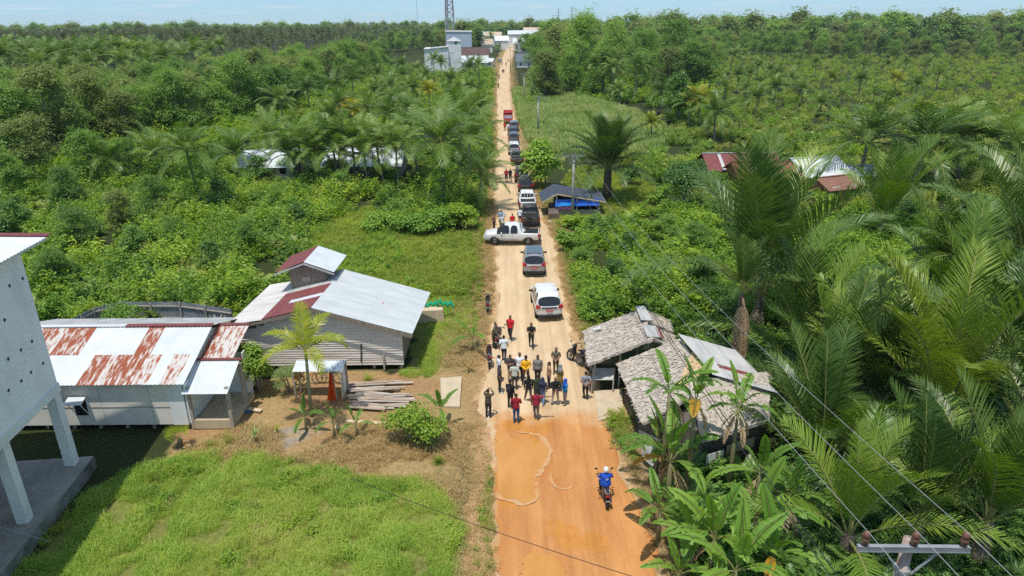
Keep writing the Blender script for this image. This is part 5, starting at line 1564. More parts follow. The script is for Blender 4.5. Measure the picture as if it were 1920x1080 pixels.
def person(label, loc, rz, top, bottom, arms=('down', 'down'), legs='stand', sleeve='short', hair='short', skin=0, shoes=(.03, .028, .028), h=1.65,
           skirt=None, untuck=True, hijab=None, cap=None, voxel=.0135, lean=0.0, turn=0.0, bag=None, vest=None, group=None, waist=None, girth=1.0):
    t_m = cloth(*top) if isinstance(top[0], tuple) else cloth(top)
    b_m = cloth(bottom)
    mats = [SK[skin], t_m, b_m, cloth(shoes), EYE, LIP, cloth(vest) if vest else t_m, cloth(waist) if waist else b_m]
    segs = []   # a, b, radius a, radius b, material
    mb = MB()

    def S(a, b, ra, rb, m_, tube=True):
        segs.append((Vector(a), Vector(b), ra, rb, m_))
        if tube: seg_tube(mb, a, b, ra, rb)
    sit = legs == 'ride'
    g = girth
    hipz = .90
    # trunk as one loft
    rings = [(.80, .135 * g, .10 * g, 0), (.88, .168 * g, .118 * g, 0), (.98, .155 * g, .108 * g, .0), (1.06, .150 * g, .108 * g, -.005), (1.18, .168 * g, .118 * g, -.01), (1.28, .182 * g, .120 * g, -.005), (1.36, .178, .098, .005), (1.41, .12, .075, .01), (1.435, .06, .055, .01)]
    P = [Vector((0, y + lean * max(0, z - .9) * -1.0, z)) for z, _, _, y in rings]
    mb.tube(P, [(a, b) for _, a, b, _ in rings], 18)

    def LN(p):                                             # lean the upper body forward
        return Vector((p[0], p[1] - lean * max(0, p[2] - .9), p[2]))
    if sit: pass
    tuck = .87 if untuck else .99
    segs.append((LN((0, 0, tuck + .10)), LN((0, 0, 1.34)), .15, .15, 6 if vest else 1))
    segs.append((Vector((0, 0, .84)), Vector((0, 0, tuck - .04)), .15, .15, 7 if waist else 2))
    if vest:
        for s in (-1, 1): segs.append((LN((s * .15, 0, 1.02)), LN((s * .16, 0, 1.3)), .06, .06, 1))
    # neck and head
    hd = LN((0, -.015, 1.555)); nk = LN((0, .01, 1.40))
    S(nk, hd + Vector((0, .01, -.06)), .058, .052, 0)
    ct, sn_ = math.cos(turn), math.sin(turn)

    def HT(p):
        x, y, z = p
        return hd + Vector((x * ct - y * sn_, x * sn_ + y * ct, z))
    hp = [(-.115, .030, .035, -.035), (-.095, .052, .06, -.02), (-.05, .066, .085, -.006), (.0, .073, .094, .004), (.045, .073, .093, .008), (.085, .058, .073, .01), (.108, .028, .035, .01)]
    mb.tube([HT((0, y, z)) for z, _, _, y in hp], [(a, b) for _, a, b, _ in hp], 14)
    segs.append((HT((0, 0, -.09)), HT((0, 0, .08)), .08, .075, 0))
    mb.tube([HT((0, -.085, .02)), HT((0, -.108, -.022)), HT((0, -.088, -.035))], [.010, .018, .012], 6)           # nose
    for s in (-1, 1): mb.ell(HT((s * .076, .01, -.005)), (.012, .022, .034), 8, 5)                                  # ears
    for s in (-1, 1): segs.append((HT((s * .03, -.093, .012)), HT((s * .034, -.093, .012)), .016, .016, 4))
    segs.append((HT((-.016, -.092, -.058)), HT((.016, -.092, -.058)), .014, .014, 5))
    # arms and hands
    for s, pose in ((1, arms[1]), (-1, arms[0])):
        e, w_ = ARMS[pose]
        sh = LN((s * .19, .0, 1.355)); E_ = LN((s * e[0], e[1], e[2])); W_ = LN((s * w_[0], w_[1], w_[2]))
        S(sh, E_, .062, .047, 1)
        fm = 1 if sleeve == 'long' else 0
        S(E_, W_, .044, .030, fm)
        if sleeve == 'short': segs.append((sh.lerp(E_, .75), E_, .055, .052, 0)) if False else None
        d = (W_ - E_).normalized(); 
        inw = Vector((-s, 0, 0)) if pose in ('down', 'swing_f', 'swing_b') else Vector((0, 0, -1))
        side = d.cross(inw)
        side = side.normalized() if side.length > .1 else Vector((0, 1, 0))
        palm = W_ + d * .085
        segs.append((W_, palm + d * .07, .05, .05, 0))
        mb.tube([W_ - d * .01, W_ + d * .03, W_ + d * .07, palm + d * .01], [(.026, .02), (.036, .018), (.042, .017), (.040, .015)], 8)
        for k in range(4):                                  # four fingers, unequal and curled
            o = side * ((k - 1.5) * .021)
            ln = (.066, .078, .073, .056)[k]
            a = palm + o - d * .005; b = a + d * ln * .5 + inw * .006; c_ = b + d * ln * .36 + inw * .022
            mb.tube([a, b, c_], [.0098, .0092, .0075], 6)
        a = W_ + d * .025 - side * .03; mb.tube([a, a - side * .022 + d * .03 + inw * .01, a - side * .018 + d * .06 + inw * .024], [.013, .0105, .008], 6)  # thumb
    # legs and shoes
    for s, (k_, a_) in ((1, LEGS[legs][0]), (-1, LEGS[legs][1])):
        hip = Vector((s * .088, 0, .86)); K = Vector((s * k_[0], k_[1], k_[2])); A = Vector((s * a_[0], a_[1], a_[2]))
        S(hip, K, .088 * g, .062, 2); S(K, A, .060, .045, 2)
        fy = -.19 if A.z < .12 else -.15
        mb.tube([A + Vector((0, .045, -.05)), A + Vector((0, .0, -.035)), A + Vector((0, -.08, -.048)), A + Vector((s * .012, fy + .03, -.06)), A + Vector((s * .012, fy, -.066))], [(.032, .03), (.040, .045), (.042, .035), (.044, .024), (.02, .012)], 10)
        segs.append((A + Vector((0, .03, -.05)), A + Vector((s * .012, fy, -.06)), .05, .045, 3))
    if skirt is not None:
        z0 = skirt
        mb.tube([(0, 0, 1.0), (0, 0, .8), (0, .01, .5), (0, .02, z0)], [(.155 * g, .11 * g), (.19 * g, .145 * g), (.20 * g, .17 * g), (.215 * g, .20 * g)], 20)
        segs.append((Vector((0, 0, .95)), Vector((0, .02, z0)), .2, .2, 2))
    if untuck and skirt is None:
        zt = tuck
        mb.tube([LN((0, 0, 1.12)), (0, 0, .98), (0, .0, zt)], [(.155 * g, .112 * g), (.172 * g, .125 * g), (.182 * g, .136 * g)], 18)
    me = mb.mesh('person', mats)
    o = bpy.data.objects.new('tmp', me); C.objects.link(o)
    md = o.modifiers.new('r', 'REMESH'); md.mode = 'VOXEL'; md.voxel_size = voxel; md.use_smooth_shade = True
    sm = o.modifiers.new('s', 'SMOOTH'); sm.factor = .5; sm.iterations = 2
    bpy.context.view_layer.update()
    em = bpy.data.meshes.new_from_object(o.evaluated_get(bpy.context.evaluated_depsgraph_get()))
    bpy.data.objects.remove(o)
    em.name = 'person'
    em.materials.clear()
    for m_ in mats: em.materials.append(m_)
    n = len(em.polygons)
    cen = np.empty(n * 3, np.float32); em.polygons.foreach_get('center', cen); cen = cen.reshape(-1, 3)
    best = np.full(n, 9.0); mi = np.zeros(n, np.int32)
    for a, b, ra, rb_, m_ in segs:
        a = np.array(a); b = np.array(b); ab = b - a; L2 = max(1e-9, ab @ ab)
        t = np.clip(((cen - a) @ ab) / L2, 0, 1)
        d = np.linalg.norm(cen - (a + t[:, None] * ab), axis=1) - (ra + (rb_ - ra) * t)
        k = d < best
        best[k] = d[k]; mi[k] = m_
    if sleeve == 'short':                                    # bare lower upper-arm
        for s, pose in ((1, arms[1]), (-1, arms[0])):
            e = ARMS[pose][0]; sh = np.array(LN((s * .19, 0, 1.355))); E_ = np.array(LN((s * e[0], e[1], e[2])))
            ab = E_ - sh; t = ((cen - sh) @ ab) / (ab @ ab)
            d = np.linalg.norm(cen - (sh + np.clip(t, 0, 1.2)[:, None] * ab), axis=1)
            mi[(mi == 1) & (t > .78) & (t < 1.4) & (d < .075)] = 0
    if untuck and skirt is None:
        z = cen[:, 2]
        mi[(z > tuck - .005) & (z < 1.05) & (mi == 2)] = 1
        if waist: mi[(z <= tuck - .005) & (z > tuck - .19) & (mi == 2)] = 7
    em.polygons.foreach_set('material_index', mi)
    em.polygons.foreach_set('use_smooth', np.ones(n, bool))
    em.update()
    p = link('person', em)
    tag(p, label, 'person', group)
    sc = h / 1.665
    p.scale = (sc,) * 3
    p.location = loc; p.rotation_euler = (0, 0, rz)

    if hair == 'short':
        mb = MB(); mb.ell(HT((0, .018, .038)), (.080, .094, .082), 14, 9); mb.build('hair', HAIR, p, smooth=True)
    elif hair == 'long':
        mb = MB(); mb.ell(HT((0, .02, .035)), (.084, .10, .088), 14, 9); mb.tube([HT((0, .05, .03)), HT((0, .075, -.06)), HT((0, .08, -.16))], [(.08, .06), (.085, .05), (.06, .03)], 12); mb.build('hair', HAIR, p, smooth=True)
    elif hair == 'bald':
        mb = MB(); mb.ell(HT((0, .035, -.005)), (.079, .078, .055), 14, 9); mb.build('hair', HAIR, p, smooth=True)
    if hijab is not None:
        mb = MB(); mb.ell(HT((0, .02, .012)), (.10, .112, .125), 16, 10); mb.tube([HT((0, .015, -.06)), HT((0, .012, -.13)), LN((0, .0, 1.33)), LN((0, .0, 1.20))], [(.095, .10), (.11, .10), (.19, .135), (.21, .155)], 18); mb.build('headscarf', cloth(hijab), p, smooth=True)
    if cap == 'peci':
        mb = MB(); mb.tube([HT((0, .012, .05)), HT((0, .012, .145)), HT((0, .012, .15))], [(.083, .102), (.078, .097), (.06, .08)], 18); mb.build('cap', cloth((.012, .012, .014)), p)
    elif cap == 'helmet':
        mb = MB(); mb.ell(HT((0, .015, .03)), (.125, .145, .135), 16, 10); mb.build('helmet', paint_m((.72, .73, .74)), p, smooth=True)
        mb = MB(); mb.ell(HT((0, -.04, .0)), (.112, .11, .07), 14, 8); mb.build('visor', glass, p, smooth=True)
    if bag == 'strap':
        mb = MB(); mb.tube([LN((-.13, -.11, 1.36)), LN((-.10, .03, 1.425)), LN((0, .125, 1.28)), LN((.12, .135, 1.10)), LN((.19, .06, 1.0))], .016, 6); mb.build('strap', cloth((.03, .04, .07)), p)
    if bag == 'backpack':
        mb = MB(); mb.tube([LN((0, .17, 1.0)), LN((0, .19, 1.1)), LN((0, .18, 1.28)), LN((0, .14, 1.36))], [(.12, .06), (.145, .08), (.14, .07), (.09, .04)], 14); mb.build('backpack', cloth((.02, .02, .024)), p, smooth=True)
    if vest == 'print':
        pass
    return p


AWAY, CAMF, RIGHT, LEFTF = PI, 0.0, R(90), R(-90)
DK = (.025, .025, .03)
NAVY = (.02, .028, .06)
PEOPLE = [
    dict(label='person in dark olive jacket with hands raised to the face, left of the crowd', q=(916, 783), rz=R(160), top=(.075, .06, .04), bottom=(.02, .022, .035), arms=('photo', 'photo'), sleeve='long', h=1.68),
    dict(label='person in charcoal shirt and white shoes at the left of the crowd', q=(937, 738), rz=R(100), top=(.045, .042, .045), bottom=DK, shoes=(.7, .7, .7), h=1.70),
    dict(label='person in a white shirt half hidden behind the charcoal shirt', q=(936, 716), rz=R(110), top=(.62, .65, .70), bottom=NAVY),
    dict(label='person in a white shirt and navy trousers walking away beside the parked motorbikes', q=(945, 679), rz=R(172), top=(.68, .72, .78), bottom=(.022, .028, .05), legs='walk', arms=('swing_f', 'swing_b'), h=1.72),
    dict(label='person in a dark vest over beige trousers with folded arms', q=(957, 716), rz=R(25), top=(.06, .05, .05), bottom=(.38, .26, .17), arms=('crossed', 'crossed'), h=1.66),
    dict(label='person in a plain white shirt facing the camera left of the yellow shirt', q=(974.5, 714), rz=R(-5), top=(.74, .76, .80), bottom=DK, h=1.74, girth=1.08, arms=('down', 'front')),
    dict(label='person in a cream shirt seen from behind, in the left middle of the crowd', q=(965, 731), rz=R(170), top=((.62, .62, .56), (.50, .52, .46), 20), bottom=(.07, .06, .06), h=1.64),
    dict(label='person in a yellow shirt and black cap facing the camera', q=(986, 721), rz=R(5), top=(.80, .42, .012), bottom=DK, arms=('front', 'front'), sleeve='long', cap='peci', hair=None, waist=(.16, .05, .04), h=1.72, legs='wide'),
    dict(label='stout person in a grey patterned shirt right of the yellow shirt', q=(1008, 719), rz=R(-10), top=((.15, .145, .14), (.30, .28, .25), 22), bottom=DK, h=1.74, girth=1.16, sleeve='long'),
    dict(label='person in a navy headscarf and blue jeans near the middle of the crowd', q=(1017, 759), rz=R(165), top=(.035, .045, .10), bottom=(.13, .20, .34), hijab=(.035, .045, .09), hair=None, sleeve='long', shoes=(.4, .4, .4), h=1.60, legs='walk'),
    dict(label='person in a black top striding in the middle of the crowd', q=(991, 755), rz=R(190), top=(.018, .018, .02), bottom=(.10, .085, .075), sleeve='long', hair='long', legs='stride', h=1.63, shoes=(.5, .48, .45)),
    dict(label='person in a dark green jacket seen from behind in the middle of the crowd', q=(1007, 757), rz=R(178), top=(.03, .045, .025), bottom=DK, sleeve='long', arms=('hip', 'hip'), h=1.70, girth=1.1),
    dict(label='person in a maroon shirt pointing to the right', q=(1005, 788), rz=R(165), top=(.28, .02, .045), bottom=(.13, .115, .11), arms=('point', 'down'), h=1.68, legs='cross'),
    dict(label='person in black with a black backpack at the left front of the crowd', q=(957, 766), rz=R(150), top=(.016, .016, .018), bottom=DK, sleeve='long', bag='backpack', h=1.66, arms=('down', 'phone')),
    dict(label='person in a dark red sweater and blue jeans nearest the camera', q=(968, 794), rz=R(176), top=(.27, .015, .03), bottom=(.035, .075, .19), sleeve='long', arms=('phone', 'front'), h=1.68),
    dict(label='person in a beige patterned shirt turned to the left', q=(1029, 728), rz=R(-75), top=((.50, .30, .19), (.34, .19, .12), 22), bottom=DK, hair='long', h=1.60),
    dict(label='person in an olive uniform with clasped hands behind the headscarves', q=(1042, 702), rz=R(-10), top=((.11, .095, .06), (.19, .16, .11), 18), bottom=(.07, .055, .04), arms=('front', 'front'), h=1.68),
    dict(label='person in a grey headscarf and long olive yellow dress', q=(1050, 732), rz=R(-60), top=(.20, .155, .04), bottom=(.19, .145, .04), skirt=.28, hijab=(.24, .27, .28), hair=None, sleeve='long', h=1.57, shoes=DK),
    dict(label='bald person in a black shirt and khaki trousers with hands behind the back', q=(1041, 760), rz=R(185), top=(.016, .017, .018), bottom=(.36, .30, .24), arms=('back', 'back'), hair='bald', legs='wide', h=1.66, sleeve='long'),
    dict(label='person in a bright blue headscarf and blue patterned jacket at the right of the crowd', q=(1059, 760), rz=R(-70), top=((.015, .12, .36), (.03, .30, .55), 16), bottom=(.22, .18, .16), hijab=(.02, .09, .50), hair=None, sleeve='long', h=1.55, arms=('front', 'front')),
    dict(label='person in a grey t-shirt with a dark shoulder strap standing alone by the thatched hut', q=(1097, 750), rz=R(178), top=(.27, .28, .31), bottom=DK, arms=('back', 'back'), bag='strap', h=1.68, legs='cross'),
    dict(label='person in a bright red shirt walking towards the camera on the left of the road', q=(957, 639), rz=R(-15), top=((.62, .02, .03), (.66, .03, .04), 8), bottom=DK, legs='walk', arms=('swing_b', 'swing_f'), h=1.72, shoes=(.5, .48, .46)),
    dict(label='person in black looking down while walking towards the camera in mid road', q=(996, 653), rz=R(0), top=(.016, .016, .018), bottom=DK, legs='walk', arms=('phone', 'front'), h=1.70),
    dict(label='person in olive brown clothes leaning on the motorbike on the left verge', q=(926, 652), rz=R(70), top=(.10, .085, .055), bottom=(.07, .06, .04), sleeve='long', arms=('lean', 'lean'), lean=.22, h=1.66),
    dict(label='person in a brown shirt standing at the verge behind the sideways pickup', q=(926.7, 430), rz=R(60), top=((.26, .13, .10), (.34, .2, .15), 18), bottom=DK, arms=('back', 'down'), h=1.68),
    dict(label='person in a red shirt half hidden behind the sideways white pickup', q=(961, 432), rz=R(10), top=(.58, .02, .03), bottom=DK, h=1.66),
    dict(label='person in a white shirt beside the black pickup', q=(975, 421), rz=R(175), top=(.7, .72, .76), bottom=DK, h=1.68, hair='bald'),
    dict(label='person in black leaning over the tailgate of the black pickup', q=(990, 433), rz=R(150), top=(.02, .02, .022), bottom=DK, sleeve='long', arms=('lean', 'lean'), lean=.25, h=1.66),
    dict(label='person in a red shirt walking beside a companion in black up the road', q=(949.5, 341.5), rz=R(0), top=(.55, .02, .03), bottom=DK, legs='walk', arms=('swing_b', 'swing_f'), voxel=.02, h=1.70),
    dict(label='person in black walking beside a companion in red up the road', q=(957, 341), rz=R(5), top=(.02, .02, .024), bottom=DK, legs='walk', arms=('swing_f', 'swing_b'), voxel=.02, h=1.68),
    dict(label='person in orange clothes standing at the dark brown off-roader', q=(972.6, 337), rz=R(90), top=(.42, .13, .03), bottom=(.10, .06, .04), voxel=.02, h=1.66),
    dict(label='person in red standing by the red truck', q=(946.7, 246), rz=R(20), top=(.5, .03, .04), bottom=(.3, .03, .04), voxel=.025, h=1.66),
    dict(label='person in a white shirt between the red truck and the first grey car', q=(953, 248), rz=R(-20), top=(.68, .7, .74), bottom=(.1, .09, .09), voxel=.025, h=1.66),
    dict(label='left one of two people walking together on the far road', q=(942.2, 138), rz=R(0), top=(.12, .05, .06), bottom=DK, voxel=.03, h=1.66),
    dict(label='right one of two people walking together on the far road', q=(944.6, 138), rz=R(0), top=(.05, .05, .08), bottom=DK, voxel=.03, h=1.66),
]
for d in PEOPLE:
    d = dict(d); q = d.pop('q')
    p = G(*q)
    z = 0.05 if edge_x(L_ED, p.y) + .3 < p.x < edge_x(R_ED, p.y) - .3 else 0.0
    person(loc=(p.x, p.y, z), skin=random.choice((0, 1)), group='people on the dirt road', **d)


def rider(bike, label, top, bottom, cap, ang, voxel=.0135, **k):
    """seated on the scooter seat, hands on the grips, feet on the footboard"""
    b = Vector(bike.location)
    yaw = bike.rotation_euler.z
    o = person(label=label, loc=(b.x + .18 * math.sin(yaw), b.y - .18 * math.cos(yaw), b.z + .0), rz=yaw + PI, top=top, bottom=bottom, arms=('ride', 'ride'), legs='ride', sleeve='long', cap=cap, hair='short' if not cap else None, lean=.12, h=1.62, voxel=voxel, group='riders on motorbikes', **k)
    return o


r0 = rider(rb, 'person in a blue jacket and white helmet riding the motorbike over the orange clay', (.012, .07, .42), (.03, .03, .035), 'helmet', 0, girth=1.32)
mb = MB()
for k in range(3): mb.box((-.02 + .0 * k, .155, 1.27 - k * .035), (.14 - .03 * k, .01, .016))
mb.build('back_print', mat('print_white', (.5, .56, .7)), r0)
rider(wb, 'person in a blue and white shirt sitting on the white scooter', ((.10, .35, .65), (.6, .65, .7), 12), (.03, .03, .035), None, 0)
for b, c_, lb_ in zip(FB, ((.04, .04, .05), (.03, .03, .04), (.10, .08, .12), (.05, .03, .03), (.04, .04, .05), (.12, .05, .05)),
                      ('nearest far road motorbike', 'mid road second motorbike', 'left edge far motorbike', 'motorbike beside the far white car', 'mid road motorbike beyond the white car', 'farthest motorbike')):
    rider(b, 'rider on the %s' % lb_, c_, (.03, .03, .035), None, 0, voxel=.03)
# ------------------------------------------------------------------ foliage materials
LM = {
    'tree': leaf_mat('tree_leaf', [(0.124, 0.221, 0.053), (0.204, 0.332, 0.070), (0.313, 0.456, 0.096)], .42),
    'tree2': leaf_mat('tree_leaf_olive', [(0.153, 0.207, 0.062), (0.240, 0.297, 0.087), (0.342, 0.394, 0.122)], .42),
    'dark': leaf_mat('dark_leaf', [(0.058, 0.135, 0.028), (0.106, 0.214, 0.042), (0.173, 0.304, 0.056)], .22, .35),
    'scrub': leaf_mat('scrub_leaf', [(0.149, 0.251, 0.029), (0.260, 0.388, 0.040), (0.433, 0.530, 0.059)], .35),
    'scrub2': leaf_mat('scrub_leaf_deep', [(0.100, 0.206, 0.029), (0.184, 0.328, 0.040), (0.307, 0.449, 0.059)], .32),
    'palmfar': leaf_mat('far_palm_leaf', [(.036, .060, .022), (.066, .098, .032), (.115, .145, .050)], .28, .38, .6),
    'fern': leaf_mat('fern_leaf', [(0.142, 0.219, 0.042), (0.235, 0.329, 0.057), (0.358, 0.431, 0.093), (0.445, 0.409, 0.123)], .30, .4),
    'palm': leaf_mat('palm_leaf', [(0.083, 0.152, 0.029), (0.146, 0.234, 0.043), (0.233, 0.322, 0.073)], .28, .38, .6),
    'palmy': leaf_mat('palm_leaf_yellow', [(0.144, 0.209, 0.026), (0.273, 0.310, 0.034), (0.475, 0.389, 0.043)], .32, .4, .6),
    'sago': leaf_mat('sago_leaf', [(0.050, 0.104, 0.021), (0.084, 0.156, 0.030), (0.144, 0.220, 0.040)], .20, .40, .7, .5),
    'sagol': leaf_mat('sago_leaf_light', [(0.117, 0.211, 0.028), (0.184, 0.286, 0.036), (0.278, 0.359, 0.052)], .20, .40, .7, .5),
    'areca': leaf_mat('areca_leaf', [(0.149, 0.240, 0.024), (0.265, 0.342, 0.029), (0.414, 0.408, 0.040)], .36, .38, .3),
    'dead': leaf_mat('dead_frond', [(.44, .29, .17), (.55, .38, .24), (.60, .45, .30)], .25, .7),
    'dead_old': leaf_mat('dead_frond_old', [(0.231, 0.147, 0.079), (0.357, 0.242, 0.147), (0.441, 0.336, 0.221)], .2, .7),
    'banana': leaf_mat('banana_leaf', [(0.090, 0.200, 0.026), (0.152, 0.299, 0.039), (0.237, 0.391, 0.054)], .36, .5, .6, .5),
    'banana_y': leaf_mat('banana_leaf_yellow', [(0.230, 0.264, 0.028), (0.483, 0.288, 0.028), (0.460, 0.204, 0.033)], .3, .4),
    'grass': leaf_mat('lawn_blade', [(0.178, 0.315, 0.046), (0.299, 0.445, 0.064), (0.466, 0.553, 0.095), (0.584, 0.543, 0.211)], .34, .5, .45),
    'weed': leaf_mat('weed_blade', [(0.183, 0.262, 0.038), (0.291, 0.354, 0.053), (0.437, 0.438, 0.088)], .32, .5, .55),
    'reed': leaf_mat('reed_blade', [(0.156, 0.268, 0.054), (0.247, 0.362, 0.084), (0.377, 0.435, 0.144), (0.494, 0.478, 0.216)], .3, .5, .55),
    'dry': leaf_mat('dry_blade', [(0.341, 0.248, 0.102), (0.504, 0.372, 0.169), (0.630, 0.484, 0.254), (0.215, 0.223, 0.072)], .3, .7, .5),
    'pale': leaf_mat('pale_blade', [(0.248, 0.340, 0.117), (0.403, 0.502, 0.195)], .3, .5),
}
BARK = mat('bark', (.16, .13, .10), (.28, .25, .21), 5, .9, .5, 15)
BARKP = mat('palm_trunk', (.17, .145, .115), (.30, .27, .23), 3, .9, .5, 10, stretch=(1, 1, 4))
BARKS = mat('sago_trunk', (.075, .06, .045), (.16, .13, .10), 4, .95, .7, 10, stretch=(1, 1, .6))
STALK = mat('frond_stalk', (.20, .22, .07), (.30, .29, .11), 3, .5)
STEM_B = mat('banana_stem', (.15, .13, .07), (.25, .25, .11), 3, .7, stretch=(3, 3, .5))


def leafcloud(n, lobes, size, aspect=.55, up=.95, shell=.5, rnd=.55, seed=0, jagged=.25):
    """n separate leaves through the outer volume of a set of ellipsoid lobes -> V, F"""
    r = np.random.default_rng(seed)
    lb_ = np.array(lobes, float)                            # cx cy cz rx ry rz
    wgt = (lb_[:, 3] * lb_[:, 4] * lb_[:, 5]) ** .67; wgt /= wgt.sum()
    k = r.choice(len(lb_), n, p=wgt)
    d = r.normal(size=(n, 3)); d /= np.linalg.norm(d, axis=1)[:, None]
    d[:, 2] = np.where(d[:, 2] < -.35, -d[:, 2] * .6, d[:, 2])
    rad = (shell + (1 - shell) * r.random(n) ** .6) * (1 + jagged * (r.random(n) - .5) * 2 * (r.random(n) > .7))
    P = lb_[k, :3] + d * lb_[k, 3:] * rad[:, None]
    nm = d * .6 + np.array([0, 0, up]) + r.normal(size=(n, 3)) * rnd * .6
    nm /= np.linalg.norm(nm, axis=1)[:, None]
    t = np.cross(nm, r.normal(size=(n, 3))); t /= np.linalg.norm(t, axis=1)[:, None]
    b = np.cross(nm, t)
    s = size * (.6 + .8 * r.random(n))[:, None]
    V = np.stack([P, P + t * s * .5 + b * s * aspect * .5, P + t * s - nm * s * .18, P + t * s * .5 - b * s * aspect * .5], 1).reshape(-1, 3)
    F = np.arange(n * 4).reshape(-1, 4)
    return V, F


def sprays(n, stems, leaf, asp, r, drop=.0):
    """leaves set along curved stems: stems = rows of base, direction, length"""
    k = r.integers(0, len(stems), n)
    B = np.array([q[0] for q in stems])[k]; D = np.array([q[1] for q in stems])[k]; Ln = np.array([q[2] for q in stems])[k]
    t = .22 + .80 * r.random(n) ** .75
    P = B + D * (Ln * t)[:, None]
    P[:, 2] -= .22 * Ln * t ** 2 * (1 - np.abs(D[:, 2])) * 1.6
    P += r.normal(size=(n, 3)) * (leaf * .55)
    P[:, 2] = np.abs(P[:, 2])
    az = r.random(n) * 6.283
    T = np.stack([np.cos(az), np.sin(az), r.uniform(-.55, .45, n)], 1) + D * .55
    T /= np.linalg.norm(T, axis=1)[:, None]
    nm = np.array([0, 0, 1.0]) + r.normal(size=(n, 3)) * .45
    Bv = np.cross(nm, T); Bv /= np.linalg.norm(Bv, axis=1)[:, None] + 1e-6
    nm = np.cross(T, Bv)
    s_ = leaf * (.55 + .9 * r.random(n))[:, None]
    V = np.stack([P, P + T * s_ * .5 + Bv * s_ * asp * .5, P + T * s_ - nm * s_ * .22, P + T * s_ * .5 - Bv * s_ * asp * .5], 1).reshape(-1, 3)
    return V, np.arange(n * 4).reshape(-1, 4)


def make_tree(seed, h, w_, nl, leaf, nlobe=12, low=.35, m='tree'):
    r = np.random.default_rng(seed)
    lobes = []
    for i in range(nlobe):
        a = r.random() * 2 * PI; f = r.random()
        z = h * (low + (1 - low) * (.12 + .80 * f))
        rr = w_ / 2 * (1 - abs(f - .35) * .95) * r.uniform(.25, .78)
        s = w_ * r.uniform(.16, .27)
        lobes.append((rr * math.cos(a), rr * math.sin(a), z, s, s, s * r.uniform(.6, .85)))
    lobes.append((0, 0, h * .87, w_ * .2, w_ * .2, h * .12))
    V, F = leafcloud(int(nl * .55), lobes, leaf, seed=seed, shell=.35)
    st = []
    for c in lobes:
        for _ in range(7):
            d = r.normal(size=3); d[2] = abs(d[2]) * .8 - .15; d /= np.linalg.norm(d)
            st.append((tuple(np.array(c[:3]) * 1.0), tuple(d), c[3] * r.uniform(.8, 1.45)))
    V2, F2 = sprays(int(nl * .45), st, leaf, .5, r)
    V = np.concatenate([V, V2]); F = np.concatenate([F, F2 + len(V) - len(V2)])
    crown = grid_mesh('crown', V, F, [LM[m]], smooth=False)
    mb = MB()
    mb.tube([(0, 0, -.2), (r.uniform(-.1, .1), r.uniform(-.1, .1), h * .3), (0, 0, h * .62), (0, 0, h * .85)], [h * .019 + .03, h * .015 + .02, h * .009, .02], 8)
    for c in lobes[:8]:
        mb.tube([(0, 0, h * r.uniform(.25, .5)), (c[0] * .5, c[1] * .5, c[2] * .85), c[:3]], [h * .008, h * .005, .015], 5)
    return crown, mb.mesh('trunk', [BARK], True)


def frond(L, n, leaf, e0, e1, droop=.35, wd=.05, vee=.25, p=1.0, sweep=0.0, base=.12, seed=0, seg=2, rach=.035, ragged=.1, gap=0.0):
    """pinnate leaf in the local y/z plane; material 0 leaflets, 1 stalk"""
    r = np.random.default_rng(seed)
    N_ = 24
    ts = np.linspace(0, 1, N_ + 1)
    e = R(1) * (e0 + (e1 - e0) * ts ** p)
    step = L / N_
    Yp = np.concatenate([[0], np.cumsum(np.cos(e[:-1]) * step)]); Zp = np.concatenate([[0], np.cumsum(np.sin(e[:-1]) * step)])
    Xp = sweep * ts ** 2 * L
    tl = base + (1 - base) * (np.arange(n) + .5) / n
    V = []; F = []; MI = []
    for s in (-1, 1):
        for t in tl:
            if gap and r.random() < gap: continue
            t = min(.999, t + r.normal() * .006)
            ey = e0 + (e1 - e0) * t ** p; ey = R(ey)
            P = np.array([np.interp(t, ts, Xp), np.interp(t, ts, Yp), np.interp(t, ts, Zp)])
            T = np.array([2 * sweep * t, math.cos(ey), math.sin(ey)]); T /= np.linalg.norm(T)
            Nn = np.array([0, -math.sin(ey), math.cos(ey)])
            S_ = np.array([s, 0, 0])
            u = (t - base) / (1 - base)
            ll = leaf * (.35 + .65 * math.sin(PI * min(1, .18 + u * .80))) * r.uniform(1 - ragged, 1 + ragged) * (1 if u < .9 else .75)
            ang = R(38 + 22 * u)
            D = S_ * math.cos(ang) + T * math.sin(ang) + Nn * (vee + r.normal() * .07)
            D /= np.linalg.norm(D)
            D2 = D + np.array([0, 0, -droop * r.uniform(.6, 1.4)]); D2 /= np.linalg.norm(D2)
            o = len(V)
            w2 = T * wd / 2
            if seg == 2:
                m_ = P + D * ll * .5; q = m_ + D2 * ll * .5
                V += [P - w2 * .7, P + w2 * .7, m_ - w2, m_ + w2, q - w2 * .15, q + w2 * .15]
                F += [(o, o + 1, o + 3, o + 2), (o + 2, o + 3, o + 5, o + 4)]; MI += [0, 0]
            else:
                q = P + (D + D2) * ll * .5
                V += [P - w2, P + w2, q + w2 * .3, q - w2 * .3]; F += [(o, o + 1, o + 2, o + 3)]; MI += [0]
    mb = MB(); k = list(range(0, N_ + 1, 3))
    mb.tube([(Xp[i], Yp[i], Zp[i]) for i in k], [rach * (1 - .85 * ts[i]) + .004 for i in k], 5)
    o = len(V)
    V += [np.array(v) for v in mb.v]
    for f in mb.f:
        if len(f) == 4: F.append(tuple(i + o for i in f)); MI.append(1)
    return np.array(V), np.array(F), np.array(MI)


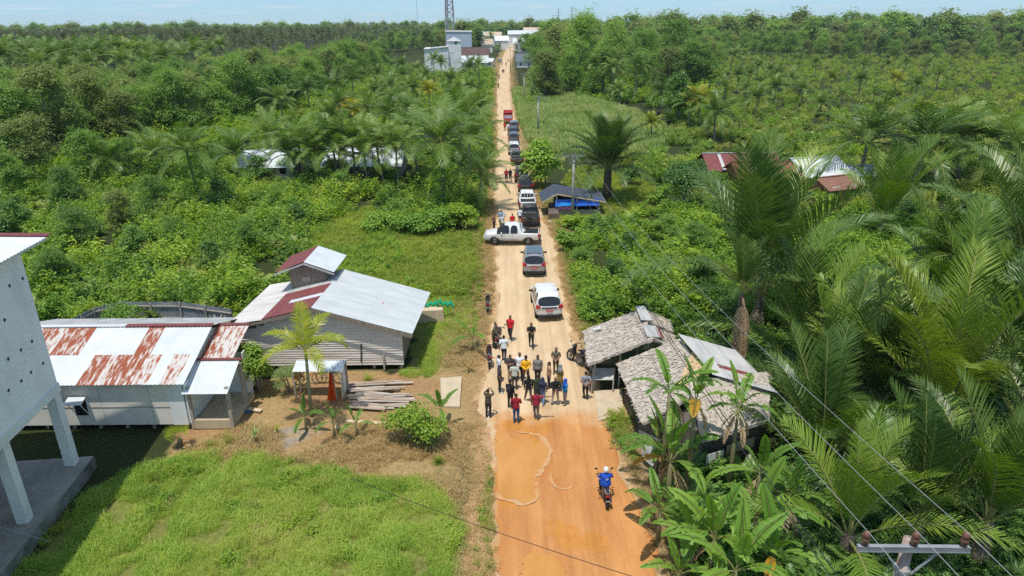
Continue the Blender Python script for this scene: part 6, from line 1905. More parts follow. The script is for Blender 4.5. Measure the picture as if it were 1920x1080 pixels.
def crown_mesh(name, specs, mats, **k):
    """many fronds joined into one crown: specs = (azimuth, length, e0, e1)"""
    VV = []; FF = []; MM = []; o = 0
    for i, (az, L_, e0, e1) in enumerate(specs):
        V, F, MI = frond(L_, e0=e0, e1=e1, seed=i, **k)
        c, s = math.cos(az), math.sin(az)
        V = np.stack([V[:, 0] * c - V[:, 1] * s, V[:, 0] * s + V[:, 1] * c, V[:, 2]], 1)
        VV.append(V); FF.append(F + o); MM.append(MI); o += len(V)
    return grid_mesh(name, np.concatenate(VV), np.concatenate(FF), mats, np.concatenate(MM), False)


def coco_specs(r, n, L_, erect=0.0):
    out = []
    for i in range(n):
        f = (i + .5) / n
        e0 = 82 - 78 * f + r.uniform(-7, 7) + erect * 10
        out.append((i * 2.399 + r.uniform(-.25, .25), L_ * r.uniform(.85, 1.08) * (.85 if f < .15 else 1), e0, e0 - (48 + 40 * f) + r.uniform(-14, 14)))
    return out


def palm_trunk(h, r0=.15, bend=.3, seed=0, mt=None, r1=None):
    r = np.random.default_rng(seed)
    a = r.random() * 2 * PI
    mb = MB()
    pts = [(bend * h * .12 * math.cos(a) * ((1 - t) ** 2 - 1) * -1 * -1 if False else -bend * math.cos(a) * (1 - t) ** 2 * h * .12, -bend * math.sin(a) * (1 - t) ** 2 * h * .12, h * (t - 1)) for t in np.linspace(0, 1, 8)]
    rr = [r0 * (1.5 if i == 0 else 1.0 - .3 * i / 7) if r1 is None else r0 + (r1 - r0) * i / 7 for i in range(8)]
    mb.tube(pts, rr, 9)
    return mb.mesh('trunk', [mt or BARKP], True)


# ---- prototypes shared by many plants
rr_ = np.random.default_rng(5)
COCO = []
for i in range(6):
    L_ = [3.4, 3.7, 3.2, 3.9, 3.5, 3.0][i]
    COCO.append(crown_mesh('crown', coco_specs(rr_, 19 + i % 3, L_, erect=.4 * (i % 3)), [LM['palmy' if i == 5 else 'palm'], STALK], n=34, leaf=.88, droop=.34 + .1 * (i % 3), wd=.085, vee=.12, gap=.05))
COCOF = [crown_mesh('crown', coco_specs(rr_, 13, 3.9, erect=.5), [LM['palmfar'], STALK], n=12, leaf=1.0, droop=.6, wd=.16, seg=1, rach=.05) for i in range(4)]
for me_ in COCOF:                                          # far palms carry their stem in the same mesh
    bm = bmesh.new(); bm.from_mesh(me_)
    r_ = bmesh.ops.create_cone(bm, cap_ends=False, segments=6, radius1=.2, radius2=.14, depth=11, matrix=Matrix.Translation((0, 0, -5.5)))
    for v in r_['verts']:
        for f in v.link_faces: f.material_index = 2
    bm.to_mesh(me_); bm.free(); me_.materials.append(BARKP)
TREES = [make_tree(20 + i, 10, [7.6, 8.6, 7.2, 8.0, 7.6, 9.0][i], 9500, .29, 22 + i, .08, m=['tree', 'tree', 'tree2', 'tree', 'tree2', 'tree'][i]) for i in range(6)]
DARKT = [make_tree(40 + i, 10, 7.5, 6000, .42, 14, .2, 'dark') for i in range(2)]
TREEF = [make_tree(60 + i, 10, 8.5, 900, .95, 11, .2, ['tree', 'tree2', 'dark'][i % 3])[0] for i in range(5)]
TRUNKS = [palm_trunk(10, .17, .5, i) for i in range(4)]

used = {}


def plant_palm(x, y, z_crown, label, group, sc=1.0, var=None, z0=0.0, name='coconut_palm', single=False, rz=None):
    sc *= 1.38
    v = random.randrange(5) if var is None else var
    rz = random.uniform(0, 2 * PI) if rz is None else rz
    t = thing(name, label, 'palm', (x, y, z_crown), rz, group)
    t.rotation_euler = (random.uniform(-.06, .06), random.uniform(-.06, .06), rz)
    c = link('crown', COCO[v], t); c.scale = (sc,) * 3
    if 'creeper' in label or 'ivy' in label:
        V, F = leafcloud(1500, [(random.uniform(-.4, .4), random.uniform(-.4, .4), -q_ * z_crown / 7, 1.25 - q_ * -.06, 1.25, z_crown / 8) for q_ in range(1, 7)], .26, .6, seed=int(x * 10) % 97)
        link('creeper', grid_mesh('creeper', V, F, [LM['scrub2']], smooth=False), t)
    k = link('trunk', random.choice(TRUNKS), t); k.scale = (max(.75, sc * .75), max(.75, sc * .75), max(.05, (z_crown - z0 + .1) / 10))
    return t


def pp_px(cx, cy, by, label, group=None, sc=1.0, var=None):
    """palm whose crown centre and trunk foot were measured"""
    b = G(cx, by); c = PY(cx, cy, b.y)
    return plant_palm(c.x, c.y, c.z, label, group, sc, var)


MIDP = [
    (524, 190, 236, 1.0, 'tall dark coconut palm at the edge of the left wood, above the banana clump'),
    (576, 167, 222, .8, 'slender half dry coconut palm against the left wood'),
    (624, 160, 215, .9, 'coconut palm rising from the left wood above the zinc houses'),
    (540, 290, 350, .8, 'young coconut palm at the right corner of the farther white zinc roof'),
    (683, 292, 356, .85, 'young coconut palm at the middle front of the nearer white zinc roof'),
    (635, 290, 352, .8, 'young coconut palm at the left front corner of the nearer white zinc roof'),
    (660, 268, 346, .9, 'coconut palm leaning before the left part of the nearer white zinc roof'),
    (742, 278, 356, .85, 'low coconut palm in front of the right part of the nearer white zinc roof'),
    (590, 285, 352, .8, 'young coconut palm in the gap between the two white zinc roofs'),
    (636, 196, 262, .95, 'yellowing coconut palm right behind the white zinc houses'),
    (622, 262, 348, 1.0, 'broad coconut palm standing in front of the two white zinc roofs, between them'),
    (560, 268, 345, .95, 'coconut palm at the right end of the farther white zinc roof'),
    (505, 252, 300, 1.0, 'stiff upright palm just behind the farther white zinc roof'),
    (706, 272, 350, 1.0, 'coconut palm covering the middle of the nearer white zinc roof'),
    (775, 256, 340, 1.05, 'coconut palm at the right end of the nearer white zinc roof'),
    (863, 232, 310, 1.35, 'largest wide coconut palm leaning over the left road edge'),
    (827, 268, 402, 1.3, 'big coconut palm with a creeper covered trunk left of the road'),
    (902, 325, 392, .85, 'young coconut palm with arching fronds right at the left road verge'),
    (771, 210, 262, .95, 'coconut palm behind the big wide palm, left of the road'),
    (880, 262, 345, 1.1, 'coconut palm behind the young verge palm'),
    (207, 300, 350, .9, 'low coconut palm with one orange frond at the foot of the left wood'),
    (290, 286, 345, 1.0, 'coconut palm between the orange fronded palm and the ivy covered palm'),
    (350, 284, 400, 1.0, 'coconut palm with a thick ivy covered trunk in the left scrub'),
    (442, 288, 340, .9, 'coconut palm at the left end of the farther white zinc roof'),
    (1733, 275, 356, 1.7, 'large coconut palm with drooping lower fronds right of the red houses'),
    (1626, 268, 350, 1.5, 'coconut palm beside the small white hut right of the red houses'),
    (1800, 262, 338, 1.4, 'coconut palm just right of the large drooping palm'),
    (1875, 246, 325, .9, 'slim coconut palm with a round head near the right edge'),
    (1913, 296, 354, 1.55, 'coconut palm cut by the right picture edge'),
    (1195, 125, 192, 1.0, 'tallest leaning coconut palm before the big right trees'),
    (1150, 127, 182, .95, 'coconut palm left of the leaning palm by the big right trees'),
    (1117, 120, 178, .95, 'coconut palm at the left end of the row by the big right trees'),
    (1240, 176, 215, 1.0, 'dark low coconut palm right of the leaning palm'),
    (1160, 170, 195, .8, 'small coconut palm in the grass below the leaning palm'),
    (1342, 214, 262, 1.1, 'coconut palm with hanging yellow fronds right of the bright yellow palm'),
    (1295, 196, 240, .9, 'coconut palm just left of the bright yellow palm'),
    (1375, 104, 140, 1.1, 'tall coconut palm standing above the right scrub'),
    (1455, 164, 196, 1.0, 'coconut palm with one orange hanging frond in the right scrub'),
    (1875, 52, 92, 1.3, 'tall pale trunked palm on the right horizon'),
    (1850, 66, 92, 1.1, 'shorter pale palm beside the tall one on the right horizon'),
    (1815, 500, 572, 1.25, 'yellow green coconut palm in the right scrub before the sago grove'),
    (1846, 268, 338, 1.2, 'coconut palm between the large drooping palm and the round headed palm'),
]
for cx, cyy, by, sc, lb_ in MIDP: pp_px(cx, cyy, by, lb_, 'coconut palms around the houses and the road', sc)
for cx, cyy, by, sc, lb_ in ((1312, 188, 240, .9, 'bright yellow coconut palm in the right scrub'), (1222, 232, 262, .65, 'small bright yellow palm right of the great sago palm'),
                             (655, 207, 250, .8, 'bright yellow green palm behind the white zinc houses'), (805, 172, 220, .8, 'yellow green palm left of the far white tower house')):
    pp_px(cx, cyy, by, lb_, 'coconut palms around the houses and the road', sc, 5)
small = [(702, 172), (727, 164), (755, 142), (708, 136), (774, 167), (844, 150), (880, 128), (897, 122), (827, 118), (813, 112), (740, 190), (690, 205), (850, 185), (880, 165), (660, 150), (800, 140), (730, 215), (862, 172), (900, 200), (620, 222), (752, 122), (780, 128)]
for cx, cyy in small:
    pp_px(cx, cyy, cyy + random.uniform(24, 46), 'coconut palm in the palm thicket between the left wood and the road', 'palms of the left thicket', random.uniform(.8, 1.05))
rsm = [(1422, 124), (1460, 142), (1385, 142), (1445, 130), (1530, 117), (1615, 150), (1560, 147), (1680, 150), (1620, 122), (1665, 122), (1480, 146), (1400, 165), (1505, 168), (1700, 118), (1580, 178), (1360, 165), (1345, 145), (1760, 140), (1540, 196), (1420, 185), (1640, 178), (1350, 105), (1395, 100), (1500, 110), (1720, 160), (1405, 140), (1740, 118)]
for cx, cyy in rsm:
    pp_px(cx, cyy, cyy + random.uniform(18, 34), 'small coconut palm scattered in the right scrub', 'palms of the right scrub', random.uniform(.62, .9), random.choice((0, 1, 2, 3, 4, 5)))

# ------------------------------------------------------------------ broadleaf woods


def darts(poly, n, dmin, ybox, xbox, seed, grow=0.0, tries=60):
    """random ground points inside a measured outline, at least dmin apart (more when farther)"""
    r = np.random.default_rng(seed)
    N0 = n * tries
    y = np.sqrt(r.random(N0) * (ybox[1] ** 2 - ybox[0] ** 2) + ybox[0] ** 2)
    x = (xbox[0] + (xbox[1] - xbox[0]) * r.random(N0)) * y
    qx, qy = to_px(x, y)
    k = inpoly(qx, qy, poly)
    x, y = x[k], y[k]
    cell = {}
    out = []
    for a, b in zip(x, y):
        d = dmin + grow * b
        c = (int(a // d), int(b // d))
        ok = True
        for i in (-1, 0, 1):
            for j in (-1, 0, 1):
                for (p, q) in cell.get((c[0] + i, c[1] + j), ()):
                    if (p - a) ** 2 + (q - b) ** 2 < d * d: ok = False; break
                if not ok: break
            if not ok: break
        if ok:
            cell.setdefault(c, []).append((a, b)); out.append((a, b))
            if len(out) >= n: break
    return out


def plant_tree(x, y, h, label, group, kind=None, ws=1.0):
    cr, tr = kind or random.choice(TREES)
    t = thing('broadleaf_tree', label, 'tree', (x, y, 0), random.uniform(0, 2 * PI), group)
    c = link('crown', cr, t); k = link('trunk', tr, t)
    s = h / 10
    for o in (c, k): o.scale = (s * ws, s * ws, s)
    return t


LW = [(-500, 345), (100, 318), (330, 262), (470, 232), (560, 203), (650, 165), (740, 122), (838, 96), (830, 84), (700, 92), (560, 130), (400, 165), (250, 205), (0, 215), (-500, 225)]
lw = darts(LW, 330, 4.7, (85, 330), (-1.0, 0.0), 3)
lw.sort(key=lambda p: p[1])
WOODREST = []


def canopy(x, y):
    qx = to_px(x, y)[0]
    return CAM_H - (float(np.interp(qx, [0, 280, 480, 700], [120, 111, 84, 70])) - 46) / FPX * y


for k, (x, y) in enumerate(lw):
    h = min(random.uniform(8.5, 15), max(6.5, canopy(x, y) * random.uniform(.66, 1.12)))
    if k < 195: plant_tree(x, y, h, 'leafy broadleaf tree in the dense wood left of the road', 'trees of the left wood', DARKT[0] if random.random() < .06 else None, 1.12 if h < 10.5 else .95)
    else: WOODREST.append((x, y, h))
RW = [(990, 188), (1000, 130), (978, 88), (1050, 72), (1335, 92), (1335, 185), (1250, 200), (1215, 175), (1100, 172)]
rw = sorted(darts(RW, 110, 5.5, (150, 520), (0.0, .35), 4), key=lambda p: p[1])
for k, (x, y) in enumerate(rw):
    h = random.uniform(11, 15)
    if k < 50: plant_tree(x, y, h, 'tall broadleaf tree in the grove right of the far road', 'trees of the right grove', DARKT[1] if random.random() < .12 else None, 1.0)
    else: WOODREST.append((x, y, h))
for cx, by, ty, lb_, ws in ((1085, 172, 28, 'highest broad tree of the right grove, rising above the horizon', 1.0), (1045, 160, 48, 'big rounded tree left of the highest one, beside the far road', 1.2), (1150, 150, 38, 'broad tree just right of the highest grove tree', 1.1), (1258, 150, 38, 'broad tree topping the right end of the grove', 1.1),
                        (1022, 185, 95, 'low wide tree at the road side front of the right grove', 1.2), (1270, 232, 140, 'dark bushy tree with a black trunk front beside the leaning palm', 1.1), (1130, 178, 90, 'middle front tree of the right grove', 1.2),
                        (1203, 160, 55, 'full crowned tree behind the leaning palm', 1.2), (1310, 170, 80, 'tree at the right front corner of the grove', 1.2)):
    b = G(cx, by); tp = PY(cx, ty, b.y)
    plant_tree(b.x, b.y, tp.z * 1.04, lb_, 'trees of the right grove', DARKT[0] if 'dark' in lb_ else None, ws * (.85 if tp.z > 14 else 1))
RW2 = [(1335, 100), (1440, 108), (1700, 112), (2300, 110), (2300, 88), (1335, 82)]
for x, y in darts(RW2, 28, 9, (240, 460), (.25, 1.0), 5):
    plant_tree(x, y, random.uniform(7, 13), 'tree in the dark belt behind the right scrub', 'trees of the right belt', random.choice([DARKT[0], DARKT[1], TREES[2], TREES[4]]), 1.0)
pr = thing('leafy_tree', 'leafy tree leaning over the parked cars right of the road', 'tree', G(1014, 352), 0)
V, F = leafcloud(2600, [(0, 0, 3.0, 1.9, 1.6, 1.5), (-.9, -.3, 2.2, 1.2, 1.2, 1.0), (.8, .2, 2.2, 1.5, 1.2, 1.2), (0, .5, 4.2, 1.2, 1.1, .9), (-.2, -.6, 1.3, 1.1, 1, .8), (-1.3, .2, 3.4, .8, .8, .6)], .36, .6, seed=9)
link('crown', grid_mesh('crown', V, F, [LM['scrub2']], smooth=False), pr)
mb = MB()
for dx in (-.3, .1, .4): mb.tube([(dx, 0, 0), (dx * 1.4, .1, 1.4), (dx * 2.5, 0, 3)], [.07, .06, .03], 6)
mb.build('trunk', BARK, pr)
pr.scale = (1.18, 1.18, 1.18)
for (cx, by, rx, h, lb_, m_, nl) in ((1278, 392, 3.2, 5.6, 'dense round dark green tree beside the cleared lawn, left of the red houses', 'dark', 7500), (1180, 348, 1.6, 2.6, 'small dark bush tree behind the great sago palm', 'dark', 1800), (1235, 385, 1.6, 2.2, 'small rounded bush left of the dense round tree', 'scrub2', 1600),
                                     (487, 735, 1.2, 3.6, 'pale leaved bushy tree at the left corner of the wooden house', 'scrub', 4200), (545, 735, .9, 1.9, 'thin feathery grey green shrub left of the areca palm', 'pale', 2600), (1072, 168, 4.2, 6.6, 'rounded creeper covered tree in the tall pale grass', 'scrub2', 3500),
                                     (1062, 470, 1.3, 2.0, 'bushy shrub at the right road edge beyond the silver car', 'scrub2', 1800), (1070, 425, .9, 1.2, 'flowering green bush at the foot of the kiosk pole', 'scrub', 1300),
                                     (722, 432, 2.3, 2.3, 'dark leafy bush at the left end of the thicket round the creeper covered palm', 'scrub2', 2400), (775, 440, 2.5, 2.7, 'wide leafy bush in the front middle of the thicket round the creeper covered palm', 'scrub2', 2800),
                                     (825, 436, 2.2, 2.6, 'tall leafy bush at the foot of the creeper covered palm', 'scrub2', 2600), (868, 428, 1.9, 2.8, 'leafy bush at the road end of the thicket below the creeper covered palm', 'scrub', 2300),
                                     (565, 335, 2.6, 4.0, 'tall leafy bush between the two white zinc roofs', 'scrub2', 2600), (640, 338, 2.4, 3.0, 'leafy bush at the left wall of the nearer white roofed house', 'scrub', 2400), (720, 340, 2.2, 2.6, 'leafy bush at the right wall of the nearer white roofed house', 'scrub2', 2200), (480, 342, 2.6, 2.5, 'leafy bush under the farther white zinc roof', 'scrub2', 2400),
                                     (1335, 352, 2.0, 2.3, 'leafy bush hiding the left wall of the striped roof house', 'scrub2', 2200), (1385, 372, 2.1, 2.2, 'leafy bush in front of the maroon roofed wing', 'scrub', 2200), (1445, 378, 2.2, 2.2, 'leafy bush between the maroon wing and the blue water tank', 'scrub2', 2200),
                                     (1530, 385, 2.2, 2.0, 'leafy bush in front of the brick hut', 'scrub', 2200), (1590, 372, 2.0, 1.9, 'leafy bush in front of the smallest white hut', 'scrub2', 2200),
                                     (775, 825, 1.7, 2.5, 'wide bright green bush at the right end of the timber pile', 'scrub', 2400), (232, 618, 1.6, 2.4, 'bush inside the zinc fence corner', 'scrub2', 1400), (430, 612, .9, .9, 'bright broad leaved plants along the inside of the zinc fence', 'scrub', 700)):
    b = G(cx, by)
    r = np.random.default_rng(int(cx))
    lob = [(r.uniform(-.55, .55) * rx, r.uniform(-.5, .5) * rx, h * r.uniform(.3, .78), rx * r.uniform(.35, .6), rx * r.uniform(.35, .6), h * r.uniform(.15, .26)) for i in range(10)]
    t = thing('bush', lb_, 'bush', b)
    ls = (.16 if by > 600 else .24) if m_ != 'pale' else .12
    V, F = leafcloud(nl, lob, ls, .6 if m_ != 'pale' else .2, seed=int(cx))
    link('foliage', grid_mesh('foliage', V, F, [LM[m_]], smooth=False), t)
    mb = MB()
    for c in lob[:5]: mb.tube([(0, 0, -.05), (c[0] * .4, c[1] * .4, c[2] * .5), c[:3]], [.05 * rx, .035 * rx, .015], 5)
    mb.build('stem', BARK, t)

# ------------------------------------------------------------------ the great sago palm by the kiosk and the sago grove on the right
SAGO = []
for i, (e0, e1, p_, sw) in enumerate(((86, 72, 1.2, .0), (79, 52, 1.6, .05), (71, 30, 1.7, -.06), (60, 6, 1.6, .07), (44, -24, 1.4, -.08), (20, -54, 1.2, .05))):
    V, F, MI = frond(6.5, 84, 1.42, e0, e1, droop=.20 + .07 * i, wd=.07, vee=.38 - .03 * i, p=p_, sweep=sw, base=.2, seed=i, rach=.055, ragged=.14, gap=.02)
    SAGO.append((V, F, MI))
SAGOM = {}
for key in ('sago', 'sagol'):
    SAGOM[key] = [grid_mesh('frond', V, F, [LM[key], STALK], MI, False) for V, F, MI in SAGO]
DEADF = grid_mesh('dead_frond', *frond(2.6, 40, .7, -70, -88, droop=.9, wd=.05, vee=-.3, seed=9)[:2], [LM['dead']], None, False)


def sago(x, y, zc, label, L_=6.5, n=15, key='sago', trunk_r=.28, spread=0.0, dead=2, group='sago palms of the right grove', emin=0):
    t = thing('sago_palm', label, 'palm', (x, y, zc), 0, group)
    mb = MB(); mb.tube([(0, 0, -zc - .1), (0, 0, -zc * .5), (0, 0, -.2), (0, 0, .25)], [trunk_r * 1.25, trunk_r, trunk_r * .95, trunk_r * .6], 10); mb.build('trunk', BARKS, t, smooth=True)
    for i in range(n):
        f = (i + .5) / n
        k = min(5, int(f * 5.2 + random.uniform(-.5, .7) + spread))
        k = max(emin, k)
        o = link('frond', SAGOM[key if random.random() > .12 else ('sagol' if key == 'sago' else 'sago')][k], t)
        s = L_ / 6.5 * random.uniform(.8, 1.08) * (1 if k > 0 else .9)
        o.scale = (s, s, s)
        o.rotation_euler = (random.uniform(-.07, .07), random.uniform(-.1, .1), i * 2.399 + random.uniform(-.3, .3))
    for i in range(dead):
        o = link('dead_frond', DEADF, t); o.rotation_euler = (0, 0, i * 2.2 + random.uniform(0, 1)); s = L_ / 6.5; o.scale = (s, s, s); o.location = (0, 0, -.1)
    return t


def sago_px(cx, cyy, Y_, label, **k):
    c = PY(cx, cyy, Y_)
    k['L_'] = k.get('L_', 6.5) * (1.22 if k.get('trunk_r', 1) > .2 else 1)
    k['n'] = max(10, k.get('n', 15) - 2); k['spread'] = k.get('spread', 0) - .35
    return sago(c.x, c.y, max(.3, c.z), label, **k)


b = G(1137, 374); c = PY(1140, 318, b.y)
sago(c.x, b.y, c.z, 'great dark sago palm with a thick ridged trunk standing alone behind the kiosk', L_=6.6, n=46, trunk_r=.46, dead=9, spread=.5)
sago_px(1425, 560, 40, 'tall sago palm with upright fan of fronds before the red houses', L_=8.6, n=22, spread=-.3)
sago_px(1500, 700, 34, 'sago palm behind the zinc roof half of the thatched house', L_=6.6, n=15)
sago_px(1652, 425, 60, 'sago palm in front of the white roofed hut on the right', L_=7.2, n=13, key='sagol', spread=-.5, dead=1)
sago_px(1925, 520, 42, 'sago palm reaching in from the right edge above the yellow green palm', L_=7.6, n=16)
sago_px(1762, 800, 27, 'light green sago palm with the largest fronds in the right grove', L_=7.0, n=14, key='sagol', spread=-.7)
sago_px(1905, 790, 28, 'sago palm at the right edge beside the light green one', L_=7.2, n=14, spread=-.3)
sago_px(1640, 770, 30, 'dark sago palm left of the light green one', L_=6.4, n=15)
sago_px(1535, 880, 25.5, 'sago palm beside the poster wall of the thatched house', L_=5.6, n=14)
sago_px(1850, 985, 19.5, 'low sago palm in the bottom right corner', L_=4.6, n=14, spread=.2)
sago_px(1590, 1010, 20, 'pale green low sago palm left of the nearest utility pole', L_=4.4, n=12, key='sagol', spread=.6, dead=1)
sago_px(1722, 980, 20.5, 'sago palm right behind the nearest utility pole', L_=4.4, n=14, spread=.2)
sago_px(1800, 660, 36, 'sago palm behind the light green one in the right grove', L_=7.0, n=15, key='sagol')
sago_px(1760, 560, 46, 'far sago palm at the back of the right grove', L_=6.2, n=13)
sago_px(1960, 900, 22, 'sago palm outside corner fronds at the right edge', L_=6.0, n=13)
sago_px(1960, 660, 34, 'sago palm half cut by the right edge', L_=7.0, n=13)
sago_px(1560, 760, 30, 'dark sago palm right of the zinc roof', L_=5.6, n=13)
a_ = sago_px(1391, 552, 35, 'slim palm with a hanging brown dead frond over the zinc roof', L_=3.9, n=14, trunk_r=.14, dead=0, spread=.7)
o = link('dead_frond', DEADF, a_); o.location = (0, -.25, -.1); o.scale = (1.4,) * 3; o.rotation_euler = (0, 0, PI)
o = link('dead_frond', DEADF, a_); o.location = (0, -.25, -.1); o.scale = (1.35,) * 3; o.rotation_euler = (0, 0, PI + .5)

# ------------------------------------------------------------------ areca palm in the yard
ar = thing('areca_palm', 'slender areca palm with bright yellow green fronds in front of the wooden house', 'palm', (PY(572, 655, 30.6).x, 30.6, 0))
zc = PY(572, 664, 30.6).z
mb = MB(); mb.tube([(-.12, 0, 0), (-.06, 0, zc * .5), (0, 0, zc - .3)], [.11, .085, .075], 10); mb.tube([(0, 0, zc - .32), (0, 0, zc + .25)], [.085, .06], 10, 1)
mb.build('trunk', [mat('areca_trunk', (.20, .22, .10), (.32, .32, .2), 3, .8, stretch=(1, 1, 5)), mat('areca_sheath', (.22, .30, .05))], ar, smooth=True)
for i, (az, L_, e0, e1) in enumerate(((15, 2.1, 80, 50), (75, 2.2, 52, -28), (120, 2.1, 40, -60), (170, 2.2, 58, -10), (215, 2.2, 40, -62), (262, 2.1, 55, -22), (300, 2.2, 35, -70), (335, 2.1, 62, 0))):
    V, F, MI = frond(L_ * 1.15, 32, .72, e0, e1, droop=.5, wd=.08, vee=.3, p=1.1, seed=i + 70, base=.12, rach=.022)
    o = link('frond', grid_mesh('frond', V, F, [LM['areca'], STALK], MI, False), ar); o.location = (0, 0, zc + .2); o.rotation_euler = (0, 0, R(az))

# ------------------------------------------------------------------ bananas
def banana_leaf(L_, wd, e0, e1, seed, torn=.3):
    r = np.random.default_rng(seed)
    n = 26
    ts = np.linspace(0, 1, n + 1)
    e = R(1) * (e0 + (e1 - e0) * ts ** 1.3)
    y = np.concatenate([[0], np.cumsum(np.cos(e[:-1]) * L_ / n)]); z = np.concatenate([[0], np.cumsum(np.sin(e[:-1]) * L_ / n)])
    V = []; F = []; MI = []
    for s in (-1, 1):
        prev = None
        for i in range(5, n):
            u = (i - 5) / (n - 5); u2 = (i + 1 - 5) / (n - 5)
            def w_(u_): return wd * (max(0, math.sin(PI * min(1, .09 + .91 * u_))) ** .6) if u_ < .985 else .02
            nrm = np.array([0, -math.sin(e[i]), math.cos(e[i])])
            t_ = np.array([0, math.cos(e[i]), math.sin(e[i])])
            fold = .22 if r.random() > torn else .22 + r.uniform(-.6, .15)
            pts = []
            for (uu, j) in ((u, i), (u2, i + 1)):
                P = np.array([0, y[j], z[j]]); wi = w_(uu)
                out = np.array([s * wi, 0, 0]) * .93 + nrm * wi * fold - np.array([0, 0, wi * .2]) + t_ * wi * .22
                mid = np.array([s * wi * .5, 0, 0]) + nrm * wi * fold * .62 + t_ * wi * .1
                pts += [P, P + mid, P + out]
            sep = r.random() < torn
            g = .985 if sep else 1.0
            o = len(V); V += pts
            F += [(o, o + 1, o + 4, o + 3), (o + 1, o + 2, o + 5, o + 4)]; MI += [0, 0]
    mb = MB(); k = list(range(0, n + 1, 3)); mb.tube([(0, y[i], z[i] - .005) for i in k], [.026 * (1 - .85 * ts[i]) + .004 for i in k], 5)
    o = len(V); V += [np.array(v) for v in mb.v]
    for f in mb.f:
        if len(f) == 4: F.append(tuple(q + o for q in f)); MI.append(1)
    me = grid_mesh('leaf', np.array(V), np.array(F), [LM['banana'], STALK], np.array(MI), True)
    bm = bmesh.new(); bm.from_mesh(me); bmesh.ops.remove_doubles(bm, verts=bm.verts, dist=.0006); bm.to_mesh(me); bm.free()
    return me


BL = [banana_leaf(2.7, .29, e0, e1, i) for i, (e0, e1) in enumerate(((82, 62), (70, 8), (58, -28), (46, -50), (30, -66), (74, 28)))]
BLY = banana_leaf(2.2, .26, 40, -35, 77, .3); BLY.materials[0] = LM['banana_y']
BLD = banana_leaf(1.8, .16, -50, -85, 78, .6); BLD.materials[0] = LM['dead']


def banana(x, y, h, label, n=8, sc=1.0, az=None, dead=2, yellow=0, group='banana plants'):
    t = thing('banana_plant', label, 'banana plant', (x, y, 0), random.uniform(0, 6), group)
    mb = MB(); mb.tube([(0, 0, -.05), (0, 0, h * .5), (0, 0, h)], [.11 * sc + .02, .09 * sc + .01, .055 * sc], 9); mb.build('stem', STEM_B, t, smooth=True)
    for i in range(n):
        k = min(5, int((i + .5) / n * 5.2)) if i else 0
        me = BLY if i >= n - yellow else BL[k]
        o = link('leaf', me, t); s = sc * .92 * random.uniform(.7, 1.15); o.scale = (s, s, s); o.location = (0, 0, h - .05)
        o.rotation_euler = (random.uniform(-.1, .1), random.uniform(-.15, .15), (i * 2.399 if az is None else R(az[i % len(az)])) + random.uniform(-.25, .25))
        if i >= n - yellow and k: o['label'] = 'yellowing leaf'
    for i in range(dead):
        o = link('dead_leaf', BLD, t); o.scale = (sc,) * 3; o.location = (0, 0, h - .1); o.rotation_euler = (0, 0, random.uniform(0, 6.28))
    return t


BSP = [  # crown px, height of crown above ground, leaves, scale, dead, yellow, label
    (1255, 735, 4.6, 7, 1.0, 1, 0, 'tall banana plant before the left corner of the thatched house eave'),
    (1305, 750, 4.9, 7, 1.0, 3, 1, 'tall banana plant with a browning leaf against the thatched house roof'),
    (1258, 865, 2.2, 9, 1.15, 4, 1, 'banana plant with a yellow leaf tip stretching over the orange clay'),
    (1385, 765, 4.5, 6, .85, 4, 0, 'banana plant with hanging dry leaves by the front thatch'),
    (1340, 1010, 1.8, 9, 1.0, 2, 0, 'full banana plant at the road edge below the poster'),
    (1300, 1010, 1.7, 8, .95, 2, 0, 'banana plant nearest the orange road, at the bottom'),
    (1420, 965, 2.1, 8, 1.1, 1, 0, 'banana plant with one pale upright leaf right of the full one'),
    (1238, 958, 1.6, 7, .85, 1, 0, 'low banana plant right at the road edge below the yellow tipped one'),
    (1425, 885, 2.0, 7, .9, 2, 0, 'banana plant just right of the poster'),
    (1380, 1070, 1.9, 8, 1.05, 2, 0, 'banana plant at the bottom edge of the thicket'),
    (1450, 1040, 2.0, 7, 1.05, 1, 1, 'banana plant with yellow lower leaf near the pale green sago'),
    (1235, 830, 1.9, 6, .8, 2, 0, 'slender banana plant standing against the side wall of the thatched house'),
    (1275, 1075, 1.5, 7, .8, 1, 0, 'small banana plant at the lower edge beside the orange road'),
    (1480, 935, 1.9, 6, .85, 2, 0, 'banana plant squeezed under the sago beside the poster wall'),
]
for cx, cyy, h, n, sc, dd, yl, lb_ in BSP:
    p = G(cx, cyy, h); banana(p.x, p.y, h, lb_, n, sc, None, dd, yl)
for cx, cyy, h, n, sc, lb_ in ((571, 782, .75, 5, .5, 'small banana plant on the ash strip in front of the areca palm'), (624, 790, 1.0, 4, .62, 'taller thin banana plant in mid yard below the orange tarp'), (667, 795, .75, 5, .45, 'small banana plant beside the sawn board'),
                           (826, 770, 1.0, 5, .6, 'banana plant behind the round bush at the concrete slab'), (886, 632, 1.0, 5, .75, 'banana plant on the verge left of the parked motorbikes'), (1108, 385, .9, 5, .6, 'young banana plant in front of the kiosk'),
                           (1060, 700, .5, 3, .3, 'banana sucker') if False else (478, 225, 1.6, 7, 1.1, 'bright banana clump at the edge of the left wood')):
    p = G(cx, cyy, h); banana(p.x, p.y, h, lb_, n, sc, None, 0, 0)
